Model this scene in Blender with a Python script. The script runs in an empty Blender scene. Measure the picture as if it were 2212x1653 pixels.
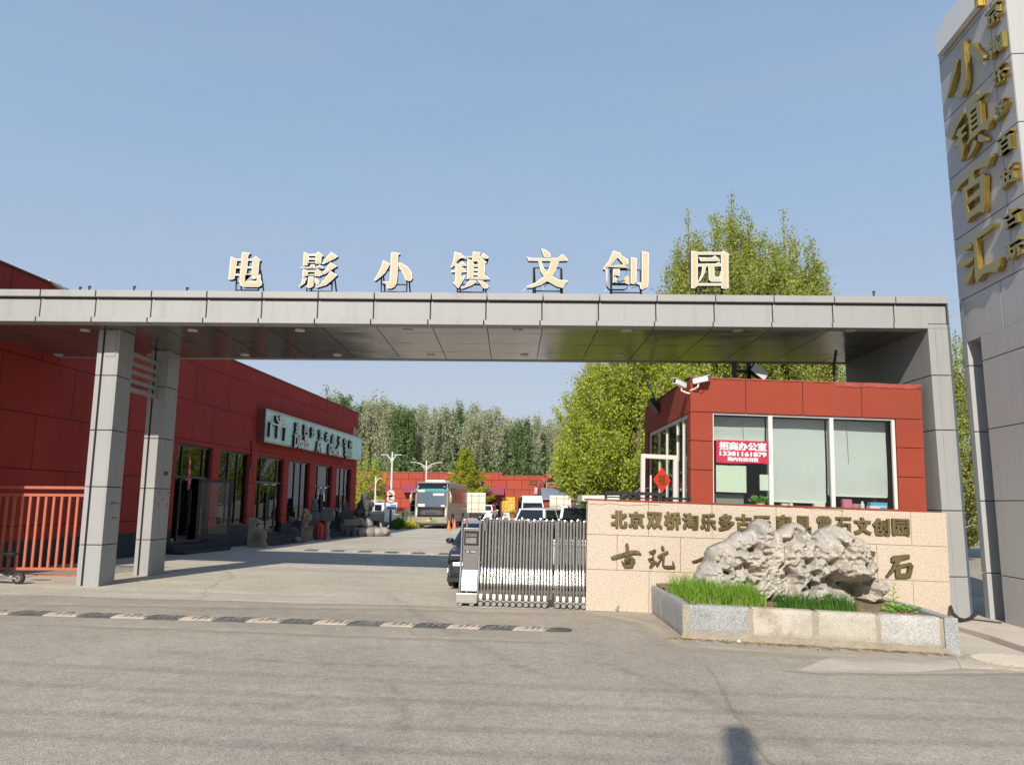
import bpy, bmesh, math, random
import numpy as np
from mathutils import Matrix, Vector, noise as mnoise

# ---------------------------------------------------------------- camera, sky, sun, exposure
SC = bpy.context.scene
COL = SC.collection
FPX, CX, CY = 1660.0, 1106.0, 826.5          # focal length and centre on a 2212 px wide picture
PITCH = math.atan(259 / 1660); ROLL = math.atan(.008); EYE = 1.95
_R0 = Vector((1, 0, 0)); _F = Vector((0, math.cos(PITCH), math.sin(PITCH))); _U0 = Vector((0, -math.sin(PITCH), math.cos(PITCH)))
_R = _R0 * math.cos(ROLL) + _U0 * math.sin(ROLL); _U = _U0 * math.cos(ROLL) - _R0 * math.sin(ROLL)
CAM = Vector((0, 0, EYE))
cd = bpy.data.cameras.new('camera'); cam = bpy.data.objects.new('camera', cd); COL.objects.link(cam)
cd.sensor_width = 36; cd.lens = 36 * FPX / 2212; cd.clip_end = 2000; cd.clip_start = .1
cam.matrix_world = Matrix(((_R.x, _U.x, -_F.x, 0), (_R.y, _U.y, -_F.y, 0), (_R.z, _U.z, -_F.z, EYE), (0, 0, 0, 1)))
SC.camera = cam
SUN_EL = math.radians(33.5); SUN_AZ = math.atan2(-.24, -1)       # direction TO the sun, behind the camera and a little to the left
W = bpy.data.worlds.new('World'); SC.world = W; W.use_nodes = True
nt = W.node_tree; nt.nodes.clear()
sky = nt.nodes.new('ShaderNodeTexSky'); sky.sky_type = 'NISHITA'; sky.sun_disc = False
sky.sun_elevation = SUN_EL; sky.sun_rotation = SUN_AZ; sky.air_density = 1.0; sky.dust_density = 1.6; sky.ozone_density = 1.6; sky.altitude = 50
bg = nt.nodes.new('ShaderNodeBackground'); bg.inputs['Strength'].default_value = .115
wo = nt.nodes.new('ShaderNodeOutputWorld')
tcw = nt.nodes.new('ShaderNodeTexCoord'); sep = nt.nodes.new('ShaderNodeSeparateXYZ'); rmp = nt.nodes.new('ShaderNodeValToRGB')
nt.links.new(tcw.outputs['Generated'], sep.inputs[0]); nt.links.new(sep.outputs[2], rmp.inputs[0])
el = rmp.color_ramp.elements; el[0].position = 0; el[0].color = (.455, .495, .58, 1); el[1].position = 1; el[1].color = (.10, .20, .42, 1)
for ps, c in ((.10, (.435, .475, .56)), (.22, (.365, .445, .575)), (.36, (.305, .42, .58)), (.58, (.235, .35, .535))): e = el.new(ps); e.color = (*c, 1)
hzb = nt.nodes.new('ShaderNodeBackground'); hzb.inputs['Strength'].default_value = 1.0; mpw = nt.nodes.new('ShaderNodeMapping'); mpw.inputs['Scale'].default_value = (1.2, 1.2, 5); nt.links.new(tcw.outputs['Generated'], mpw.inputs[0])
nzw = nt.nodes.new('ShaderNodeTexNoise'); nzw.inputs['Scale'].default_value = 1.6; nzw.inputs['Detail'].default_value = 7; nzw.inputs['Roughness'].default_value = .6; nt.links.new(mpw.outputs[0], nzw.inputs['Vector'])
mrw = nt.nodes.new('ShaderNodeMapRange'); mrw.inputs['From Min'].default_value = .45; mrw.inputs['From Max'].default_value = .75; mrw.inputs['To Max'].default_value = .16; nt.links.new(nzw.outputs['Fac'], mrw.inputs['Value'])
cmw = nt.nodes.new('ShaderNodeMix'); cmw.data_type = 'RGBA'; nt.links.new(mrw.outputs[0], cmw.inputs[0]); nt.links.new(rmp.outputs[0], cmw.inputs[6]); cmw.inputs[7].default_value = (.47, .50, .57, 1)   # thin uneven haze
nt.links.new(cmw.outputs[2], hzb.inputs[0])
mxw = nt.nodes.new('ShaderNodeMixShader'); mxw.inputs[0].default_value = .85      # hazy spring sky over the clear one
nt.links.new(sky.outputs[0], bg.inputs[0]); nt.links.new(bg.outputs[0], mxw.inputs[1]); nt.links.new(hzb.outputs[0], mxw.inputs[2]); nt.links.new(mxw.outputs[0], wo.inputs[0])
sl = bpy.data.lights.new('sun', 'SUN'); sl.energy = 4.6; sl.angle = math.radians(.53); sl.color = (1, .93, .82)
so = bpy.data.objects.new('sun', sl); COL.objects.link(so)
ts = Vector((math.sin(SUN_AZ) * math.cos(SUN_EL), math.cos(SUN_AZ) * math.cos(SUN_EL), math.sin(SUN_EL)))
so.rotation_euler = ts.to_track_quat('Z', 'Y').to_euler(); so.location = ts * 60
SC.view_settings.view_transform = 'Standard'; SC.view_settings.look = 'None'; SC.view_settings.gamma = 1
SC.view_settings.exposure = .3
SC.cycles.max_bounces = 6; SC.cycles.transparent_max_bounces = 12

# ---------------------------------------------------------------- helpers
RNG = random.Random(7)
def ray(px, py): return _R * ((px - CX) / FPX) + _U * ((CY - py) / FPX) + _F
def at(px, py, Y):
    d = ray(px, py); return CAM + d * (Y / d.y)
SLOPE = .027
def gz(x, y):
    f = 1.0 if y <= 20 else max(0.0, 1 - (y - 20) / 30)
    return -SLOPE * max(-16, min(16, x)) * f
def gnd(px, py):
    d = ray(px, py); z = 0
    for _ in range(40):
        P = CAM + d * ((z - EYE) / d.z); z = gz(P.x, P.y)
    return P
class Fr:
    def __init__(s, loc, rz=0, ry=0):
        s.M = Matrix.Translation(loc) @ Matrix.Rotation(rz, 4, 'Z') @ Matrix.Rotation(ry, 4, 'Y'); s.I = s.M.inverted()
    def h(s, px, py, off=0):
        o = s.I @ CAM; d = s.I.to_3x3() @ ray(px, py); P = o + d * ((off - o.y) / d.y); return (P.x, P.z)
    def sub(s, x, y, z): return s.M @ Matrix.Translation((x, y, z))
def sock(n, k): return n.inputs[k]
MATS = {}
def mat(name, col, rough=.7, metal=0.0, var=0.0, vs=2.0, fine=0.0, fs=60.0, bump=0.0, bs=40.0, spec=.5, coat=0.0, brick=None, tint=None, stain=None, streak=None):
    if name in MATS: return MATS[name]
    m = bpy.data.materials.new(name); m.use_nodes = True; t = m.node_tree; N = t.nodes; L = t.links
    b = N['Principled BSDF']; b.inputs['Roughness'].default_value = rough; b.inputs['Metallic'].default_value = metal
    b.inputs['Specular IOR Level'].default_value = spec; b.inputs['Coat Weight'].default_value = coat; b.inputs['Coat Roughness'].default_value = .05
    tc = N.new('ShaderNodeTexCoord'); obj = tc.outputs['Object']
    rgb = N.new('ShaderNodeRGB'); rgb.outputs[0].default_value = (*col, 1); c = rgb.outputs[0]
    if brick:
        w, h, ms, mc, off = brick
        sx = N.new('ShaderNodeSeparateXYZ'); cx = N.new('ShaderNodeCombineXYZ'); L.new(obj, sx.inputs[0]); L.new(sx.outputs[0], cx.inputs[0]); L.new(sx.outputs[2], cx.inputs[1])
        bt = N.new('ShaderNodeTexBrick'); L.new(cx.outputs[0], bt.inputs['Vector']); bt.offset = off
        bt.inputs['Scale'].default_value = 1; bt.inputs['Brick Width'].default_value = w; bt.inputs['Row Height'].default_value = h; bt.inputs['Mortar Size'].default_value = ms; bt.inputs['Mortar Smooth'].default_value = .1
        bt.inputs['Color1'].default_value = (*[x * 1.04 for x in col], 1); bt.inputs['Color2'].default_value = (*[x * .95 for x in col], 1); bt.inputs['Mortar'].default_value = (*mc, 1); bt.inputs['Bias'].default_value = 0
        c = bt.outputs['Color']
    def noise(scale, det=4, ro=.6, vec=None):
        n = N.new('ShaderNodeTexNoise'); n.inputs['Scale'].default_value = scale; n.inputs['Detail'].default_value = det; n.inputs['Roughness'].default_value = ro
        L.new(vec or obj, n.inputs['Vector']); return n.outputs['Fac']
    def scale_by(c, fac, amt):
        mr = N.new('ShaderNodeMapRange'); mr.inputs['From Min'].default_value = .25; mr.inputs['From Max'].default_value = .75; mr.inputs['To Min'].default_value = 1 - amt; mr.inputs['To Max'].default_value = 1 + amt
        L.new(fac, mr.inputs['Value']); v = N.new('ShaderNodeVectorMath'); v.operation = 'SCALE'; L.new(c, v.inputs[0]); L.new(mr.outputs[0], v.inputs['Scale']); return v.outputs[0]
    def mixto(c, fac, lo, hi, col2, amt=1):
        mr = N.new('ShaderNodeMapRange'); mr.inputs['From Min'].default_value = lo; mr.inputs['From Max'].default_value = hi; mr.inputs['To Max'].default_value = amt; L.new(fac, mr.inputs['Value'])
        mx = N.new('ShaderNodeMix'); mx.data_type = 'RGBA'; L.new(mr.outputs[0], mx.inputs[0]); L.new(c, mx.inputs[6]); mx.inputs[7].default_value = (*col2, 1); return mx.outputs[2]
    if tint: c = mixto(c, noise(tint[1], 5), .42, .62, tint[0], tint[2])
    if stain: c = mixto(c, noise(stain[1], 6, .65), .55, .72, stain[0], stain[2])
    if streak:
        mp = N.new('ShaderNodeMapping'); mp.inputs['Scale'].default_value = streak[1]; L.new(obj, mp.inputs[0]); c = mixto(c, noise(1, 4, .6, mp.outputs[0]), .52, .75, streak[0], streak[2])
    if var: c = scale_by(c, noise(vs), var)
    if fine: c = scale_by(c, noise(fs, 2, .7), fine)
    L.new(c, b.inputs['Base Color'])
    if bump:
        bp = N.new('ShaderNodeBump'); bp.inputs['Strength'].default_value = bump; bp.inputs['Distance'].default_value = .02; L.new(noise(bs, 4), bp.inputs['Height']); L.new(bp.outputs[0], b.inputs['Normal'])
    MATS[name] = m; return m
def glass_mat(name, tint=.8, ior=1.5, rough=.01):
    m = bpy.data.materials.new(name); m.use_nodes = True; t = m.node_tree; N = t.nodes; L = t.links; N.remove(N['Principled BSDF'])
    fr = N.new('ShaderNodeFresnel'); fr.inputs[0].default_value = ior
    a = N.new('ShaderNodeBsdfTransparent'); a.inputs[0].default_value = (tint * .95, tint, tint * .98, 1)
    g = N.new('ShaderNodeBsdfGlossy'); g.inputs['Roughness'].default_value = rough
    mx = N.new('ShaderNodeMixShader'); L.new(fr.outputs[0], mx.inputs[0]); L.new(a.outputs[0], mx.inputs[1]); L.new(g.outputs[0], mx.inputs[2]); L.new(mx.outputs[0], N['Material Output'].inputs[0]); return m
def leaf_mat(name, c1, c2, trans=.35):
    m = bpy.data.materials.new(name); m.use_nodes = True; t = m.node_tree; N = t.nodes; L = t.links; b = N['Principled BSDF']; b.inputs['Roughness'].default_value = .6; b.inputs['Specular IOR Level'].default_value = .25
    g = N.new('ShaderNodeNewGeometry'); r = N.new('ShaderNodeValToRGB'); r.color_ramp.elements[0].color = (*c1, 1); r.color_ramp.elements[1].color = (*c2, 1)
    L.new(g.outputs['Random Per Island'], r.inputs[0]); L.new(r.outputs[0], b.inputs['Base Color'])
    tr = N.new('ShaderNodeBsdfTranslucent'); L.new(r.outputs[0], tr.inputs[0]); mx = N.new('ShaderNodeMixShader'); mx.inputs[0].default_value = trans
    L.new(b.outputs[0], mx.inputs[1]); L.new(tr.outputs[0], mx.inputs[2]); L.new(mx.outputs[0], N['Material Output'].inputs[0]); return m
class MB:
    def __init__(s): s.v = []; s.f = []
    def add(s, vs, fs, M=None):
        o = len(s.v); s.v += [tuple(M @ Vector(p)) for p in vs] if M else [tuple(p) for p in vs]; s.f += [tuple(i + o for i in f) for f in fs]; return s
    def box(s, x0, x1, y0, y1, z0, z1, M=None):
        x0, x1 = sorted((x0, x1)); y0, y1 = sorted((y0, y1)); z0, z1 = sorted((z0, z1))
        return s.add([(x0, y0, z0), (x1, y0, z0), (x1, y1, z0), (x0, y1, z0), (x0, y0, z1), (x1, y0, z1), (x1, y1, z1), (x0, y1, z1)], [(0, 3, 2, 1), (4, 5, 6, 7), (0, 1, 5, 4), (1, 2, 6, 5), (2, 3, 7, 6), (3, 0, 4, 7)], M)
    def prism(s, poly, y0, y1, M=None):
        a = sum(poly[i][0] * poly[(i + 1) % len(poly)][1] - poly[(i + 1) % len(poly)][0] * poly[i][1] for i in range(len(poly)))
        if a < 0: poly = poly[::-1]
        n = len(poly); vs = [(x, y0, z) for x, z in poly] + [(x, y1, z) for x, z in poly]
        return s.add(vs, [tuple(range(n)), tuple(range(2 * n - 1, n - 1, -1))] + [(i, i + n, (i + 1) % n + n, (i + 1) % n) for i in range(n)], M)
    def prism_z(s, poly, z0, z1, M=None):
        a = sum(poly[i][0] * poly[(i + 1) % len(poly)][1] - poly[(i + 1) % len(poly)][0] * poly[i][1] for i in range(len(poly)))
        if a < 0: poly = poly[::-1]
        n = len(poly); f0 = z0 if callable(z0) else (lambda x, y: z0); f1 = z1 if callable(z1) else (lambda x, y: z1)
        vs = [(x, y, f0(x, y)) for x, y in poly] + [(x, y, f1(x, y)) for x, y in poly]
        return s.add(vs, [tuple(range(n - 1, -1, -1)), tuple(range(n, 2 * n))] + [(i, (i + 1) % n, (i + 1) % n + n, i + n) for i in range(n)], M)
    def tube(s, pts, r, n=8, M=None):
        pts = [Vector(p) for p in pts]; rs = r if isinstance(r, (list, tuple)) else [r] * len(pts); vs = []; fs = []
        for i, p in enumerate(pts):
            d = (pts[min(i + 1, len(pts) - 1)] - pts[max(i - 1, 0)]).normalized(); a = d.orthogonal().normalized() if i == 0 else (a - d * a.dot(d)).normalized(); b = d.cross(a)
            vs += [p + (a * math.cos(2 * math.pi * k / n) + b * math.sin(2 * math.pi * k / n)) * rs[i] for k in range(n)]
        for i in range(len(pts) - 1):
            for k in range(n): fs.append((i * n + k, i * n + (k + 1) % n, (i + 1) * n + (k + 1) % n, (i + 1) * n + k))
        fs += [tuple(range(n - 1, -1, -1)), tuple(range((len(pts) - 1) * n, len(pts) * n))]
        return s.add(vs, fs, M)
    def ell(s, c, r, seg=12, M=None):
        vs = []; fs = []; R = seg // 2
        for i in range(R + 1):
            t = math.pi * i / R
            for k in range(seg):
                p = 2 * math.pi * k / seg; vs.append((c[0] + r[0] * math.sin(t) * math.cos(p), c[1] + r[1] * math.sin(t) * math.sin(p), c[2] + r[2] * math.cos(t)))
        for i in range(R):
            for k in range(seg): fs.append((i * seg + k, (i + 1) * seg + k, (i + 1) * seg + (k + 1) % seg, i * seg + (k + 1) % seg))
        return s.add(vs, fs, M)
    def build(s, name, m, parent=None, smooth=False, bevel=0, world=None):
        me = bpy.data.meshes.new(name); me.from_pydata(s.v, [], s.f); me.materials.append(m)
        if smooth:
            me.polygons.foreach_set('use_smooth', [True] * len(me.polygons))
            try: me.set_sharp_from_angle(angle=math.radians(40))
            except Exception: pass
        o = bpy.data.objects.new(name, me); COL.objects.link(o)
        if parent: o.parent = parent
        if world: o.matrix_world = world
        if bevel:
            b = o.modifiers.new('edges', 'BEVEL'); b.width = bevel; b.segments = 2; b.limit_method = 'ANGLE'
        return o
def tag(o, label, cat, group=None):
    o['label'] = label; o['category'] = cat
    if group: o['group'] = group
    return o
def thing(name, label, cat, M, group=None):
    o = bpy.data.objects.new(name, None); COL.objects.link(o); o.empty_display_size = .3
    o.matrix_world = M.M if isinstance(M, Fr) else (M if isinstance(M, Matrix) else Matrix.Translation(M)); return tag(o, label, cat, group)
def kind(o, k): o['kind'] = k; return o
def dup(root, M, label, group=None):
    def cp(o, par):
        c = o.copy(); COL.objects.link(c); c.parent = par
        for ch in kids.get(o, ()): cp(ch, c)
        return c
    kids = {}
    def walk(o):
        kids[o] = list(o.children)
        for c in kids[o]: walk(c)
    walk(root); r = cp(root, None); r.matrix_world = M; r['label'] = label
    if group: r['group'] = group
    return r
def curve_loops(loops, depth, offset=0.0):
    c = bpy.data.curves.new('outline', 'CURVE'); c.dimensions = '2D'; c.fill_mode = 'BOTH'; c.extrude = depth / 2; c.offset = offset
    for Lp in loops:
        sp = c.splines.new('POLY'); sp.points.add(len(Lp) - 1)
        for p, q in zip(sp.points, Lp): p.co = (q[0], q[1], 0, 1)
        sp.use_cyclic_u = True
    return _take(c)
def _take(c):
    o = bpy.data.objects.new('outline', c); m = bpy.data.meshes.new_from_object(o)
    vs = [tuple(v.co) for v in m.vertices]; fs = [tuple(p.vertices) for p in m.polygons]
    bpy.data.objects.remove(o); bpy.data.curves.remove(c); bpy.data.meshes.remove(m); return vs, fs
def put_loops(mb, loops, y_front, depth, offset=0.0, M=None):
    vs, fs = curve_loops(loops, depth, offset); return mb.add([(a, y_front + depth / 2 - c, b) for a, b, c in vs], fs, M)
def put_text(mb, text, x0, x1, z0, z1, y_front, depth, bold=.02, M=None, shear=0.0):
    c = bpy.data.curves.new('outline', 'FONT'); c.body = text; c.extrude = .5; c.offset = .004; c.resolution_u = 2; vs, fs = _take(c)
    a0 = min(v[0] for v in vs); a1 = max(v[0] for v in vs); b0 = min(v[1] for v in vs); b1 = max(v[1] for v in vs)
    b = max(0.0, bold) * 1.15; a0 -= b; a1 += b; b0 -= b; b1 += b
    for i, (sx_, sy_) in enumerate(((0, 0), (b, b * .6), (-b, b * .6), (b, -b * .6), (-b, -b * .6)) if b > .006 else ((0, 0),)):
        out = []
        for a, e, d in vs:
            u = (a + sx_ - a0) / (a1 - a0); w = (e + sy_ - b0) / (b1 - b0); out.append((x0 + (x1 - x0) * u, y_front + .0006 * i + depth * (.5 - d), z0 + (z1 - z0) * w + shear * (u - .5) * (x1 - x0)))
        mb.add(out, fs, M)
    return mb
def rects_wall(mb, u0, u1, v0, v1, holes, reveal):
    """front sheet at y=0 with openings and their reveals"""
    us = sorted({u0, u1, *[h[0] for h in holes], *[h[1] for h in holes]}); vs = sorted({v0, v1, *[h[2] for h in holes], *[h[3] for h in holes]})
    for i in range(len(us) - 1):
        for j in range(len(vs) - 1):
            cu, cv = (us[i] + us[i + 1]) / 2, (vs[j] + vs[j + 1]) / 2
            if any(h[0] < cu < h[1] and h[2] < cv < h[3] for h in holes): continue
            mb.add([(us[i], 0, vs[j]), (us[i + 1], 0, vs[j]), (us[i + 1], 0, vs[j + 1]), (us[i], 0, vs[j + 1])], [(0, 1, 2, 3)])
    for a, b, c, d in holes:
        mb.add([(a, 0, c), (b, 0, c), (b, 0, d), (a, 0, d), (a, reveal, c), (b, reveal, c), (b, reveal, d), (a, reveal, d)], [(0, 4, 5, 1), (1, 5, 6, 2), (2, 6, 7, 3), (3, 7, 4, 0)])

# ---------------------------------------------------------------- materials
M_steel = mat('grey_cladding', (.315, .315, .31), .55, .1, spec=.2, var=.05, vs=.45, fine=.02, fs=200, streak=((.22, .215, .20), (5, 5, .25), .35))
M_steel_shade = mat('shaded_cladding', (.10, .13, .17), .45, .3)  # cladding in recesses, its shade put into a dark blue grey colour
M_soffit = mat('soffit_panel', (.22, .205, .19), .16, .6, var=.08, vs=.8)
M_dark = mat('dark_gap', (.012, .012, .012), .8)
M_black = mat('black_steel', (.018, .018, .02), .45, .2)
M_frame = mat('navy_window_frame', (.014, .018, .028), .35)
M_red = mat('red_render', (.34, .044, .035), .9, spec=.2, var=.08, vs=.5, fine=.10, fs=45, streak=((.20, .03, .026), (1.6, 1.6, .12), .45), bump=.15, bs=60, brick=(2.6, 1.32, .014, (.09, .012, .012), .5))
M_redpanel = mat('red_panel', (.262, .047, .026), .8, spec=.25, var=.08, vs=1.2, fine=.05, fs=80, stain=((.22, .055, .035), .9, .7))  # own red of the gatehouse, ledge and shed
M_redc = mat('red_block_wall', (.33, .065, .042), .9, spec=.2, var=.07, vs=.4, brick=(1.95, 1.2, .03, (.08, .014, .012), .5))
M_plinth = mat('dark_plinth', (.028, .03, .035), .8, var=.15, fine=.3, fs=40)
M_white = mat('white_paint', (.60, .59, .56), .55, spec=.25)
M_offw = mat('offwhite_plastic', (.68, .66, .6), .5, var=.05)
M_cream = mat('cream_acrylic', (.50, .425, .265), .6, spec=.2, var=.02)
M_gold = mat('gold_metal', (.62, .42, .085), .22, .9, var=.1, vs=4)
M_goldf = mat('gold_face', (.36, .29, .12), .35, .75, var=.06, vs=3)
M_bronze = mat('brushed_bronze', (.25, .19, .085), .32, .75, var=.3, vs=5, streak=((.06, .045, .02), (14, 14, .8), .7))
M_granite = mat('pink_granite', (.50, .415, .325), .65, var=.05, vs=.8, stain=((.25, .19, .14), 24, .8), fine=.34, fs=40)
M_stone = mat('grey_stone', (.30, .295, .28), .9, var=.2, vs=2, fine=.35, fs=45, bump=.6, bs=50, tint=((.36, .31, .24), 1.2, .6))
M_carved = mat('carved_grey_stone', (.13, .135, .14), .85, var=.25, vs=3, fine=.3, fs=30, bump=.8, bs=18)
M_carvedb = mat('carved_tan_stone', (.25, .21, .16), .9, var=.25, vs=3, fine=.3, fs=30, bump=.8, bs=18)
M_rock = mat('pale_lake_rock', (.43, .385, .32), .9, var=.2, vs=2.6, fine=.22, fs=26, bump=.9, bs=18, stain=((.17, .13, .085), 3.8, .8), tint=((.36, .345, .325), 1.3, .7))
M_rubber = mat('black_rubber', (.022, .022, .024), .75)
M_chrome = mat('stainless', (.55, .53, .50), .16, 1.0)
M_soil = mat('dry_soil', (.20, .14, .085), .95, var=.3, vs=5, fine=.4, fs=40, bump=.8, bs=30)
M_conc = mat('pale_concrete', (.46, .41, .34), .9, var=.12, vs=1.2, fine=.12, fs=60, bump=.15, bs=40, stain=((.3, .25, .19), 1.5, .6))
M_carw = mat('white_car_paint', (.74, .74, .72), .25, coat=.6)
M_cark = mat('black_car_paint', (.012, .013, .018), .18, coat=.9)
M_carg = mat('dark_tinted_glass', (.012, .016, .024), .06, spec=.8)
M_blue = mat('blue_plate', (.02, .08, .42), .5)
M_redlens = mat('red_lens', (.4, .02, .015), .25)
M_clear = mat('clear_lens', (.34, .35, .37), .25, .2)
M_orange = mat('orange_plastic', (.75, .16, .05), .55)
M_glass = glass_mat('window_glass', .72)
M_glassc = glass_mat('clear_glass', .93, 1.38)
M_bark = mat('grey_brown_bark', (.20, .16, .115), .9, var=.3, vs=6, bump=.6, bs=20)
M_pbark = mat('pale_poplar_bark', (.52, .48, .40), .85, var=.2, vs=3)
def atz(px, py, z):
    d = ray(px, py); return CAM + d * ((z - EYE) / d.z)
# ---------------------------------------------------------------- ground sheets
def lines(a, b, extra): return sorted(set([float(i) for i in range(a, b + 1)] + list(extra)))
def sheet(name, poly_or_grid, m, dz):
    me = bpy.data.meshes.new(name)
    xs, ys = poly_or_grid; vs = [(x, y, gz(x, y) + dz) for y in ys for x in xs]; n = len(xs)
    me.from_pydata(vs, [], [(j * n + i, j * n + i + 1, (j + 1) * n + i + 1, (j + 1) * n + i) for j in range(len(ys) - 1) for i in range(n - 1)])
    me.materials.append(m); o = bpy.data.objects.new(name, me); COL.objects.link(o); return o
def ground_mat(name, c1, c2, c3, crack, light_amt):
    m = bpy.data.materials.new(name); m.use_nodes = True; t = m.node_tree; N = t.nodes; L = t.links; b = N['Principled BSDF']; b.inputs['Roughness'].default_value = .85; b.inputs['Specular IOR Level'].default_value = .35
    o = N.new('ShaderNodeTexCoord').outputs['Object']
    def ns(sc, det=4, ro=.6, vec=o):
        n = N.new('ShaderNodeTexNoise'); n.inputs['Scale'].default_value = sc; n.inputs['Detail'].default_value = det; n.inputs['Roughness'].default_value = ro; L.new(vec, n.inputs['Vector']); return n.outputs['Fac']
    def mr(f, a, bb, c=0, d=1):
        n = N.new('ShaderNodeMapRange'); n.inputs['From Min'].default_value = a; n.inputs['From Max'].default_value = bb; n.inputs['To Min'].default_value = c; n.inputs['To Max'].default_value = d; L.new(f, n.inputs['Value']); return n.outputs[0]
    def mix(f, a, bb, col=False):
        n = N.new('ShaderNodeMix'); n.data_type = 'RGBA'; L.new(f, n.inputs[0])
        for i, q in ((6, a), (7, bb)):
            if isinstance(q, tuple): n.inputs[i].default_value = (*q, 1)
            else: L.new(q, n.inputs[i])
        return n.outputs[2]
    def sc(c, f):
        v = N.new('ShaderNodeVectorMath'); v.operation = 'SCALE'; L.new(c, v.inputs[0]); L.new(f, v.inputs['Scale']); return v.outputs[0]
    base = mix(mr(ns(.35, 5), .38, .64), c1, c2)
    mp = N.new('ShaderNodeMapping'); mp.inputs['Scale'].default_value = (.12, 1.6, 1); L.new(o, mp.inputs[0])
    base = mix(mr(ns(.9, 5, .65, mp.outputs[0]), .5, .72, 0, light_amt), base, c3)
    vo = N.new('ShaderNodeTexVoronoi'); vo.inputs['Scale'].default_value = 80; L.new(o, vo.inputs['Vector'])
    base = sc(base, mr(vo.outputs['Color'], .15, .85, .74, 1.26))
    vo2 = N.new('ShaderNodeTexVoronoi'); vo2.inputs['Scale'].default_value = 24; L.new(o, vo2.inputs['Vector'])
    base = sc(base, mr(vo2.outputs['Color'], .1, .9, .94, 1.06))
    base = sc(base, mr(ns(.55, 6, .7), .54, .72, 1.0, .84)); base = sc(base, mr(ns(6, 3), .3, .7, .92, 1.08)); base = sc(base, mr(ns(1.1, 4), .3, .7, .93, 1.07))
    if crack:
        wv = N.new('ShaderNodeVectorMath'); wv.operation = 'ADD'; n3 = N.new('ShaderNodeTexNoise'); n3.inputs['Scale'].default_value = .7; n3.inputs['Detail'].default_value = 6; L.new(o, n3.inputs['Vector']); L.new(o, wv.inputs[0]); L.new(n3.outputs['Color'], wv.inputs[1])
        vc = N.new('ShaderNodeTexVoronoi'); vc.feature = 'DISTANCE_TO_EDGE'; vc.inputs['Scale'].default_value = crack; L.new(wv.outputs[0], vc.inputs['Vector'])
        base = mix(mr(vc.outputs['Distance'], .0, .005, .3, 0), base, (.06, .05, .04))
    L.new(base, b.inputs['Base Color'])
    bp = N.new('ShaderNodeBump'); bp.inputs['Strength'].default_value = .5; bp.inputs['Distance'].default_value = .012; L.new(vo.outputs['Distance'], bp.inputs['Height']); L.new(bp.outputs[0], b.inputs['Normal']); return m
M_asph = ground_mat('worn_asphalt', (.325, .284, .228), (.385, .338, .272), (.44, .385, .305), 0, .14)
M_yard = ground_mat('yard_concrete', (.42, .38, .305), (.51, .455, .365), (.58, .52, .415), .12, .8)
kind(sheet('ground', ([-400., -120., -40.] + lines(-16, 16, ()) + [40., 120., 400.], [-120., -40., -10.] + lines(0, 52, ()) + [60., 120., 400.]), M_asph, 0), 'structure')
# concrete yard inside the gate: its front edge follows the old road edge
yx = lines(-16, 8, ())
me = bpy.data.meshes.new('yard_pavement'); vs = []; fs = []
front = lambda x: 14.05 + .075 * (x + 10) + .05 * math.sin(x * 2.1) + .03 * math.sin(x * 5.3)
rows = [None] + lines(16, 52, ()) + [60., 110.]
for r in rows:
    for x in yx: y = front(x) if r is None else r; vs.append((x, y, gz(x, y) + .004))
n = len(yx); me.from_pydata(vs, [], [(j * n + i, j * n + i + 1, (j + 1) * n + i + 1, (j + 1) * n + i) for j in range(len(rows) - 1) for i in range(n - 1)])
me.materials.append(M_yard); o = bpy.data.objects.new('yard_pavement', me); COL.objects.link(o); kind(o, 'structure')
# pale cement strip at the kerb and the pavement beside the tower
mb = MB()
for poly in ([(1730, 1446), (1765, 1431), (1800, 1419), (1930, 1424), (2066, 1426), (2074, 1442), (1990, 1450), (1900, 1452), (1800, 1450)], [(2069, 1362), (2300, 1440), (2420, 1490), (2300, 1462), (2212, 1448), (2076, 1442), (2068, 1428)]):
    mb.prism_z([tuple(gnd(*q).xy) for q in poly], lambda x, y: gz(x, y) - .05, lambda x, y: gz(x, y) + .006)
kind(mb.build('pavement', M_conc), 'structure')
mb = MB(); mb.prism_z([tuple(gnd(*q).xy) for q in [(2052, 1342), (2069, 1364), (2140, 1385), (2212, 1410), (2300, 1445)]] + [(16, 11.5), (16, 19), (8.4, 19)], lambda x, y: gz(x, y) - .1, lambda x, y: gz(x, y) + .10)
kind(mb.build('kerb_pavement', M_conc, bevel=.015), 'structure')
# long tar-filled crack in the road
mb = MB(); cp = [(1526, 1438), (1545, 1462), (1560, 1490), (1573, 1520), (1590, 1545), (1612, 1575), (1640, 1620), (1668, 1652)]
g0 = [gnd(*q) for q in cp]
for a, b in zip(g0, g0[1:]):
    w = .014 + .016 * RNG.random(); mb.add([(a.x - w, a.y, gz(a.x, a.y) + .004), (a.x + w, a.y, gz(a.x, a.y) + .004), (b.x + w, b.y, gz(b.x, b.y) + .004), (b.x - w, b.y, gz(b.x, b.y) + .004)], [(0, 1, 2, 3)])
kind(mb.build('road_crack', mat('sandy_crack_fill', (.27, .225, .16), .95, fine=.6, fs=40)), 'structure')

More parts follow.
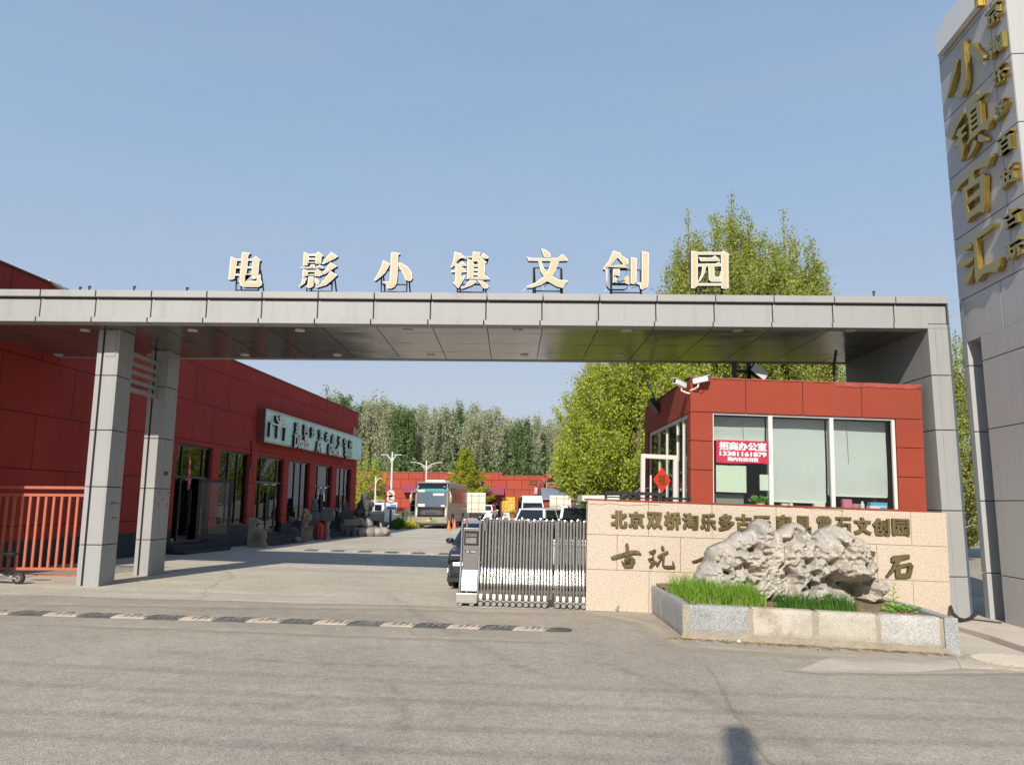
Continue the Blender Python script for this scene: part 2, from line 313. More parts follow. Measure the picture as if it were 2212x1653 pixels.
def dust_mat():
    m = bpy.data.materials.new('road_dust'); m.use_nodes = True; t = m.node_tree; N = t.nodes; L = t.links; b = N['Principled BSDF']; b.inputs['Roughness'].default_value = .95; b.inputs['Specular IOR Level'].default_value = .1
    o = N.new('ShaderNodeTexCoord'); n = N.new('ShaderNodeTexNoise'); n.inputs['Scale'].default_value = 1.6; n.inputs['Detail'].default_value = 8; n.inputs['Roughness'].default_value = .72; L.new(o.outputs['Object'], n.inputs['Vector'])
    at_ = N.new('ShaderNodeAttribute'); at_.attribute_name = 'cover'; ad = N.new('ShaderNodeMath'); ad.operation = 'ADD'; L.new(n.outputs['Fac'], ad.inputs[0]); L.new(at_.outputs['Fac'], ad.inputs[1])
    r = N.new('ShaderNodeMapRange'); r.inputs['From Min'].default_value = .62; r.inputs['From Max'].default_value = 1.15; r.inputs['To Max'].default_value = .8; L.new(ad.outputs[0], r.inputs['Value']); L.new(r.outputs[0], b.inputs['Alpha'])
    n2 = N.new('ShaderNodeTexNoise'); n2.inputs['Scale'].default_value = 45; L.new(o.outputs['Object'], n2.inputs['Vector']); cr = N.new('ShaderNodeValToRGB'); cr.color_ramp.elements[0].color = (.38, .325, .25, 1); cr.color_ramp.elements[1].color = (.60, .53, .42, 1); L.new(n2.outputs['Fac'], cr.inputs[0]); L.new(cr.outputs[0], b.inputs['Base Color']); return m
M_dust = dust_mat()
def dust(pts, w, dz=.007):
    """a drift of dust along a line of picture points, thinning to both sides"""
    g = [gnd(*p) for p in pts]; vs = []; cv = []; fs = []; R_ = 5
    for i, p in enumerate(g):
        d = (g[min(i + 1, len(g) - 1)] - g[max(i - 1, 0)]); d.z = 0; d.normalize(); nn = Vector((-d.y, d.x, 0))
        for k in range(R_):
            t = k / (R_ - 1) * 2 - 1; P = p + nn * t * w; vs.append((P.x, P.y, gz(P.x, P.y) + dz)); e = 1 if 0 < i < len(g) - 1 else 0; cv.append((1 - abs(t)) * .62 * e)
    for i in range(len(g) - 1):
        for k in range(R_ - 1): a = i * R_ + k; fs.append((a, a + R_, a + R_ + 1, a + 1))
    me = bpy.data.meshes.new('dust'); me.from_pydata(vs, [], fs); at_ = me.attributes.new('cover', 'FLOAT', 'POINT'); at_.data.foreach_set('value', cv); me.materials.append(M_dust); o = bpy.data.objects.new('dust', me); COL.objects.link(o); kind(o, 'stuff')
dust([(1230, 1316), (1290, 1326), (1350, 1336), (1410, 1352), (1440, 1378), (1480, 1396), (1580, 1402), (1720, 1412), (1860, 1418), (2000, 1424), (2080, 1430)], .55)
dust([(-60, 1302), (100, 1305), (300, 1308), (500, 1310), (700, 1312), (900, 1315), (1100, 1322), (1260, 1330)], .5, .008)
dust([(-60, 1345), (200, 1352), (500, 1362), (800, 1374), (1100, 1384), (1300, 1392)], .3, .009)
dust([(1600, 1440), (1750, 1452), (1950, 1456), (2212, 1452), (2300, 1450)], .22, .012)
def mark(pts, w, a, nm, dz):
    m = bpy.data.materials.get(nm + '_film')
    if not m:
        m = bpy.data.materials.new(nm + '_film'); m.use_nodes = True; t = m.node_tree; N = t.nodes; b = N['Principled BSDF']; b.inputs['Base Color'].default_value = (.10, .092, .08, 1); b.inputs['Roughness'].default_value = .8
        o_ = N.new('ShaderNodeTexCoord'); n = N.new('ShaderNodeTexNoise'); n.inputs['Scale'].default_value = 7; n.inputs['Detail'].default_value = 6; t.links.new(o_.outputs['Object'], n.inputs['Vector']); r = N.new('ShaderNodeMapRange'); r.inputs['From Min'].default_value = .38; r.inputs['From Max'].default_value = .7; r.inputs['To Max'].default_value = a; t.links.new(n.outputs['Fac'], r.inputs['Value']); at_ = N.new('ShaderNodeAttribute'); at_.attribute_name = 'cover'; mu = N.new('ShaderNodeMath'); mu.operation = 'MULTIPLY'; t.links.new(r.outputs[0], mu.inputs[0]); t.links.new(at_.outputs['Fac'], mu.inputs[1]); t.links.new(mu.outputs[0], b.inputs['Alpha'])
    g = [gnd(*p) for p in pts]; vs = []; fs = []; cv = []
    for i, p in enumerate(g):
        d = g[min(i + 1, len(g) - 1)] - g[max(i - 1, 0)]; d.z = 0; d.normalize(); nn = Vector((-d.y, d.x, 0))
        for t in (-1, 0, 1): P = p + nn * t * w; vs.append((P.x, P.y, gz(P.x, P.y) + dz)); cv.append((1 - abs(t)) * (1 if 0 < i < len(g) - 1 else 0))
    for i in range(len(g) - 1):
        for k in range(2): c = i * 3 + k; fs.append((c, c + 3, c + 4, c + 1))
    me = bpy.data.meshes.new(nm); me.from_pydata(vs, [], fs); q_ = me.attributes.new('cover', 'FLOAT', 'POINT'); q_.data.foreach_set('value', cv); me.materials.append(m); o = bpy.data.objects.new(nm, me); COL.objects.link(o); kind(o, 'stuff')
for i, (pts, w) in enumerate((([(835, 1462), (858, 1495), (868, 1530), (866, 1570), (850, 1620)], .13), ([(640, 1570), (720, 1600), (760, 1630), (780, 1680)], .12), ([(300, 1400), (520, 1425), (760, 1438), (1000, 1442), (1240, 1438)], .2), ([(1150, 1400), (1320, 1440), (1500, 1500), (1700, 1590), (1820, 1680)], .18), ([(90, 1500), (330, 1520), (600, 1528), (900, 1520)], .22), ([(800, 1260), (860, 1300), (960, 1360), (1090, 1430), (1250, 1500)], .2))):
    mark(pts, w, .22, 'dirt', .0135 + .0015 * i)
# ---------------------------------------------------------------- entrance gate
YC = 15.1
G = thing('entrance_gate', 'wide flat grey metal entrance canopy on panelled columns over the driveway', 'gate', (0, YC, 0))
zt, z1, z2, z3, z4 = [at(300, q, YC).z for q in (629, 643.5, 646.5, 686, 697)]
SX = [-31, 88, 207.5, 328, 447.6, 567, 688, 809, 932, 1052, 1173, 1295, 1419, 1545, 1671, 1801, 1933, 2046]
sx = [at(q, 660, YC).x for q in SX]; sx = [sx[0] - 2.2, sx[0] - 1.1] + sx; GAP = .011
mb = MB()
for a, b in zip(sx, sx[1:]):
    mb.box(a + GAP, b - GAP, -.06, .3, z1, zt); mb.box(a + GAP - .02, b - GAP - .02, .02, .3, z3 + .004, z2)
    mb.box(a + GAP - .06, b - GAP - .06 if b < 8.6 else at(2003, 700, YC).x, -.03, .3, z4, z3 - .002)
mb.build('fascia', M_steel, G, bevel=.008)
mb = MB(); mb.box(sx[0], sx[-1], .03, 4.2, z4 + .06, zt - .05); mb.build('roof_core', M_dark, G)
# soffit panels: slightly dished polished sheets
ry = [0] + [atz(1000, q, z4).y - YC for q in (722, 744, 762)] + [atz(1000, 778, z4).y - YC]
mb = MB()
for i, (a, b) in enumerate(zip(sx, sx[1:])):
    for j, (c, d) in enumerate(zip(ry, ry[1:])):
        K = 6; vs = []; q1, q2 = RNG.uniform(-1, 1) * .004, RNG.uniform(-1, 1) * .003
        for jj in range(K + 1):
            for ii in range(K + 1):
                u, w = ii / K, jj / K; vs.append((a + .008 + (b - a - .016) * u, c + .006 + (d - c - .012) * w, z4 + .012 + q1 * math.sin(u * 3.14) * math.sin(w * 3.14) + q2 * math.sin(u * 6.3 + i) * math.sin(w * 6.3 + j * 2)))
        mb.add(vs, [(jj * (K + 1) + ii, (jj + 1) * (K + 1) + ii, (jj + 1) * (K + 1) + ii + 1, jj * (K + 1) + ii + 1) for jj in range(K) for ii in range(K)])
mb.build('soffit', M_soffit, G, smooth=True)
mb = MB(); mb.box(sx[0], sx[-1], ry[-1] + .01, ry[-1] + .2, z4, zt); mb.build('rear_fascia', M_steel, G)
for row, xs, py in ((0, (-49, 184, 416, 648, 881, 1118, 1354, 1594, 1838), 715), (1, (126, 327, 529, 729, 930, 1132, 1338), 768)):
    for px in xs:
        p = atz(px, py, z4); q = MB(); q.tube([(p.x, p.y - YC, z4 - .006), (p.x, p.y - YC, z4 + .03)], .105, 16); l = q.build('downlight', M_white, G)
        q = MB(); q.tube([(p.x, p.y - YC, z4 - .010), (p.x, p.y - YC, z4 - .004)], .075, 16); q.build('lens', mat('frosted_lens', (.5, .5, .48), .4), l)
def clad(x0, x1, y0, y1, zs, groove=None):
    """stack of folded sheets with open joints; groove: x of a vertical slot in the front"""
    a = MB()
    for lo, hi in zip(zs, zs[1:]):
        lo, hi = lo + .009, hi - .009
        if groove: a.box(x0, groove - .022, y0, y1, lo, hi); a.box(groove + .022, x1, y0 - .0, y1, lo, hi)
        else: a.box(x0, x1, y0, y1, lo, hi)
    return a
def column(x0, x1, y0, y1, zs, groove):
    c = clad(x0, x1, y0, y1, zs, groove).build('column', M_steel, G, bevel=.006)
    k = MB(); k.box(x0 + .03, x1 - .03, y0 + .035, y1 - .03, zs[0] - .3, zs[-1]); k.build('column_core', M_dark, c); return c
sc_m0 = mat('tape_mark', (.05, .05, .05), .8)
cy0 = gnd(200, 1267).y; cz0 = gnd(200, 1267).z
zs = [cz0 - .02] + [at(205, q, cy0).z for q in (1177, 1051.5, 929, 811)] + [z4 + .015]
x0, x1 = at(163, 1266, cy0).x, at(212, 1268, cy0).x
c1 = column(x0, x1, cy0 - YC, cy0 - YC + .62, zs, x0 + .12)
q = MB(); q.box(x0 + .17, x1 - .07, cy0 - YC - .012, cy0 - YC + .02, at(240, 770, cy0).z, z4 - .02); q.build('column_patch', M_steel, c1)
by0 = gnd(310, 1244).y; bz0 = gnd(310, 1244).z; bx0, bx1 = at(287, 1244, by0).x, at(328, 1244, by0).x
zs2 = [bz0 - .02] + [at(310, q, by0).z for q in (1166, 1055, 947, 835)] + [z4 + .015]
c2 = column(bx0, bx1, by0 - YC, by0 - YC + .62, zs2, bx0 + .11)
q = MB(); lp = at(378, 1023, by0 + .3); q.box(bx1 + .002, bx1 + .012, by0 - YC + .22, by0 - YC + .40, lp.z - .045, lp.z + .045); q.build('name_plate', M_black, c2)
q = MB()
for a_, z_, r_ in ((.06, 1063, .6), (.50, 1063, -.6), (.26, 1078, 0), (.04, 1090, -.6), (.50, 1090, .6)):
    zc = at(345, z_, by0 + .2).z; q.box(-.004, .004, -.035, .035, -.010, .010, Matrix.Translation((bx1 + .002, by0 - YC + a_, zc)) @ Matrix.Rotation(r_, 4, 'X'))
q.build('scuff', sc_m0, c2)
for i, pyq in enumerate((782, 801, 818, 836, 853)):
    zc = at(310, pyq, by0 - .3).z; q = MB(); q.box(x0 + .2, x0 + .30, cy0 - YC + .6, by0 - YC + .04, zc - .05, zc + .035); q.build('slat', M_steel, G)
# scuffs on the near column
sc_m = mat('scuff_mark', (.10, .10, .10), .8)
q = MB()
for (a, b, z) in ((.18, .42, 1085), (.30, .55, 1087), (.20, .28, 1089), (.34, .40, 1118), (.3, .5, 1119), (.08, .16, 1090)):
    zc = at(240, z, cy0).z; q.box(x1 + .001, x1 + .003, cy0 - YC + a, cy0 - YC + b, zc - .012, zc + .006)
q.build('scuff', sc_m, c1)
# right-hand pier, deep like a wall
px0, px1 = at(2009, 757, YC).x, at(2046, 690, YC).x; PB = 19.0
pz = [-.35] + [at(2040, q, YC).z for q in (1246, 1103, 929, 811)] + [z3 + .0]
pier = clad(px0, px1, .012, PB - YC, pz).build('pier', M_steel, G, bevel=.006)
q = MB(); q.box(px0 + .03, px1 - .03, .05, PB - YC - .03, -.4, z3); q.build('pier_core', M_dark, pier)
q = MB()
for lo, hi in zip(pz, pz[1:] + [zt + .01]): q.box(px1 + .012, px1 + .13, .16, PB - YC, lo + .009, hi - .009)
q.build('pier_side', M_steel_shade, G)  # set-back strip, its shade painted in by the dark colour
q = MB(); q.box(px0 + .13, px0 + .135, .006, .012, -.35, z3); q.build('pier_fold', mat('fold_line', (.25, .25, .25), .5), pier)
# ---------------------------------------------------------------- rooftop characters
YL = 15.75
FL = Fr((0, YL, 0))
def crop(ox, oy, s): return lambda p: FL.h((ox + p[0] * s) * .540567, (oy + p[1] * s) * .540567)
c1f, c2f, c3f = crop(880, 980, 520 / 2212), crop(1460, 980, 520 / 2212), crop(2070, 980, 890 / 2212)
GL = {
 '电': (c1f, [[(178,192),(270,235),(358,235),(370,120),(500,132),(510,150),(480,172),(470,235),(548,238),(602,185),(692,265),(668,280),(640,560),(575,582),(525,572),(530,525),(445,522),(440,610),(610,615),(650,520),(668,500),(688,510),(690,590),(715,640),(700,690),(650,715),(400,715),(345,690),(325,640),(330,525),(248,522),(245,575),(190,592),(138,590)],
   [(285,272),(358,272),(350,365),(275,362)],[(470,270),(548,270),(543,365),(462,365)],[(265,398),(345,398),(342,492),(258,490)],[(458,398),(540,400),(530,492),(445,492)]]),
 '影': (c1f, [[(1420,115),(1505,155),(1625,150),(1668,110),(1755,185),(1725,205),(1712,318),(1625,322),(1615,312),(1505,312),(1495,340),(1405,358)],[(1510,188),(1622,190),(1620,222),(1508,220)],[(1505,252),(1618,255),(1615,292),(1502,292)],
   [(1365,372),(1520,374),(1540,330),(1605,332),(1612,374),(1645,377),(1690,334),(1760,388),(1750,402),(1650,402),(1370,400)],
   [(1400,408),(1490,430),(1620,427),(1655,409),(1718,450),(1705,522),(1690,535),(1610,530),(1600,522),(1480,522),(1400,556)],[(1488,460),(1610,460),(1608,502),(1485,500)],
   [(1500,536),(1590,536),(1585,690),(1560,720),(1500,735),(1450,700),(1480,680)],[(1398,562),(1482,560),(1450,610),(1440,650),(1350,715),(1335,700),(1380,640)],[(1600,552),(1650,575),(1690,620),(1680,665),(1640,680),(1604,640)],
   [(1885,115),(2002,195),(1950,235),(1850,280),(1760,325),(1722,322),(1790,230)],[(1870,292),(1990,360),(1880,430),(1790,490),(1706,518),(1714,490),(1800,400)],[(1875,440),(1992,510),(1900,600),(1800,680),(1640,730),(1618,715),(1700,660),(1790,560)]]),
 '小': (c2f, [[(440,120),(580,138),(590,155),(560,175),(545,560),(525,660),(490,715),(440,740),(375,745),(360,680),(290,635),(288,618),(410,622),(428,330)],[(300,255),(422,320),(412,345),(330,480),(240,560),(165,615),(142,600),(200,510),(265,380)],[(562,298),(610,305),(720,370),(790,470),(805,560),(780,605),(735,615),(680,590),(655,520),(600,420),(556,340)]]),
 '镇': (c2f, [[(1515,112),(1652,152),(1618,205),(1655,172),(1722,222),(1718,242),(1598,245),(1540,320),(1610,320),(1650,270),(1718,345),(1712,358),(1640,362),(1638,395),(1660,378),(1722,440),(1722,462),(1632,470),(1625,545),(1690,512),(1702,530),(1690,562),(1580,738),(1485,645),(1528,610),(1530,465),(1465,468),(1452,428),(1530,430),(1528,358),(1505,355),(1465,392),(1450,380),(1490,290)],
   [(1825,112),(1962,128),(1938,195),(1950,200),(2005,130),(2098,210),(2090,232),(1940,235),(1930,270),(1970,228),(2068,290),(2040,310),(2030,515),(2050,515),(2118,575),(2112,588),(1900,590),(1880,583),(1700,583),(1696,572),(1730,560),(1735,228),(1810,262),(1822,220),(1726,215),(1732,190),(1822,195)],
   [(1842,300),(1925,300),(1925,328),(1842,328)],[(1838,372),(1920,372),(1920,400),(1838,400)],[(1835,445),(1918,445),(1918,472),(1835,472)],[(1832,517),(1915,517),(1912,545),(1830,545)],
   [(1775,596),(1880,598),(1886,635),(1800,690),(1640,748),(1618,735),(1700,680),(1760,615)],[(1896,602),(1990,607),(2060,650),(2098,700),(2080,735),(2030,745),(1990,720),(1970,680)]]),
 '文': (c3f, [[(228,32),(280,50),(322,85),(325,120),(300,124),(258,120),(240,70)],[(85,118),(140,130),(395,130),(430,95),(450,95),(498,145),(490,158),(408,160),(370,260),(340,310),(400,345),(490,350),(495,365),(470,385),(445,428),(380,410),(292,358),(230,395),(140,425),(90,425),(88,408),(180,370),(258,312),(225,265),(200,160),(105,158)],[(232,160),(325,160),(318,200),(290,272),(255,225)]]),
 '创': (c3f, [[(945,55),(1020,80),(1022,100),(1095,145),(1098,180),(1080,200),(1050,192),(1020,160),(990,125),(915,208),(870,245),(848,245),(850,225),(900,160)],[(888,218),(1030,206),(1045,200),(1085,228),(1070,300),(1060,345),(1010,362),(985,350),(962,308),(966,298),(1005,310),(1012,238),(945,238),(942,378),(1060,378),(1070,320),(1090,318),(1100,395),(1085,425),(1060,438),(910,438),(885,410)],[(1118,122),(1180,130),(1176,368),(1150,390),(1118,382)],[(1228,60),(1300,75),(1298,90),(1300,95),(1296,380),(1285,420),(1235,443),(1215,435),(1210,400),(1182,388),(1184,372),(1228,372)]]),
 '园': (c3f, [[(1720,55),(1785,70),(2020,70),(2040,58),(2098,90),(2090,110),(2092,425),(2070,437),(2020,430),(2018,405),(1785,405),(1750,432),(1720,430)],[(1785,98),(2015,98),(2022,380),(1785,380)],[(1792,122),(1920,130),(1955,105),(2008,150),(2002,160),(1815,162)],[(1788,188),(1965,185),(1995,168),(2017,190),(2017,212),(1950,215),(1952,300),(1965,318),(2000,315),(2010,262),(2018,262),(2018,365),(1920,365),(1895,345),(1890,215),(1868,215),(1850,290),(1815,350),(1789,375),(1789,360),(1820,290),(1830,215),(1788,215)]]),
}
WHERE = {'电': 'first of the row', '影': 'with three slanting strokes', '小': 'with a hooked middle stroke and two side strokes', '镇': 'in the middle of the row', '文': 'with a crossed pair of long strokes', '创': 'with two upright strokes at its end', '园': 'boxed square outline in front of the tree'}
M_ret = mat('letter_return', (.05, .05, .055), .5)
M_leg = mat('rusty_support', (.07, .055, .05), .7, .3)
SEAM0 = zt
for ch, (cf, loops) in GL.items():
    Lp = [[cf(p) for p in l] for l in loops]; xs_ = [p[0] for l in Lp for p in l]; zs_ = [p[1] for l in Lp for p in l]; xc = (min(xs_) + max(xs_)) / 2; wd = max(xs_) - min(xs_)
    T = thing('rooftop_character', f'cream rooftop character {ch}, {WHERE[ch]}, on metal legs', 'sign letter', Matrix.Translation((xc, YL, 0)), 'cream characters standing along the canopy roof')
    Lp = [[(p[0] - xc, p[1]) for p in l] for l in Lp]
    q = MB(); put_loops(q, Lp, -.004, .012); q.build('rim', M_white, T)
    q = MB(); put_loops(q, Lp, .009, .11); q.build('letter_side', M_ret, T)
    q = MB(); put_loops(q, Lp, -.010, .012, -.021); q.build('face', M_cream, T)
    q = MB(); zb = min(zs_); zm = zb + .55 * (max(zs_) - zb)
    for s in (-.33, .33):
        q.tube([(s * wd, .14, zt - .4), (s * wd, .14, zm)], .017, 6); q.tube([(s * wd + .09, .7, zt - .4), (s * wd + .02, .16, zm)], .017, 6)
    for zz in (zb - .03, zb + .3 * (zm - zb), zm): q.tube([(-.33 * wd, .14, zz), (.33 * wd, .14, zz)], .014, 6)
    q.build('support_frame', M_leg, T)
for i, px in enumerate((173, 193, 290, 404, 1887, 1670)):
    a = at(px, 634, 16.2); q = MB(); q.tube([(0, 0, -.45), (0, 0, .02)], .022, 6); h_ = at(px, (622, 620, 620, 623, 631, 634)[i], 16.2)
    q.tube([(-.02, 0, .0), (.035, 0, .0)], .02, 6)
    tag(q.build('roof_stub', M_leg, world=Matrix.Translation(h_)), ['short rusty steel stub on the canopy roof, first of a close pair', 'short rusty steel stub on the canopy roof, second of a close pair', 'short rusty steel stub alone on the canopy roof above the front column', 'short rusty steel stub on the canopy roof before the first character', 'short rusty steel stub on the canopy roof towards the tower', 'short rusty steel stub on the canopy roof after the last character'][i], 'steel stub', 'steel stubs on the canopy roof')
q = MB()
for pts in ([(1128, 631), (1136, 624), (1144, 619), (1150, 616)], [(1172, 627), (1178, 617), (1190, 611), (1196, 600)], [(1180, 612), (1172, 620), (1160, 615)], [(1305, 631), (1312, 625), (1318, 624)], [(1350, 620), (1360, 624), (1375, 620), (1382, 614)]):
    q.tube([at(a, b, YL + .35) for a, b in pts], .008, 5)
tag(q.build('sign_cable', M_offw), 'loose pale wires tangled around the feet of the rooftop characters', 'cable')
# ---------------------------------------------------------------- long red shop building beside the driveway
AD = math.atan2(.077, 1)
FA = Fr((-12.9 + .077 * 12, 12, 0), math.pi / 2 - AD)
uc, vt = FA.h(775, 890); vt = (vt + FA.h(480, 776)[1]) / 2
A = thing('shop_building', 'long dark red rendered shop building with dark plinth and navy framed doors and windows', 'building', FA)
def R4(px0, px1, pyt, pyb, ptx=None, off=0):
    """opening from picture columns and rows read at its near upper and lower edge"""
    u0, u1 = FA.h(px0, pyt, off)[0], FA.h(px1, pyt, off)[0]; return [u0, u1, pyb, pyt]
vs_t = FA.h(556, 983)[1]                      # common head height of doors and windows
vs_sill = FA.h(500, 1134)[1]
def ux(px, py): return FA.h(px, py)[0]
UP = [('door', ux(384, 957), ux(461, 969)), ('window', ux(477, 968), ux(541, 976)), ('door', ux(556, 983), ux(615, 996)), ('window', ux(625, 997), ux(671, 1003)), ('door', ux(683, 1006), ux(719, 1012)), ('window', ux(728, 1013), ux(759, 1019))]
VB = .55
holes = []
for k, a, b in UP: holes.append((a, b, VB if k == 'door' else vs_sill, vs_t))
vp = .98
q = MB(); rects_wall(q, 1, uc, vp, vt, [h if h[2] > vp else (h[0], h[1], vp, h[3]) for h in holes], .22)
q.box(uc - .001, uc - .3, .002, 14, -.3, vt); q.box(1, 1.2, .002, 13.7, -.3, vt - .01); q.box(1.2, uc, .02, .25, vt - .25, vt - .02); q.box(1, uc, 13.7, 14, -.3, vt)
q.build('wall', M_red, A)
q = MB(); rects_wall(q, 1, uc, -.3, vp, [(h[0], h[1], VB, vp) for h in holes if h[2] < vp], .22); q.build('plinth', M_plinth, A)
q = MB(); q.box(1, uc + .03, -.03, .3, vt, vt + .05); q.build('coping', mat('red_coping', (.12, .02, .017), .6), A)
q = MB(); q.box(1, uc - .3, .3, 13.7, vt - .6, vt - .5); q.build('roof', M_plinth, A)
q = MB(); q.box(1, uc - .3, 5, 5.1, -.2, vt - .6); q.box(1, uc - .3, .3, 5, -.25, .5); q.build('interior', mat('dim_interior', (.10, .095, .09), .9), A)
M_tg = glass_mat('shop_glass', .35, 1.6)
for k, (kd, a, b) in enumerate(UP):
    v0 = VB if kd == 'door' else vs_sill; f = MB(); t = .055; yy = (.10, .19)
    f.box(a, b, *yy, vs_t - t * 1.3, vs_t); f.box(a, a + t, *yy, v0, vs_t - t * 1.3); f.box(b - t, b, *yy, v0, vs_t - t * 1.3); f.box(a + t, b - t, *yy, v0, v0 + t)
    if kd == 'window':
        for fr in (.36, .66): f.box(a + (b - a) * fr - t / 2, a + (b - a) * fr + t / 2, *yy, v0 + t, vs_t - t * 1.3)
        f.box(a - .02, b + .02, .0, .24, v0 - .06, v0 - .003)
        w = f.build('window', M_frame, A)
        g = MB(); g.box(a + t, b - t, .14, .146, v0 + t, vs_t - t); g.build('pane', M_tg, w)
    else:
        vtm = v0 + (vs_t - v0) * .655; m1, m2 = a + (b - a) * .22, a + (b - a) * .80
        f.box(a + t, b - t, .085, .2, vtm, vtm + t * 1.2)
        for mm in (m1, m2): f.box(mm - t / 2, mm + t / 2, *yy, v0 + t, vtm); f.box(mm - t / 2, mm + t / 2, *yy, vtm + t * 1.2, vs_t - t * 1.3)
        w = f.build('door_frame', M_frame, A)
        g = MB(); g.box(a + t, b - t, .14, .146, vtm + t, vs_t - t); g.box(a + t, m1 - t / 2, .14, .146, v0 + t, vtm); g.box(m2 + t / 2, b - t, .14, .146, v0 + t, vtm); g.build('pane', M_tg, w)
        lw = (m2 - m1 - t) / 2
        for s in (0, 1):
            c0 = m1 + t / 2 + s * lw
            if k == 0 and s == 1: continue
            l = MB(); l.box(c0 + .004, c0 + lw - .004, .11, .16, v0 + t + .004, vtm - .004) if False else None
            for bx in ((c0 + .004, c0 + .075, v0 + t + .01, vtm - .006), (c0 + lw - .075, c0 + lw - .004, v0 + t + .01, vtm - .006)): l.box(bx[0], bx[1], .115, .165, bx[2], bx[3])
            for bz in ((v0 + t + .01, v0 + t + .16), (vtm - .09, vtm - .006)): l.box(c0 + .075, c0 + lw - .075, .115, .165, *bz)
            d = l.build('door', M_frame, A)
            g = MB(); g.box(c0 + .07, c0 + lw - .07, .137, .143, v0 + t + .15, vtm - .08); g.build('pane', M_tg, d)
            hx = c0 + (lw - .06 if s == 0 else .06); g = MB(); g.tube([(hx, .05, v0 + .55), (hx, .05, v0 + 1.75)], .022, 8)
            for hz in (.7, 1.6): g.tube([(hx, .05, v0 + hz), (hx, .13, v0 + hz)], .014, 6)
            g.build('handle', M_frame, d)
            g = MB(); g.box(c0 + lw * .3, c0 + lw * .9, .07, .11, vtm - .06, vtm - .015); g.build('door_closer', M_chrome, d)
        for i in range(3):
            st = MB(); st.box(a - .45, b + .35, -.05 - .34 * (3 - i), -.001 if i == 2 else -.05 - .34 * (2 - i) + .02, -.3, VB - .16 * (2 - i) - .06); st.build('step', M_plinth, A, bevel=.015)
# open leaf of the near door, swung out over its landing
a, b = UP[0][1], UP[0][2]; hw = FA.h(494, 1021, -.9); LD = Fr(FA.sub(FA.h(432, 1060)[0], .06, 0).to_translation(), math.pi / 2 - AD - math.radians(64))
l = MB(); W_, z0_, z1_ = 1.12, VB + .06, VB + (vs_t - VB) * .65
def leaf(lb, W_, z0_, z1_, t=.12, y0=0, y1=.05): lb.box(0, t, y0, y1, z0_, z1_); lb.box(W_ - t, W_, y0, y1, z0_, z1_); lb.box(t, W_ - t, y0, y1, z0_, z0_ + .16); lb.box(t, W_ - t, y0, y1, z1_ - .1, z1_)
leaf(l, W_, z0_, z1_); Mrel = FA.I @ LD.M
l.v = [tuple(Mrel @ Vector(p)) for p in l.v]; od = l.build('door', M_frame, A); od['label'] = 'open door leaf'
g = MB(); g.box(.11, W_ - .11, .022, .028, z0_ + .15, z1_ - .09, Mrel); g.build('pane', M_glassc, od)
g = MB(); g.tube([Mrel @ Vector((W_ - .06, -.05, z0_ + .6)), Mrel @ Vector((W_ - .06, -.05, z0_ + 1.7))], .02, 8); g.build('handle', M_frame, od)
# red paper couplet hanging loose over the near door
cpl = FA.h(408, 1022, -.25); q = MB(); q.prism([(-.09, .55), (.07, .55), (.16, -.5), (-.0, -.56)], 0, .006)
cw = q.build('paper_couplet', mat('crimson_paper', (.5, .03, .05), .6), world=FA.sub(cpl[0], -.25, cpl[1])); tag(cw, 'crooked red paper couplet strip above the near shop door', 'paper strip')
q = MB()
for i, ch in enumerate('福到家'): put_text(q, ch, -.03 + .045 * i, .07 + .045 * i, .3 - .33 * i, .45 - .33 * i, -.004, .003, .02)
q.build('writing', M_white, cw)
# A-zone letters
q = MB(); a0, b0 = FA.h(762, 922), FA.h(766.5, 945); put_text(q, 'A', a0[0], FA.h(767.6, 930)[0], FA.h(764, 943)[1], FA.h(764, 922)[1], -.06, .055, .04)
o = q.build('zone_letter', M_cream, A, False)
q = MB(); put_text(q, '区', FA.h(768.3, 930)[0], FA.h(773.6, 930)[0], FA.h(770, 945.5)[1], FA.h(770, 927)[1], -.06, .055, .035); q.build('zone_letter', M_cream, A)
# shop sign
u0, u1 = FA.h(556, 912)[0], FA.h(769.5, 972)[0]; v1, v0 = (FA.h(557.6, 878)[1] + FA.h(770.5, 950)[1]) / 2, (FA.h(552.7, 950)[1] + FA.h(767.7, 998.6)[1]) / 2
SG = thing('shop_sign', 'long pale mint signboard of the art space with a bar dancer emblem', 'signboard', FA.sub(u0, 0, v0))
w_, h_ = u1 - u0, v1 - v0
q = MB(); q.box(0, w_, -.32, -.005, 0, h_); q.build('box', mat('sign_box_side', (.16, .05, .045), .5, .2), SG)
q = MB()
for bx in ((-.01, w_ + .01, -.01, .07), (-.01, w_ + .01, h_ - .07, h_ + .01), (-.01, .07, .07, h_ - .07), (w_ - .07, w_ + .01, .07, h_ - .07)): q.box(bx[0], bx[1], -.345, -.3201, bx[2], bx[3])
q.build('frame', mat('sign_trim', (.42, .36, .28), .4, .5), SG)
q = MB(); q.box(.07, w_ - .07, -.33, -.3205, .07, h_ - .07); q.build('face', mat('mint_panel', (.50, .76, .69), .5, var=.04, stain=((.36, .52, .46), 1.3, .5)), SG)
def sg(x, y): p = FA.h(540.6 + .10998 * x, 865 + .10998 * y, -.34); return (p[0] - u0, p[1] - v0)
M_lt = mat('letter_front', (.55, .55, .53), .4, .4); M_ld = mat('letter_edge', (.05, .04, .032), .4, .4)
def raised(name, fill, M_=SG, d=.11):
    for m_, y, dd, off in ((M_ld, -.34 - d, d, 0), (M_lt, -.34 - d - .008, .010, -.008)):
        q = MB(); fill(q, y, dd, off); yield q, m_
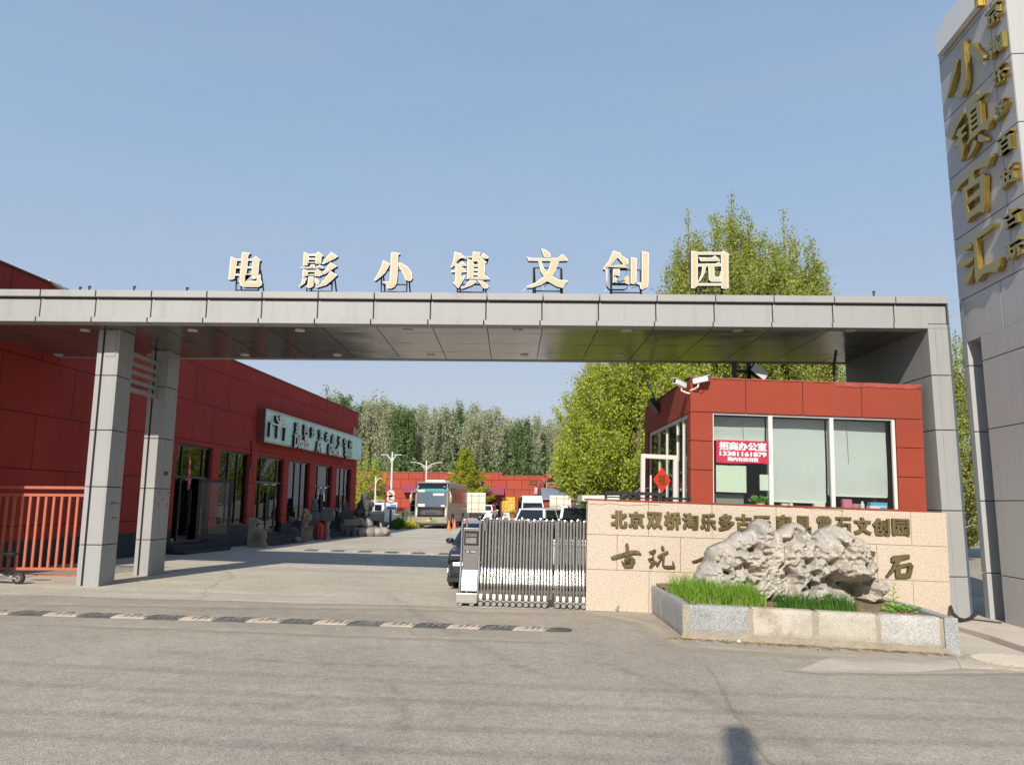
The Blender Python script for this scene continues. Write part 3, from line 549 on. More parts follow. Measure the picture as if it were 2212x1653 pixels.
def emblem(q, y, d, off):
    def P(l): return [sg(*p) for p in l]
    put_loops(q, [P([(350, 425), (700, 525), (692, 562), (345, 465)])], y, d, off)
    for l in ([(345, 466), (378, 474), (372, 720), (330, 715)], [(492, 505), (525, 512), (512, 745), (478, 740)], [(645, 548), (682, 556), (660, 795), (622, 790)]): put_loops(q, [P(l)], y + .002, d - .002, off)
    put_loops(q, [P([(462, 300), (488, 320), (505, 395), (545, 410), (610, 380), (630, 385), (620, 410), (575, 445), (560, 520), (540, 600), (525, 600), (505, 520), (505, 440), (480, 415), (465, 370)])], y - .004, d + .004, off)
    cc = sg(552, 362); put_loops(q, [[(cc[0] + .15 * math.cos(t), cc[1] + .13 * math.sin(t)) for t in [k * .449 for k in range(14)]]], y - .006, d, off)
for q, m_ in raised('e', emblem): q.build('emblem', m_, SG)
CH = list(zip('迪芭莎艺术成长空间', [(840, 940, 415, 670), (1005, 1105, 462, 715), (1150, 1250, 515, 755), (1305, 1390, 565, 795), (1430, 1520, 605, 830), (1560, 1645, 655, 870), (1690, 1760, 690, 905), (1800, 1880, 735, 925), (1910, 1980, 770, 965)]))
def hz(fill_):
    for q, m_ in raised('c', fill_): q.build('sign_letter', m_, SG)
for ch, (a, b, c, d) in CH:
    ce = sg((a + b) / 2, (c + d) / 2); ww = sg(b, (c + d) / 2)[0] - sg(a + 18, (c + d) / 2)[0]; hh = (sg((a + b) / 2, c + 12)[1] - sg((a + b) / 2, d - 14)[1])
    hz(lambda q, y, dd, off: put_text(q, ch, ce[0] - ww / 2, ce[0] + ww / 2, ce[1] - hh / 2, ce[1] + hh / 2, y, dd, .025 + off))
for wd, (a, b, c, d) in zip(('Dibalsa', 'Art', 'Growth', 'Space'), ((815, 1120, 790, 860), (1255, 1365, 905, 920), (1490, 1710, 950, 1010), (1810, 1970, 1040, 1080))):
    xa, xb = sg(a + 10, c)[0], sg(b, d)[0]; zc = (sg(a, c - 5)[1] + sg(b, d)[1]) / 2; hh = .62 if wd in ('Dibalsa', 'Growth') else .56
    hz(lambda q, y, dd, off: put_text(q, wd, xa, xb, zc - hh / 2, zc + hh / 2 - (.0 if wd != 'Space' else -.1), y, dd, .03 + off))
q = MB(); c0 = sg(168, 800); q.tube([(c0[0], -.03, .0), (c0[0] + .12, -.03, -.6), (c0[0] + .1, -.03, -1.0), (c0[0] - .25, -.02, -1.35)], .025, 6); q.build('cable', M_rubber, SG)
# curled flashing at the roof edge
fl = FA.h(118, 605); q = MB(); q.tube([(FA.h(104, 602)[0], -.02, vt + .06), (FA.h(120, 606)[0], -.03, vt + .02), (FA.h(140, 614)[0], -.05, vt - .05), (FA.h(158, 626)[0], -.06, vt - .12)], [.02, .07, .06, .04], 8)
q.build('roof_flashing', M_offw, A)

# ---------------------------------------------------------------- orange railing and scooter at the far end of the canopy
yr = 17.35
ra, rb = at(-60, 1100, yr), at(188, 1100, yr)
RL = thing('railing', 'orange painted steel railing of thin upright bars beside the near column', 'railing', (0, yr, 0))
M_or = mat('salmon_rail_paint', (.44, .13, .075), .6, spec=.25, var=.12, vs=4, stain=((.28, .07, .04), 5, .5))
def rz(py): return at(120, py, yr).z
for nm, t, b in (('top_rail', 1050.5, 1056.5), ('rail', 1066.5, 1072.5), ('bottom_rail', 1226, 1232)):
    q = MB(); q.box(ra.x, rb.x, -.03, .03, rz(b), rz(t)); q.build(nm, M_or, RL, bevel=.004)
q = MB(); q.box(ra.x, rb.x, -.03, .03, rz(1248), rz(1242)); q.build('bottom_rail', M_or, RL, bevel=.004)
for i in range(16):
    px = 179 - 17.1 * i; x = at(px, 1150, yr).x; q = MB(); q.box(x - .026, x + .026, -.02, .02, rz(1226), rz(1072.5)); q.build('baluster', M_or, RL)
SP = gnd(39, 1262); S = thing('scooter', 'small electric kick scooter with black saddle parked by the orange railing', 'scooter', Matrix.Translation(SP))
WR = (SP.y / FPX) * 12.3
def wheel(mb, x, r, w): mb.tube([(x, -w / 2, r), (x, w / 2, r)], r, 20)
for x in (0, -1.05):
    q = MB(); q.tube([(x, -.04, WR), (x, -.03, WR), (x, .03, WR), (x, .04, WR)], [WR * .86, WR, WR, WR * .86], 22); wq = q.build('wheel', M_rubber, S, True); q = MB(); wheel(q, x, WR * .55, .09); q.v = [(a, b, c + WR * .45) for a, b, c in q.v]; q.build('rim', M_chrome, wq)
q = MB(); q.tube([(0, -.06, WR), (-.18, -.06, WR + .02), (-.35, -.06, WR + .03), (-.85, -.06, WR + .05), (-.98, -.05, WR + .16)], .022, 8); q.tube([(0, .06, WR), (-.18, .06, WR + .02), (-.98, .05, WR + .16)], .022, 8); q.box(-.85, -.22, -.075, .075, WR + .0, WR + .06); q.build('deck', M_chrome, S)
q = MB(); q.tube([(-.25, 0, WR), (-.24, 0, WR + .25), (-.23, 0, WR + .42)], [.018, .018, .012], 8); q.build('seat_post', M_black, S)
q = MB(); q.ell((-.20, 0, WR + .47), (.15, .09, .045), 12); q.ell((-.36, 0, WR + .475), (.12, .045, .035), 10); q.build('saddle', M_black, S, True)
q = MB(); q.tube([(-1.05, 0, WR), (-1.0, 0, .6), (-.94, 0, 1.02)], .022, 8); q.tube([(-.94, -.26, 1.02), (-.94, .26, 1.02)], .016, 8); q.build('handlebar', M_black, S)

# ---------------------------------------------------------------- stone pieces standing along the shop front
def q5(x, y): return 513.6 + .14664 * x, 1054.2 + .14664 * y
def spot(x, yb): return gnd(*q5(x, yb))
def scl(P): return P.y / FPX * .14664 * 1.0            # metres per unit of the detail crop at that depth
def frame_at(P): return Matrix.Translation(P) @ Matrix.Rotation(math.pi / 2 - AD - math.radians(62), 4, 'Z')
def outline_stone(name, label, cat, pts, x_ref, y_base, m, th=.28, disc=None, group=None, rz=8):
    P = spot(x_ref, y_base); k = scl(P); T = thing(name, label, cat, Matrix.Translation(P) @ Matrix.Rotation(math.radians(rz), 4, 'Z'), group)
    q = MB(); q.prism([((x - x_ref) * k, (y_base - y) * k) for x, y in pts], -th / 2, th / 2); q.build('block', m, T, bevel=.03)
    if disc:
        for (cx, cy, r) in disc:
            X, Z, R_ = (cx - x_ref) * k, (y_base - cy) * k, r * k
            q = MB(); q.tube([(X, -th / 2 - .05, Z), (X, -th / 2 - .03, Z), (X, th / 2, Z)], [R_ * .93, R_, R_], 28); d_ = q.build('drum', m, T, True)
            q = MB(); ring = []
            for a in range(40):
                t_ = a / 40 * 2 * math.pi; q.ell((X + R_ * .8 * math.cos(t_), -th / 2 - .055, Z + R_ * .8 * math.sin(t_)), (.022, .018, .022), 6)
            for a in range(26):
                t_ = a * 2.4; rr = R_ * .62 * math.sqrt((a + .5) / 26); q.ell((X + rr * math.cos(t_), -th / 2 - .05, Z + rr * math.sin(t_)), (R_ * .13, .035, R_ * .10), 8)
            q.build('relief', m, d_, True)
    return T, P, k
outline_stone('drum_stone', 'tan carved drum stone with a scrolled top by the pier after the open shop door', 'carved stone', [(148, 452), (215, 450), (265, 470), (305, 500), (318, 535), (255, 545), (240, 565), (262, 595), (300, 620), (365, 630), (395, 660), (408, 705), (400, 760), (385, 790), (395, 800), (420, 830), (418, 868), (145, 872)], 280, 872, M_carvedb, .3, [(305, 735, 72)], 'carved drum stones along the shop front')
outline_stone('drum_stone', 'darker carved drum stone with a scrolled top against the white outdoor unit', 'carved stone', [(690, 428), (740, 424), (800, 445), (822, 490), (810, 508), (775, 515), (768, 540), (790, 575), (860, 600), (900, 640), (905, 690), (890, 730), (858, 772), (685, 776)], 790, 776, M_carved, .3, [(838, 670, 66)], 'carved drum stones along the shop front')
P = spot(875, 805); q = MB(); q.ell((0, 0, .12), (.17, .16, .15), 10); tag(q.build('boulder', M_carvedb, smooth=True, world=Matrix.Translation(P)), 'small round boulder on the ground in front of the darker drum stone', 'boulder')
# outdoor unit
P = spot(890, 764); k = scl(P); T = thing('outdoor_unit', 'white air conditioner outdoor unit behind the darker drum stone', 'air conditioner', Matrix.Translation(P + Vector((0, .05, 0))) @ Matrix.Rotation(math.radians(40), 4, 'Z'))
q = MB(); q.box(-.42, .42, 0, .32, .08, .95); q.build('casing', M_offw, T, bevel=.02); q = MB(); q.box(.05, .27, -.006, .01, .28, .85); q.build('grille', M_black, T); q = MB(); q.box(-.38, -.05, -.004, .01, .3, .85); q.build('fan_cover', mat('fan_grey', (.3, .3, .3), .5), T)
# carved pedestal with tan scholar rock
P = spot(1005, 780); k = scl(P); T = thing('stone_pedestal', 'square carved tan stone pedestal under the craggy tan rock', 'pedestal', Matrix.Translation(P) @ Matrix.Rotation(math.radians(12), 4, 'Z'))
hp = 205 * k; q = MB(); q.box(-.26, .26, 0, .5, .1, hp - .06); q.box(-.31, .31, -.05, .55, 0, .1); q.box(-.31, .31, -.05, .55, hp - .06, hp); q.build('block', M_carvedb, T, bevel=.015)
q = MB()
for i in range(14): q.ell((RNG.uniform(-.15, .15), -.005, .2 + RNG.random() * (hp - .4)), (.05, .02, .06), 7)
q.build('relief', M_carvedb, T, True)
def craggy(name, m, pts_fn, seed, res=40, amp=.18, fr=2.2):
    """closed craggy stone: sphere grid pushed by ridged noise"""
    vs = []; fs = []
    for i in range(res + 1):
        t = math.pi * i / res
        for j in range(res):
            p = 2 * math.pi * j / res; d = Vector((math.sin(t) * math.cos(p), math.sin(t) * math.sin(p), math.cos(t))); b = Vector(pts_fn(d))
            n1 = mnoise.noise(b * fr + Vector((seed, 0, 0))); n2 = abs(mnoise.noise(b * fr * 2.6 + Vector((0, seed, 0)))); n3 = mnoise.noise(b * fr * 6)
            vs.append(b * 1.0 + d * (amp * (n1 * 1.0 - n2 * .9 + .25 * n3)))
    for i in range(res):
        for j in range(res): fs.append((i * res + j, (i + 1) * res + j, (i + 1) * res + (j + 1) % res, i * res + (j + 1) % res))
    mb = MB(); mb.add(vs, fs); return mb
rw, rh = 185 * k / 2, 275 * k / 2
q = craggy('s', None, lambda d: (d.x * rw * .85, d.y * .24, d.z * rh * .95 + rh * .9), 3.3, 44, .16, 3)
tag(q.build('scholar_rock', M_carvedb, smooth=True, world=Matrix.Translation(P + Vector((-45 * k, .25, hp - .05)))), 'craggy tan scholar rock standing on the square carved pedestal', 'rock')
# tethering post with lion
P = spot(1088, 765); k = scl(P); T = thing('tethering_post', 'tall grey stone post with a carved lion finial by the shop pier', 'stone post', Matrix.Translation(P + Vector((0, .35, 0))))
q = MB(); q.box(-.19, .19, -.19, .19, .55, 400 * k); q.box(-.2, .2, -.2, .2, 0, .54); q.build('shaft', M_carved, T, bevel=.04)
z_ = 400 * k; q = MB(); q.ell((0, 0, z_ + .1), (.2, .2, .14), 10); q.ell((0, 0, z_ + .30), (.17, .17, .2), 10); q.ell((-.02, -.06, z_ + .52), (.15, .14, .14), 10); q.ell((.1, -.1, z_ + .22), (.07, .08, .15), 8); q.ell((-.1, -.1, z_ + .22), (.07, .08, .15), 8); q.build('finial', M_carved, T, True)
# big disc on baluster
P = spot(1300, 765); k = scl(P); T = thing('stone_disc', 'big round grey carved stone disc raised on a baluster behind the red case', 'carved stone', Matrix.Translation(P + Vector((0, .15, 0))) @ Matrix.Rotation(math.radians(10), 4, 'Z'))
R_ = 105 * k; zc = (765 - 405) * k
q = MB(); q.tube([(-.1 * 0, -.16, zc), (0, -.14, zc), (0, .12, zc)], [R_ * .95, R_, R_], 36); d_ = q.build('drum', M_carved, T, True)
q = MB()
for a in range(52): t_ = a / 52 * 6.283; q.ell((R_ * .86 * math.cos(t_), -.165, zc + R_ * .86 * math.sin(t_)), (.025, .02, .025), 6)
for a in range(40): t_ = a * 2.4; rr = R_ * .72 * math.sqrt((a + .5) / 40); q.ell((rr * math.cos(t_), -.16, zc + rr * math.sin(t_)), (R_ * .12, .03, R_ * .09), 7)
q.build('relief', M_carved, d_, True)
q = MB(); q.prism([(-R_ * 1.35, zc + .12), (-R_ * .9, zc + .1), (-R_ * .6, zc - R_ * .75), (-R_ * 1.3, zc - R_ * .8)], -.1, .1); q.build('scroll', M_carved, T, bevel=.02)
q = MB(); q.tube([(0, 0, 0), (0, 0, .12), (0, 0, .2), (0, 0, zc * .35), (0, 0, zc * .5), (0, 0, zc - R_ * .8)], [.17, .17, .1, .13, .09, .16], 12); q.build('baluster', M_carvedb, T, True)
# red soft case
P = spot(1220, 768); k = scl(P); T = thing('red_case', 'tall red fabric case with a cream zip standing among the carved stones', 'case', Matrix.Translation(P) @ Matrix.Rotation(math.radians(15), 4, 'Z'))
cw_, chh = 118 * k, 270 * k; q = MB(); q.prism([(-cw_ / 2, .05), (cw_ / 2 - .02, .05), (cw_ / 2, chh * .72), (cw_ * .2, chh * .88), (-cw_ * .35, chh), (-cw_ / 2, chh * .96)], 0, .3); q.build('body', mat('red_fabric', (.42, .012, .03), .7, var=.12, vs=4), T, bevel=.04)
q = MB(); q.tube([(cw_ * .12, -.012, .06), (cw_ * .14, -.012, chh * .7), (-.02, -.012, chh * .85)], .016, 6); q.build('zip', M_cream, T)
q = MB(); q.tube([(-.12, .02, .03), (-.12, .2, .03)], .03, 8); q.tube([(.12, .02, .03), (.12, .2, .03)], .03, 8); q.build('castor', M_rubber, T)
# second disc with small lion on a stone trough
P = spot(1500, 700); k = scl(P); T = thing('stone_trough', 'rectangular grey stone trough carrying the lion topped drum', 'stone trough', Matrix.Translation(P) @ Matrix.Rotation(math.radians(12), 4, 'Z'))
tw, th_ = 220 * k / 2, 140 * k; q = MB(); q.box(-tw, tw, -.1, .45, 0, th_); q.build('block', M_carvedb, T, bevel=.03); q = MB(); q.box(-tw * .75, tw * .75, -.115, -.08, th_ * .25, th_ * .8); q.build('panel', M_carved, T, bevel=.01)
T = thing('drum_stone', 'grey carved drum stone with a small lion on top, set on the stone trough', 'carved stone', Matrix.Translation(P + Vector((0, .1, th_))) @ Matrix.Rotation(math.radians(10), 4, 'Z'), 'carved drum stones along the shop front')
R_ = 92 * k; zc = (560 - 405) * k; X = (1592 - 1500) * k
q = MB(); q.prism([((1408 - 1500) * k, 0), ((1600 - 1500) * k, 0), ((1690 - 1500) * k, .35 * R_), ((1690 - 1500) * k, .9 * R_), (0, zc + .6 * R_), (-.2 * R_, zc + .25 * R_), ((1408 - 1500) * k, zc)], -.12, .14); q.build('block', M_carved, T, bevel=.03)
q = MB(); q.tube([(X, -.2, zc), (X, -.18, zc), (X, .14, zc)], [R_ * .95, R_, R_], 32); d_ = q.build('drum', M_carved, T, True)
q = MB()
for a in range(44): t_ = a / 44 * 6.283; q.ell((X + R_ * .85 * math.cos(t_), -.205, zc + R_ * .85 * math.sin(t_)), (.022, .018, .022), 6)
for a in range(30): t_ = a * 2.4; rr = R_ * .65 * math.sqrt((a + .5) / 30); q.ell((X + rr * math.cos(t_), -.2, zc + rr * math.sin(t_)), (R_ * .12, .03, R_ * .09), 7)
q.build('relief', M_carved, d_, True)
q = MB(); zl = zc + R_; xl = (1565 - 1500) * k; q.ell((xl, 0, zl + .05), (.16, .14, .14), 8); q.ell((xl + .02, -.03, zl + .25), (.11, .1, .12), 8); q.ell((xl + .04, -.03, zl + .4), (.05, .06, .06), 8); q.build('lion', M_carved, T, True)
# stacked slab table
P = spot(1668, 718); k = scl(P); T = thing('slab_table', 'rough table of stacked stone slabs on two uprights beside the dark rock', 'stone table', Matrix.Translation(P) @ Matrix.Rotation(math.radians(14), 4, 'Z'))
tt = 245 * k
for i, (w0, w1) in enumerate(((-.42, .40), (-.40, .43), (-.45, .38))): q = MB(); q.box(w0, w1, -.1, .5, tt - .1 - .1 * i, tt - .005 - .1 * i); q.build('slab', M_carvedb, T, bevel=.02)
for s in (-.3, .08): q = MB(); q.box(s, s + .2, .0, .4, 0, tt - .305); q.build('upright', M_carved, T, bevel=.02)
# dark tall rock on its stone base
P = spot(1850, 712); k = scl(P); T = thing('rubble_base', 'low oval plinth of rough rubble stones under the tall dark rock', 'stone base', Matrix.Translation(P + Vector((0, .8, 0))))
for i in range(15):
    t_ = i / 15 * 6.283; q = craggy('b', None, lambda d: (d.x * .36, d.y * .3, d.z * .26), i * 3.1, 10, .07, 3); q.v = [(a + 1.05 * math.cos(t_), b + .75 * math.sin(t_), c + .22) for a, b, c in q.v]; q.build('rubble_stone', M_stone if i % 3 else M_carvedb, T, True)
q = craggy('b', None, lambda d: (d.x * 1.0, d.y * .7, d.z * .32), 5.5, 26, .12, 2); q.v = [(a, b, c + .3) for a, b, c in q.v]; q.build('fill', M_carved, T, True)
hb = (712 - 520) * k
q = craggy('b', None, lambda d: (d.x * (.62 - .14 * d.z) - .1, d.y * .45, d.z * hb * .45 + hb * .5 + .12), 8.2, 30, .16, 3); tag(q.build('pedestal_rock', M_stone, smooth=True, world=Matrix.Translation(P + Vector((-.1, .7, .25)))), 'squat pale rock between the rubble plinth and the tall dark rock', 'rock')
hr = (530 - 110) * k
q = craggy('b', None, lambda d: (d.x * (.50 - .14 * d.z) + .22 * d.z * d.z * (1 if d.z > 0 else -1) * 1.0 + .08 * math.sin(d.z * 5), d.y * .36, d.z * hr * .5 + hr * .5), 1.7, 54, .22, 2.6)
tag(q.build('standing_rock', mat('dark_garden_rock', (.075, .078, .082), .9, var=.35, vs=3, fine=.3, fs=25, bump=.8, bs=14), smooth=True, world=Matrix.Translation(P + Vector((-.15, .7, hb)))), 'tall dark craggy garden rock at the end of the shop building', 'rock')
# ---------------------------------------------------------------- granite sign wall, set along the sloping pavement
PW = gnd(1265, 1318); TILT = .0268
FW = Fr((PW.x, PW.y, PW.z), 0, TILT)
ww = FW.h(2044, 1105)[0]; wh = (FW.h(1265, 1078)[1] + FW.h(2040, 1105)[1]) / 2
SW = thing('sign_wall', 'low wall of speckled pink granite blocks carrying raised bronze characters', 'wall', FW)
zr = [-.25, FW.h(1265, 1229)[1], FW.h(1265, 1153.5)[1], wh - .02]
rowx = [[FW.h(q, 1290)[0] for q in (1402, 1541, 1681, 1824, 1974)], [FW.h(q, 1200)[0] for q in (1333, 1470, 1608, 1750, 1894.5)], [FW.h(q, 1110)[0] for q in (1401, 1538, 1676.7, 1819, 1967)]]
for r in range(3):
    ed = [0] + rowx[r] + [ww]; q = MB()
    for a, b in zip(ed, ed[1:]): q.box(a + .004, b - .004, 0, .3, zr[r] + .004, zr[r + 1] - .004)
    q.build('block_course', M_granite, SW, bevel=.003)
q = MB(); q.box(.01, ww - .01, .012, .29, -.2, wh - .03); q.build('mortar_core', mat('mortar_grey', (.12, .10, .08), .9), SW)
q = MB(); q.box(-.02, FW.h(2003, 1101)[0], .0 - .012, .5, wh - .018, wh + .012); q.build('ledge', M_redpanel, SW)
def q7(x, y): return 1243.4 + .39104 * x, 1054.2 + .39104 * y
def w7(x, y): return FW.h(*q7(x, y), -.05)
top_row = list(zip('北京双桥淘乐多古玩家具赏石文创园', [(195, 286, 122, 220), (293, 380, 128, 220), (393, 480, 130, 224), (490, 582, 130, 228), (590, 680, 136, 228), (690, 778, 138, 232), (790, 878, 140, 236), (886, 974, 142, 240), (988, 1080, 150, 246), (1108, 1198, 146, 246), (1212, 1304, 152, 250), (1332, 1416, 152, 250), (1436, 1526, 158, 252), (1540, 1634, 160, 256), (1644, 1738, 166, 262), (1750, 1846, 168, 262)]))
M_ltr = mat('bronze_return', (.035, .03, .02), .4, .6)
for ch, (a, b, c, d) in top_row:
    u0, _ = w7(a, (c + d) / 2); u1, _ = w7(b, (c + d) / 2); _, v1 = w7((a + b) / 2, c); _, v0 = w7((a + b) / 2, d)
    q = MB(); put_text(q, ch, u0, u1, v0, v1, -.045, .045, .038); l = q.build('wall_character', M_ltr, SW)
    q = MB(); put_text(q, ch, u0, u1, v0, v1, -.055, .010, .034); q.build('face', M_bronze, l)
def w9(x, y): return FW.h((2400 + x * .19361) * .540567, (2100 + y * .19361) * .540567, -.05)
BR = [('古', [[(515, 400), (530, 370), (565, 368), (582, 420), (575, 520), (600, 520), (720, 512), (790, 525), (838, 575), (845, 600), (790, 590), (700, 585), (590, 605), (575, 660), (600, 650), (650, 640), (715, 700), (720, 745), (685, 800), (665, 865), (490, 868), (450, 800), (425, 718), (500, 770), (620, 725), (625, 695), (585, 690), (555, 735), (500, 740), (485, 715), (525, 650), (510, 625), (400, 660), (250, 700), (218, 680), (220, 650), (300, 615), (440, 575), (522, 545)], [(500, 785), (610, 752), (615, 785), (590, 800), (510, 800)]]),
      ('玩', [[(1000, 540), (1130, 488), (1148, 515), (1120, 560), (1098, 570), (1105, 650), (1110, 730), (1165, 735), (1150, 765), (1040, 870), (1020, 880), (1008, 850), (1050, 790), (985, 705), (990, 685), (1060, 665), (1080, 650), (1072, 575), (1020, 580)], [(1025, 700), (1075, 690), (1078, 745), (1055, 760)], [(1255, 420), (1290, 420), (1325, 470), (1320, 495), (1260, 515)], [(1175, 640), (1200, 610), (1280, 570), (1390, 518), (1405, 545), (1385, 575), (1330, 600), (1320, 700), (1312, 825), (1400, 828), (1490, 825), (1490, 740), (1500, 730), (1545, 855), (1530, 878), (1400, 885), (1310, 870), (1275, 830), (1285, 720), (1265, 690), (1175, 840), (1152, 835), (1160, 800), (1240, 690), (1270, 625), (1195, 670)]]),
      ('家', [[(1890, 735), (2000, 700), (2120, 650), (2230, 600), (2260, 640), (2150, 690), (2000, 745), (1905, 765)], [(2140, 560), (2170, 545), (2200, 570), (2180, 620), (2150, 610)]])]
for ch, lp in BR:
    L_ = [[w9(*p) for p in l] for l in lp]; q = MB(); put_loops(q, L_, -.045, .045); l = q.build('wall_character', M_ltr, SW); q = MB(); put_loops(q, L_, -.055, .010, -.004); q.build('face', M_bronze, l)
for ch, a, b, c, d in (('具', 930, 1090, 345, 485),):
    u0, _ = w7(a, 400); u1, _ = w7(b, 400); v1, v0 = w7(1000, c)[1], w7(1000, d)[1]; q = MB(); put_text(q, ch, u0, u1, v0, v1, -.05, .05, .02); q.build('wall_character', M_bronze, SW)
sh = [[(1600, 350), (1625, 345), (1658, 352), (1655, 372), (1600, 380), (1540, 372), (1560, 350)], [(1560, 420), (1640, 400), (1660, 420), (1640, 470), (1560, 490)]]
st = [[(1745, 388), (1760, 375), (1845, 367), (1850, 385), (1800, 398), (1775, 432), (1790, 425), (1855, 412), (1868, 430), (1855, 490), (1835, 497), (1770, 497), (1765, 450), (1730, 490), (1715, 492), (1750, 440), (1765, 405), (1745, 410)], [(1795, 440), (1840, 432), (1832, 470), (1800, 475)]]
for lp in (sh, st):
    L_ = [[w7(*p) for p in l] for l in lp]; q = MB(); put_loops(q, L_, -.045, .045); l = q.build('wall_character', M_ltr, SW); q = MB(); put_loops(q, L_, -.055, .010, -.004); q.build('face', M_bronze, l)
q = MB()
for seg in ([(75, 88), (150, 92), (190, 84), (290, 98), (400, 90), (470, 96)], [(1120, 100), (1180, 108), (1230, 104), (1330, 120), (1400, 118), (1490, 128)]):
    pts = [w7(*p) for p in seg]; q.tube([(a, -.0005, b) for a, b in pts], .004, 4)
q.build('crack', M_dark, SW)

# ---------------------------------------------------------------- guardhouse behind the wall
FG = Fr((PW.x, PW.y + .32, PW.z), 0, TILT)
gl, gr_ = FG.h(1491, 950)[0], FG.h(1996, 960)[0]; gt = (FG.h(1490, 819)[1] + FG.h(1991, 831)[1]) / 2
GH = thing('guardhouse', 'small dark orange red gatehouse with three wide blinded windows above the granite wall', 'gatehouse', FG)
gd = 5.3; zf = (FG.h(1500, 889)[1] + FG.h(1935, 905)[1]) / 2; zb = wh + .0
wx0, wx1 = FG.h(1541, 980)[0], FG.h(1938, 990)[0]
def panels(mb, xs_, z0, z1, y0=0, y1=.2, gap=.006):
    for a, b in zip(xs_, xs_[1:]): mb.box(a + gap, b - gap, y0, y1, z0 + gap, z1 - gap)
q = MB(); fx = [gl] + [FG.h(p, 860)[0] for p in (1611, 1734, 1861)] + [gr_]
panels(q, fx, zf, gt - .0)
for a, b in ((gl, wx0), (wx1 + .0, gr_)):
    zz = [zb - 1.0, FG.h(1515, 1018)[1], FG.h(1515, 952)[1], zf]
    if a > 1: zz = [zb - 1.0, FG.h(1970, 1031)[1], FG.h(1970, 968)[1], zf]
    for c, d in zip(zz, zz[1:]): panels(q, [a, b], c, d)
lz = FG.h(1490, 890)[1]
q.box(gl + .005, gl + .2, .21, gd, zf - .0, gt); q.box(gl + .005, gl + .2, gd - .5, gd, -.6, zf); q.box(gl + .012, gl + .2, .206, .32, -.6, zf - .004)
q.box(gr_ - .2, gr_ - .005, .21, gd, -.6, gt - .001); q.box(gl + .2, gr_ - .2, gd - .2, gd - .005, -.6, gt - .002); q.box(wx0, wx1, .005, .2, -.6, zb - .003)
q.build('wall', M_redpanel, GH, bevel=.004)
q = MB(); q.box(gl + .02, gr_ - .02, .02, gd - .02, zf + .02, gt - .03); q.build('roof', M_dark, GH)
q = MB(); n_ = 40
for i in range(n_):
    a, b = gl + (gr_ - gl) * i / n_, gl + (gr_ - gl) * (i + 1) / n_; q.box(a, b + .001, -.01 - .008 * RNG.random(), .06, gt - .002 - (.06 + .02 * RNG.random() if i > 24 else .004), gt + .012 + .014 * RNG.random())
q.build('roof_membrane', mat('torn_roof_membrane', (.30, .06, .045), .8, var=.2, vs=6, stain=((.02, .02, .02), 5, .8)), GH)
q = MB(); q.box(gl - .01, gr_ + .01, .07, gd, gt + .016, gt + .022); q.build('roof_sheet', M_dark, GH)
# front glazing
W3 = [wx0 + .02, FG.h(1663, 990)[0], FG.h(1671.5, 990)[0], FG.h(1796.5, 990)[0], FG.h(1804.5, 990)[0], FG.h(1932, 990)[0]]
q = MB()
for a, b in ((wx0, wx0 + .02), (W3[1], W3[2]), (W3[3], W3[4]), (W3[5], wx1)): q.box(a, b, .045, .11, zb - .02, zf)
q.box(wx0, wx1, .05, .105, zf - .035, zf - .001)
fr = q.build('window_frame', M_white, GH)
M_blind = mat('pale_green_blind', (.54, .52, .525), .8, var=.04, vs=2, stain=((.48, .465, .44), 1.5, .4))
bot = [FG.h(1600, 951, .36)[1], FG.h(1730, 1084, .36)[1], FG.h(1870, 1072, .36)[1]]
for i in range(3):
    a, b = W3[2 * i], W3[2 * i + 1]
    q = MB(); q.box(a, b, .075, .081, zb - .02, zf - .03); q.build('pane', M_glassc, GH)
    q = MB(); K = 14; vs = []
    for jj in range(K + 1):
        for ii in range(K + 1):
            u, w = ii / K, jj / K; vs.append((a - .02 + (b - a + .04) * u, .36 + .012 * math.sin(w * 7 + i) * (1 - w) + .008 * math.sin(u * 5 + i * 2), bot[i] + (zf - .04 - bot[i]) * w))
    q.add(vs, [(jj * (K + 1) + ii, jj * (K + 1) + ii + 1, (jj + 1) * (K + 1) + ii + 1, (jj + 1) * (K + 1) + ii) for jj in range(K) for ii in range(K)]); bl = q.build('blind', M_blind, GH, True)
    q = MB(); q.box(a + .01, b - .01, .345, .385, bot[i] - .02, bot[i]); q.build('bottom_bar', M_offw, bl)
    if i != 1: cx = a + (b - a) * (.6 if i == 0 else .33); q = MB(); q.tube([(cx, .33, zf - .1), (cx + .02, .328, bot[i] + (zf - bot[i]) * (.05 if i == 0 else .42))], .006, 5); q.build('blind_cord', mat('dirty_cord', (.3, .3, .24), .8), bl)
q = MB(); q.box(gl + .2, gr_ - .2, 3.2, 3.25, -.4, zf); q.box(gl + .2, gr_ - .2, .2, 3.2, -.45, -.4); q.build('interior', mat('dim_office', (.16, .16, .15), .9), GH)
q = MB(); q.box(wx0, wx1, .11, .6, zb - .06, zb - .02); q.build('sill', M_offw, GH)
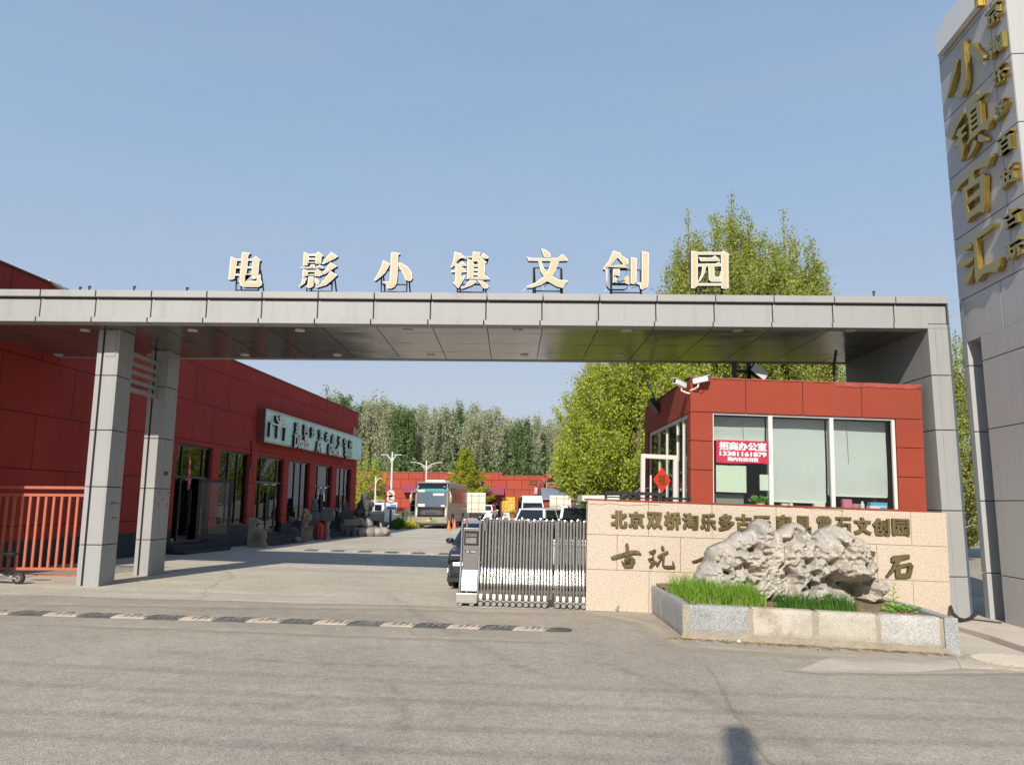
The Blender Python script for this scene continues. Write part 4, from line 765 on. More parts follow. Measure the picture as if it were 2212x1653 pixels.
# banner and papers behind the glass
def bx(px0, py0, px1, py1, off): a = FG.h(px0, py0, off); b = FG.h(px1, py1, off); return a[0], b[0], b[1], a[1]
a, b, c, d = bx(1546, 949.6, 1664, 1003, .06); a += .01
BN = thing('banner', 'crimson letting banner with white characters and a telephone number in the first window', 'banner', FG.sub(a, .062, c)); bw, bh = b - a - .015, d - c
q = MB(); K = 16; vs = [(bw * i / K, .004 * math.sin(i * 1.3), bh * j / 6 - .01 * (1 - j / 6) * math.sin(i * .4)) for j in range(7) for i in range(K + 1)]
q.add(vs, [(j * (K + 1) + i, j * (K + 1) + i + 1, (j + 1) * (K + 1) + i + 1, (j + 1) * (K + 1) + i) for j in range(6) for i in range(K)]); q.build('cloth', mat('crimson_banner', (.42, .014, .045), .7), BN)
M_bw = mat('banner_white', (.74, .72, .70), .7)
for txt, x0_, x1_, z0_, z1_, bd in (('招商办公室', .055, .945, .55, .93, .035), ('13381161879', .06, .945, .30, .51, .03), ('院内有房出租', .215, .79, .075, .265, .03)):
    q = MB(); put_text(q, txt, bw * x0_, bw * x1_, bh * z0_, bh * z1_, -.009, .003, bd); q.build('lettering', M_bw, BN)
for nm, r, lb in (('paper', bx(1546.8, 1004.5, 1612.6, 1064.5, .12), 'large blank cream sheet taped inside the window under the crimson banner'), ('paper', bx(1641, 1025, 1664, 1060, .12), 'small blank cream sheet taped inside the window beside the white mullion')):
    q = MB(); q.box(r[0], r[1], .122, .126, r[2], r[3]); tag(q.build(nm, mat('cream_paper', (.60, .61, .52), .8), world=FG.M.copy()), lb, 'paper')
sill = zb - .02
def on_sill(px, py, off): return FG.sub(FG.h(px, py, off)[0], off, sill)
q = MB(); q.box(0, .17, 0, .1, 0, .20); tag(q.build('pink_box', mat('pink_card', (.55, .17, .25), .6), world=on_sill(1822, 1092, .2)), 'upright pink cardboard box on the gatehouse window sill', 'box')
q = MB(); q.tube([(0, 0, 0), (0, 0, .02), (0, 0, .11), (0, 0, .115)], [.07, .085, .085, .07], 14); tag(q.build('pink_cup', mat('pink_plastic', (.6, .2, .27), .4), smooth=True, world=on_sill(1848, 1092, .22)), 'round pink tub on the gatehouse window sill', 'tub')
q = MB(); q.tube([(0, 0, 0), (0, 0, .11), (0, 0, .13), (0, 0, .17)], [.04, .04, .022, .022], 12); tag(q.build('bottle', M_offw, smooth=True, world=on_sill(1863, 1092, .2)), 'small white bottle beside the pink tub on the window sill', 'bottle')
T = thing('tissue_box', 'flat blue and white packet box at the end of the window sill', 'box', on_sill(1879, 1092, .2))
q = MB(); q.box(0, .34, 0, .16, 0, .09); q.build('body', mat('packet_white', (.62, .68, .72), .5), T); q = MB(); q.box(.03, .36, .02, .18, .0902, .16); q.build('lid', mat('packet_blue', (.10, .34, .55), .5), T); q = MB(); q.box(.2, .33, -.003, .002, .02, .07); q.build('label', mat('packet_blue', (.10, .34, .55), .5), T)
for i, (px, w) in enumerate(((1690, .07), (1706, .04), (1760, .13))):
    q = MB(); q.box(0, w * 1.6, 0, .1, 0, .075 + .01 * i); tag(q.build('small_box', M_offw, world=on_sill(px, 1090, .22)), ['low white tub under the middle blind nearest the banner', 'tiny white carton under the middle blind', 'long white carton under the middle blind'][i], 'carton')
q = MB(); q.box(0, .55, 0, .4, -.05, .22); tag(q.build('office_cabinet', mat('cabinet_grey', (.22, .23, .21), .5), world=on_sill(1547, 1085, .3)), 'grey office machine behind the glass below the large blank sheet', 'office machine')
M_leafp = leaf_mat('pothos_leaf', (.10, .26, .03), (.22, .42, .07), .3)
T = thing('pothos_plant', 'leafy green pothos in a pot inside the gatehouse window', 'plant', on_sill(1643, 1085, .28))
q = MB(); q.tube([(0, 0, -.05), (0, 0, .06)], [.06, .08], 12); q.build('pot', M_offw, T)
def leaf_blob(c, r, n, s, rng, zsq=1.0):
    vs = []; fs = []
    for i in range(n):
        d = Vector((rng.gauss(0, 1), rng.gauss(0, 1), rng.gauss(0, 1))).normalized() * (rng.random() ** .4); p = Vector(c) + Vector((d.x * r[0], d.y * r[1], d.z * r[2])); a = Vector((rng.gauss(0, 1), rng.gauss(0, 1), rng.gauss(0, .6))).normalized(); b = a.orthogonal().normalized(); b = (b * math.cos(i) + a.cross(b) * math.sin(i))
        k = s * rng.uniform(.6, 1.3); o = len(vs); vs += [p - a * k, p + b * k * .55, p + a * k, p - b * k * .55]; fs.append((o, o + 1, o + 2, o + 3))
    return vs, fs
q = MB(); q.add(*leaf_blob((0, 0, .13), (.22, .08, .08), 70, .05, RNG)); q.build('foliage', M_leafp, T)
# side entrance with open white door
def side_h(px, py): # hit on the side face x = gl
    o = FG.I @ CAM; d = FG.I.to_3x3() @ ray(px, py); P = o + d * ((gl - o.x) / d.x); return P.y, P.z
ya, yb_ = .32, gd - .5
q = MB()
for y in (ya, ya + .55, ya + 1.15, ya + 2.3, ya + 3.2, yb_ - .08): q.box(gl + .05, gl + .12, y, y + .07, -.2, zf - .004)
q.box(gl + .05, gl + .12, ya, yb_, zf - .08, zf - .004); q.box(gl + .05, gl + .12, ya + .07, ya + 1.15, .9, .97)
q.build('side_frame', M_white, GH)
q = MB(); q.box(gl + .08, gl + .086, ya + .07, yb_ - .08, .0, zf - .08); q.build('side_pane', M_glassc, GH)
DM = FG.M @ Matrix.Translation((gl + .02, ya + 1.0, 0)) @ Matrix.Rotation(math.radians(180 + 12), 4, 'Z')
dw = .82; ztd = FG.h(1448, 983, ya + .9)[1]
q = MB()
for a, b, c, d in ((0, .085, -.1, ztd), (dw - .085, dw, -.1, ztd), (.085, dw - .085, ztd - .09, ztd), (.085, dw - .085, -.1, .08)): q.box(a, b, -.025, .025, c, d)
Rl = FG.I @ DM
def loc(mb): mb.v = [tuple(Rl @ Vector(p)) for p in mb.v]; return mb
dr = loc(q).build('door', M_white, GH); dr['label'] = 'open white door leaf'
q = MB(); q.box(.08, dw - .08, -.004, .004, .07, ztd - .08); loc(q).build('pane', M_glassc, dr)
q = MB(); q.tube([(dw - .2, .06, .3), (dw - .2, .06, ztd - .45)], .022, 8); q.tube([(dw - .2, .06, ztd - .9), (dw - .2, .02, ztd - .9)], .015, 6); loc(q).build('handle', M_white, dr)
fu = FG.h(1448, 1037.5, ya + .95); T = thing('fortune_diamond', 'red fortune diamond with a gold character stuck on the open white door', 'paper charm', DM @ Matrix.Translation((dw * .42, .009, fu[1])) @ Matrix.Rotation(math.pi, 4, 'Z'))
q = MB(); q.prism([(-.2, 0), (0, -.27), (.2, 0), (0, .27)], 0, .004); q.build('paper', mat('bright_red_paper', (.62, .018, .012), .6), T)
q = MB(); put_text(q, '福', -.1, .1, -.12, .12, -.004, .003, .02); q.build('character', M_gold, T)
# things fixed to the guardhouse
def cam_thing(px, py, aim, label, off):
    p = FG.h(px, py, off); T = thing('security_camera', label, 'camera', FG.sub(p[0], off, p[1]) @ Matrix.Rotation(aim, 4, 'Z') @ Matrix.Rotation(math.radians(-12), 4, 'X'), 'security cameras on the gatehouse corner')
    q = MB(); q.box(-.055, .055, -.2, .1, -.05, .05); q.build('housing', M_offw, T, bevel=.012); q = MB(); q.box(-.065, .065, -.25, .08, .052, .06); q.build('sun_shield', M_offw, T); q = MB(); q.tube([(0, -.206, 0), (0, -.19, 0)], .035, 12); q.build('lens', M_black, T)
    q = MB(); q.tube([(0, 0, -.05), (0, .03, -.12), (0.05, .12, -.14), (.1, .2, -.14)], .018, 8); q.build('bracket', M_offw, T); return T
cam_thing(1472, 831, math.radians(-55), 'white box camera on a bracket at the gatehouse roof corner, aimed along the driveway', .05)
cam_thing(1508, 823, math.radians(70), 'white box camera with a looped cable on the gatehouse fascia', -.12)
q = MB(); q.tube([at(1485, 826, PW.y + .2), at(1492, 817, PW.y + .25), at(1500, 816, PW.y + .25), at(1516, 822, PW.y + .2), at(1521, 832, PW.y + .15), at(1512, 840, PW.y + .2)], .009, 6); tag(q.build('camera_cable', M_black), 'black and white cable looping between the two roof corner cameras', 'cable')
fp = FG.h(1640, 804, 1.0); T = thing('floodlight', 'square floodlight tilted upwards on the gatehouse roof', 'floodlight', FG.sub(fp[0], 1.0, fp[1]) @ Matrix.Rotation(math.radians(38), 4, 'Y') @ Matrix.Rotation(math.radians(-22), 4, 'X'))
q = MB(); q.box(-.2, .2, -.03, .05, -.14, .14); q.build('housing', M_black, T, bevel=.01); q = MB(); q.box(-.18, .18, -.034, -.03, -.12, .12); q.build('lens', mat('frosted_lens', (.5, .5, .48), .4), T)
q = MB()
for i in range(7): q.box(-.17 + .05 * i, -.16 + .05 * i, .05, .09, -.12, .12)
q.build('cooling_fin', M_black, T); q = MB(); q.tube([(-.2, .02, 0), (-.24, .05, -.15), (-.2, .05, -.26)], .012, 6); q.build('bracket', M_black, T)
T = thing('steel_frame', 'black welded steel frame standing on the gatehouse roof beside the floodlight', 'steel frame', FG.sub(0, 0, 0))
xa, xb = FG.h(1586, 790, 1.3)[0], FG.h(1617, 790, 1.3)[0]
q = MB()
for x in (xa, xb): q.box(x - .045, x + .045, 1.26, 1.34, gt, gt + .62)
q.box(xa, xb, 1.28, 1.33, FG.h(1600, 805, 1.3)[1], FG.h(1600, 799, 1.3)[1]); q.tube([(xa + .05, 1.3, gt + .02), (xb - .05, 1.3, FG.h(1600, 800, 1.3)[1])], .012, 5); q.build('frame', M_black, T)
q = MB(); q.tube([FG.sub(*p).to_translation() for p in ((FG.h(1806, 822, 1.0)[0], 1.0, gt), (FG.h(1801, 795, 1.0)[0], 1.0, FG.h(1801, 795, 1.0)[1]), (FG.h(1806, 757, 1.0)[0], 1.0, FG.h(1806, 757, 1.0)[1]))], .03, 6); tag(q.build('conduit', M_black), 'black bent conduit pole rising from the gatehouse roof to the soffit', 'conduit')
p_ = FG.h(1427, 871, 3.6); T = thing('wall_lamp', 'dark floodlight on the driveway side of the gatehouse', 'floodlight', FG.sub(gl - .1, 3.4, FG.h(1427, 880, 3.6)[1]) @ Matrix.Rotation(math.radians(-35), 4, 'Y'))
q = MB(); q.box(-.05, .05, -.22, .22, -.2, .2); q.build('housing', M_black, T, bevel=.01); q = MB(); q.box(.05, .2, -.03, .03, -.03, .03); q.build('bracket', M_black, T)
q = MB(); q.tube([at(1390, 814, 22), at(1408, 845, 21), at(1424, 888, 20.5)], .025, 6); tag(q.build('slant_pole', M_black), 'thin black slanting pole leaning on the gatehouse against the bright tree', 'pole')
q = MB(); q.tube([FG.sub(FG.h(1962, 900 + 9, 0)[0] + .0, -.03, FG.h(1962, 909, 0)[1]).to_translation(), FG.sub(FG.h(1963, 909, 0)[0], .0, FG.h(1962, 909, 0)[1]).to_translation()], .012, 6); q.build('wall_peg', M_offw) if False else None
# black balustrade on the wall by the door
yb = .18; T = thing('balustrade', 'low black steel balustrade on top of the granite wall before the open door', 'railing', FW)
xa, xb = FW.h(1307, 1070, yb)[0], FW.h(1492, 1070, yb)[0]; q = MB(); za = FW.h(1320, 1064, yb)[1]
q.box(xa, xb - .5, yb - .02, yb + .02, za - .03, za + .03); q.box(xa, xb - .4, yb - .015, yb + .015, za - .1, za - .075); q.box(xb - .55, xb, yb + .05, yb + .09, za - .09, za - .05); q.build('rail', M_black, T)
for x in (xa + .02, (xa + xb) / 2 + .25, xb - .02): q = MB(); q.box(x - .02, x + .02, yb - .021, yb + .09, wh - .03, za - .02); q.build('post', M_black, T)
p0 = at(1350, 1075, 19.5); T = thing('curved_railing', 'black railing with a rising curved handrail behind the granite wall', 'railing', Matrix.Translation((p0.x, 19.5, 0)))
q = MB(); pts = [(at(x, y, 19.5).x - p0.x, 0, at(x, y, 19.5).z) for x, y in ((1345, 1071), (1360, 1068), (1380, 1060), (1400, 1055), (1422, 1053))]; q.tube(pts, .03, 8); q.build('handrail', M_black, T)
for i, x in enumerate((1362, 1372, 1380, 1388, 1396, 1404, 1412, 1420)): a_ = at(x, 1054 + max(0, (1385 - x) * .35), 19.5); q = MB(); q.box(a_.x - p0.x - .015, a_.x - p0.x + .015, -.015, .015, 0, a_.z); q.build('bar', M_black, T)
a_, b_ = at(1258, 1077, 16.5), at(1338, 1070, 16.5); q = MB(); q.box(0, b_.x - a_.x, 0, 1.2, -.05, .07); tag(q.build('white_slab', M_offw, world=Matrix.Translation(a_)), 'flat white slab lid behind the end of the granite wall', 'slab')

# ---------------------------------------------------------------- stone kerbed planter
pf0, pf1 = gnd(1476, 1378), gnd(2052, 1412); 
PLT = thing('planter', 'raised planter of rough grey granite kerb blocks and mortar joints before the sign wall', 'planter', Matrix.Translation((0, 0, 0)))
HT = .50
def gzt(x, y): return gz(x, y) + HT
A0, A1 = Vector((pf0.x, pf0.y, 0)), Vector((pf1.x, pf1.y, 0)); dv = (A1 - A0).normalized(); nv = Vector((-dv.y, dv.x, 0)); LEN = (A1 - A0).length
def stone(a, b, m, d=.22, lo=.09, hi=HT, nm='kerb_stone', push=0.0, O=A0, D=dv, N=nv):
    q = MB(); K = max(2, int((b - a) / .045)); J = 9; vs = []; fs = []
    # rough hewn face
    for j in range(J + 1):
        for i in range(K + 1):
            u, w = a + (b - a) * i / K, lo + (hi - lo) * j / J; e = 0 if (i in (0, K) or j in (0, J)) else 1
            P = O + D * u; rough = .010 * mnoise.noise(Vector((u * 14, w * 14, a))) + .006 * mnoise.noise(Vector((u * 40, w * 40, a)))
            P2 = P + N * (push + .018 * (1 - e) + rough * e); vs.append((P2.x, P2.y, gz(P.x, P.y) + w))
    for j in range(J):
        for i in range(K): fs.append((j * (K + 1) + i, j * (K + 1) + i + 1, (j + 1) * (K + 1) + i + 1, (j + 1) * (K + 1) + i))
    q.add(vs, fs)
    P0, P1 = O + D * a, O + D * b; c = [P0 + N * (push + .018), P1 + N * (push + .018), P1 + N * d, P0 + N * d]
    q.add([(p.x, p.y, gz(p.x, p.y) + z) for z in (lo, hi) for p in c], [(4, 5, 6, 7), (1, 2, 6, 5), (2, 3, 7, 6), (3, 0, 4, 7)])
    return q.build(nm, m, PLT, True)
M_st = [mat('kerb_stone_blue', (.325, .325, .32), .9, var=.15, vs=3, fine=.5, fs=48, bump=.8, bs=60), mat('kerb_stone_warm', (.46, .41, .34), .9, var=.15, vs=3, fine=.28, fs=50, bump=.7, bs=60, stain=((.22, .15, .075), 2.2, .75)), mat('kerb_stone_buff', (.44, .40, .33), .9, var=.12, vs=3, fine=.3, fs=50, bump=.7, bs=60, stain=((.33, .27, .17), 2, .5)), mat('kerb_stone_pale', (.44, .43, .40), .9, var=.12, vs=3, fine=.42, fs=46, bump=.8, bs=60)]
M_mort = mat('sandy_mortar', (.31, .27, .205), .95, var=.15, vs=5, fine=.2, fs=40, bump=.4, bs=30)
us = []
for px, py in ((1487, 1376), (1617, 1383), (1624, 1384), (1754, 1391), (1765, 1392), (1891, 1399), (1898, 1400), (2030, 1408)):
    P = gnd(px, py); us.append((P - Vector((A0.x, A0.y, P.z))).dot(dv))
for i in range(4): stone(us[2 * i], us[2 * i + 1], M_st[i])
q = MB(); pts = [A0 + nv * .012, A0 + dv * (us[-1] + .1) + nv * .012, A0 + dv * (us[-1] + .1) + nv * .2, A0 + nv * .2]; q.add([(p.x, p.y, gz(p.x, p.y) + z) for z in (-.1, HT - .012) for p in pts], [(0, 1, 5, 4), (4, 5, 6, 7), (2, 3, 7, 6), (3, 0, 4, 7), (1, 2, 6, 5)])
pb = [A0 - nv * .02 + dv * -.02, A0 - nv * .035 + dv * (us[-1] + .05), A0 + dv * (us[-1] + .05) + nv * .1, A0 + nv * .1]; q.add([(p.x, p.y, gz(p.x, p.y) + z) for z in (-.1, .085) for p in pb], [(0, 1, 5, 4), (4, 5, 6, 7), (3, 0, 4, 7), (1, 2, 6, 5)])
q.build('mortar', M_mort, PLT)
# side kerbs running back to the wall
Yb = PW.y - .02
LS = Vector((pf0.x - .0, Yb, 0)); dl = (A0 - LS).normalized(); nl = Vector((-dl.y, dl.x, 0)); LL = (A0 - LS).length
stone(.0, LL * .34, M_st[0], .24, .0, HT, O=LS, D=dl, N=nl); stone(LL * .35, LL * .995, M_st[0], .24, .0, HT, O=LS, D=dl, N=nl)
E1 = A0 + dv * (us[-1] + .1); dr2 = Vector((.10, 1, 0)).normalized(); nr2 = Vector((-dr2.y, dr2.x, 0))
stone(-.02, 1.5, M_st[0], .2, .0, HT + .01, O=E1 + dv * .14, D=dr2, N=nr2); stone(1.51, 3.0, M_st[3], .2, .0, HT, O=E1 + dv * .14, D=dr2, N=nr2)
q = MB(); sp = [E1 + Vector((0.0, .0, 0)), E1 + dv * .14, E1 + dv * .14 + nv * .2, E1 + nv * .2]; q.add([(p.x, p.y, gz(p.x, p.y) + z) for z in (0, HT + .005) for p in sp], [(0, 1, 5, 4), (4, 5, 6, 7), (1, 2, 6, 5)]); q.build('kerb_end', M_st[0], PLT)
# soil bed
q = MB(); K = 60; J = 30; vs = []
for j in range(J + 1):
    for i in range(K + 1):
        u = i / K; w = j / J; x = pf0.x + .1 + (E1.x + .1 - pf0.x) * u; yf = A0.y + (A1.y - A0.y) * u + .12; y = yf + (Yb - yf) * w
        vs.append((x, y, gz(x, y) + HT - .06 + .05 * mnoise.noise(Vector((x * 3, y * 3, 0))) + .10 * w))
q.add(vs, [(j * (K + 1) + i, j * (K + 1) + i + 1, (j + 1) * (K + 1) + i + 1, (j + 1) * (K + 1) + i) for j in range(J) for i in range(K)]); kind(q.build('soil', M_soil, PLT, True), 'stuff')

# ---------------------------------------------------------------- pale lake rock in the planter
RY = 13.45
def r2(x, y): P = at((2650 + x * .38427) * .540567, (1980 + y * .38427) * .540567, RY); return P.x, P.z
sil = [r2(*p) for p in [(340, 830), (365, 790), (380, 740), (440, 680), (450, 590), (480, 540), (560, 500), (620, 480), (680, 455), (730, 390), (790, 362), (825, 390), (905, 350), (915, 290), (965, 245), (1030, 232), (1065, 250), (1090, 300), (1140, 350), (1180, 372), (1240, 340), (1300, 295), (1385, 278), (1430, 300), (1470, 350), (1515, 390), (1530, 420), (1590, 395), (1660, 340), (1740, 312), (1820, 312), (1880, 335), (1940, 380), (1960, 410), (2060, 440), (2110, 480), (2120, 560), (2150, 640), (2200, 690), (2215, 760), (2190, 840), (2300, 880), (2330, 930), (2320, 990), (2290, 1020), (2230, 1080), (2150, 1140), (2090, 1100), (2020, 1060), (1960, 1150), (1700, 1190), (1200, 1190), (800, 1150), (400, 1050), (330, 950)]]
S_ = np.array(sil); stp = .0155; xs_ = np.arange(S_[:, 0].min() - stp, S_[:, 0].max() + 2 * stp, stp); zs_ = np.arange(S_[:, 1].min() - stp, S_[:, 1].max() + 2 * stp, stp)
XX, ZZ = np.meshgrid(xs_, zs_); ins = np.zeros(XX.shape, bool); dist = np.full(XX.shape, 9.0); n_ = len(S_)
for i in range(n_):
    a, b = S_[i], S_[(i + 1) % n_]; cond = ((a[1] > ZZ) != (b[1] > ZZ)); xi = (b[0] - a[0]) * (ZZ - a[1]) / (b[1] - a[1] + 1e-12) + a[0]; ins ^= cond & (XX < xi)
    e = b - a; t = np.clip(((XX - a[0]) * e[0] + (ZZ - a[1]) * e[1]) / (e @ e), 0, 1); dist = np.minimum(dist, np.hypot(XX - a[0] - t * e[0], ZZ - a[1] - t * e[1]))
pits = [(745, 568, 22, .20), (1212, 560, 28, .2), (1222, 745, 46, .22), (735, 485, 16, .1), (790, 440, 24, .08), (620, 632, 16, .1), (520, 682, 8, .12), (715, 745, 32, .14), (770, 720, 30, .16), (825, 765, 36, .18), (855, 815, 26, .12), (990, 545, 22, .12), (620, 795, 12, .12), (900, 890, 22, .2), (1225, 850, 62, .18), (1420, 715, 30, .12), (1475, 800, 34, .16), (1590, 880, 40, .22), (1700, 860, 58, .28), (1745, 925, 72, .34), (1900, 900, 62, .32), (1830, 960, 66, .3), (1990, 930, 70, .36), (2060, 950, 60, .34), (2130, 880, 40, .3), (1960, 1010, 60, .28), (2020, 1060, 40, .3), (2130, 1010, 36, .2), (1550, 640, 60, .09), (1560, 460, 34, .1), (1530, 560, 34, .08), (1590, 740, 28, .1), (1995, 632, 12, .1), (1380, 950, 20, .14), (700, 545, 22, .06), (1180, 480, 20, .07), (1080, 440, 50, .05), (370, 830, 20, .1), (1110, 1120, 60, .2), (1940, 800, 12, .06)]
ridge = [(1730, 430, 40, .10), (1700, 520, 40, .08), (1060, 330, 90, .05), (1400, 400, 90, .05), (1230, 660, 120, .06), (800, 640, 120, .04), (1860, 480, 130, .06), (1780, 720, 80, .06), (1480, 730, 40, .05), (1280, 780, 70, .07), (1980, 830, 80, .08)]
ff = np.zeros(XX.shape)
for l, sg_ in ((pits, 1), (ridge, -1)):
    for x, y, r, d in l:
        cx, cz = r2(x, y); rr = r * .38427 * .540567 * RY / FPX; dd = np.hypot(XX - cx, ZZ - cz) / (rr * 1.25); ff += sg_ * d * np.exp(-dd ** 3.2)
vs = []; idx = -np.ones(XX.shape, int)
def front_y(i, j):
    d = min(dist[i, j], .42); p = Vector((XX[i, j], 0, ZZ[i, j])); th_ = .50 * math.sqrt(max(0, 1 - (1 - d / .42) ** 2))
    n1 = mnoise.noise(p * 2.1 + Vector((3, 0, 0))); n2 = 1 - abs(mnoise.noise(p * 4.5)) * 2; n3 = 1 - 2 * abs(mnoise.noise(p * 10 + Vector((0, 4, 0)))); n4 = mnoise.noise(p * 24); n5 = mnoise.noise(p * 50)
    k = min(1, d / .06); cav = max(0, mnoise.noise(Vector((p.x * 5.5, 7, p.z * 5.5))) - .22) * .75
    return RY + .1 - th_ - k * (.08 * n1 + .065 * n2 + .058 * n3 + .034 * n4 + .016 * n5) + k * (ff[i, j] + cav) 
H_, Wd = XX.shape
FY = np.zeros(XX.shape)
for i in range(H_):
    for j in range(Wd):
        if ins[i, j]: FY[i, j] = front_y(i, j); idx[i, j] = len(vs); vs.append((XX[i, j] + .012 * mnoise.noise(Vector((XX[i, j] * 9, ZZ[i, j] * 9, 2))), FY[i, j], ZZ[i, j] + .012 * mnoise.noise(Vector((XX[i, j] * 9, ZZ[i, j] * 9, 5)))))
nf = len(vs); bidx = {}
for i in range(H_):
    for j in range(Wd):
        if ins[i, j]: d = min(dist[i, j], .42); bidx[(i, j)] = len(vs); vs.append((XX[i, j], RY + .12 + .4 * math.sqrt(max(0, 1 - (1 - d / .42) ** 2)) + .08 * mnoise.noise(Vector((XX[i, j] * 2, 9, ZZ[i, j] * 2))) * min(1, d / .1), ZZ[i, j]))
fs = []
for i in range(H_ - 1):
    for j in range(Wd - 1):
        c = [(i, j), (i, j + 1), (i + 1, j + 1), (i + 1, j)]
        if all(ins[a] for a in c): fs.append(tuple(idx[a] for a in c)); fs.append(tuple(bidx[a] for a in c[::-1]))
cnt = {}
for f in fs[::2]:
    for a, b in zip(f, f[1:] + f[:1]): cnt[(a, b)] = 1
back_of = {idx[k]: v for k, v in bidx.items()}
for (a, b) in list(cnt):
    if (b, a) not in cnt: fs.append((b, a, back_of[a], back_of[b]))
par = list(range(len(vs)))
def root_(a):
    while par[a] != a: par[a] = par[par[a]]; a = par[a]
    return a
for f in fs:
    for a in f[1:]: par[root_(a)] = root_(f[0])
cnt2 = {}
for f in fs: r = root_(f[0]); cnt2[r] = cnt2.get(r, 0) + 1
best = max(cnt2, key=cnt2.get); fs = [f for f in fs if root_(f[0]) == best]; keep = sorted({a for f in fs for a in f}); re_ = {a: i for i, a in enumerate(keep)}
q = MB(); q.v = [vs[a] for a in keep]; q.f = [tuple(re_[a] for a in f) for f in fs]
rk_ = q.build('lake_rock', M_rock, smooth=True); sm_ = rk_.modifiers.new('soften', 'SMOOTH'); sm_.factor = .5; sm_.iterations = 1
tag(rk_, 'big pale pitted lake rock lying in the planter before the sign wall', 'rock')

# ---------------------------------------------------------------- grass and weeds in the planter
def blades(mb, x0, x1, y0f, y1f, n, h0, h1, lean, w, rng, base=HT - .05):
    for _ in range(n):
        x = rng.uniform(x0, x1); y = rng.uniform(y0f(x), y1f(x))
        if mnoise.noise(Vector((x * 4, y * 4, 1.7))) < -.18 and rng.random() < .8: continue
        z = gz(x, y) + base; h = rng.uniform(h0, h1) * (.55 + .45 * rng.random()); a = rng.uniform(0, 6.283); dx, dy = math.cos(a), math.sin(a); l = rng.gauss(0, lean); lx, ly = rng.gauss(0, lean) * h, rng.gauss(0, lean) * h
        px_, py_ = -dy * w, dx * w; m1 = (x + lx * .3, y + ly * .3, z + h * .55); tp = (x + lx, y + ly, z + h * (1 - .25 * abs(l)))
        mb.add([(x - px_, y - py_, z), (x + px_, y + py_, z), (m1[0] + px_ * .8, m1[1] + py_ * .8, m1[2]), (m1[0] - px_ * .8, m1[1] - py_ * .8, m1[2]), tp], [(0, 1, 2, 3), (3, 2, 4)])
fy = lambda x: A0.y + (A1.y - A0.y) * (x - A0.x) / (A1.x - A0.x)
xl0, xl1 = at(1437, 1260, 13).x, at(1646, 1300, 12.4).x
q = MB(); blades(q, pf0.x + .14, xl1, lambda x: fy(x) + .2, lambda x: fy(x) + 1.0, 2900, .24, .53, .26, .0065, RNG); blades(q, pf0.x + .12, pf0.x + .6, lambda x: fy(x) + .6, lambda x: fy(x) + 1.9, 800, .28, .56, .26, .006, RNG)
o = q.build('grass', leaf_mat('bright_grass', (.09, .22, .015), (.24, .40, .05), .3)); kind(o, 'stuff'); o['label'] = 'bright green tufts of grass along the front of the planter'; o['category'] = 'grass'
q = MB(); blades(q, pf0.x + .14, xl1, lambda x: fy(x) + .17, lambda x: fy(x) + .9, 420, .12, .42, .5, .005, RNG)
o = q.build('dry_grass', leaf_mat('straw_blade', (.26, .22, .07), (.46, .38, .16), .2)); kind(o, 'stuff')
xr0, xr1 = at(1688, 1300, 12.2).x, at(1838, 1310, 12.1).x
q = MB()
for cx in np.linspace(xr0 + .06, xr1, 9): blades(q, cx - .09, cx + .09, lambda x: fy(x) + .22, lambda x: fy(x) + .5, 130, .2, .42, .25, .006, RNG)
o = q.build('grass', leaf_mat('dark_grass', (.03, .10, .012), (.10, .22, .03), .25)); kind(o, 'stuff'); o['label'] = 'darker thin tufts of grass in front of the lake rock'; o['category'] = 'grass'
q = MB(); blades(q, pf0.x + .14, A1.x - .1, lambda x: fy(x) + .16, lambda x: fy(x) + .8, 1100, .02, .08, 1.2, .006, RNG)
o = q.build('dead_leaves', leaf_mat('straw', (.22, .14, .05), (.42, .30, .13), .1)); kind(o, 'stuff')
def weed(px, py, h, label, Y=None, n=10):
    P = gnd(px, py) if Y is None else Vector((at(px, py, Y).x, Y, gz(at(px, py, Y).x, Y) + HT - .02)); T = thing('weed', label, 'weed', Matrix.Translation(P))
    q = MB(); q.tube([(0, 0, 0), (.02, 0, h * .5), (.05, 0, h)], [.008, .006, .003], 5); q.build('stem', M_leafp, T)
    q = MB(); vs, fs = [], []
    for i in range(n):
        z = h * (i + .5) / n; a = i * 2.4; L_ = h * .28 * (1.1 - i / n) + .02; d = Vector((math.cos(a), math.sin(a), .35)); s = d.orthogonal().normalized(); b0 = Vector((.04 * z / h, 0, z)); q.add([b0, b0 + d * L_ * .5 + s * L_ * .16, b0 + d * L_, b0 + d * L_ * .5 - s * L_ * .16], [(0, 1, 2, 3)])
    q.build('foliage', leaf_mat('weed_leaf_' + label[:5], (.16, .30, .03), (.30, .45, .07), .3), T)
weed(1928, 1300, .42, 'tall thin yellow green weed growing beside the lake rock', 12.9, 16)
weed(1332, 1321, .13, 'small green weed sprouting at the foot of the granite wall', None, 8)
weed(2033, 1410, .22, 'straggly little weed at the corner of the planter', None, 7)
q = MB(); P = Vector((at(1945, 1308, 12.6).x, 12.6, gz(6, 12.6) + HT)); q.add(*leaf_blob(P, (.35, .2, .06), 90, .045, RNG)); tag(q.build('weed_patch', M_leafp), 'low patch of leafy weeds on the soil behind the last kerb block', 'weed')
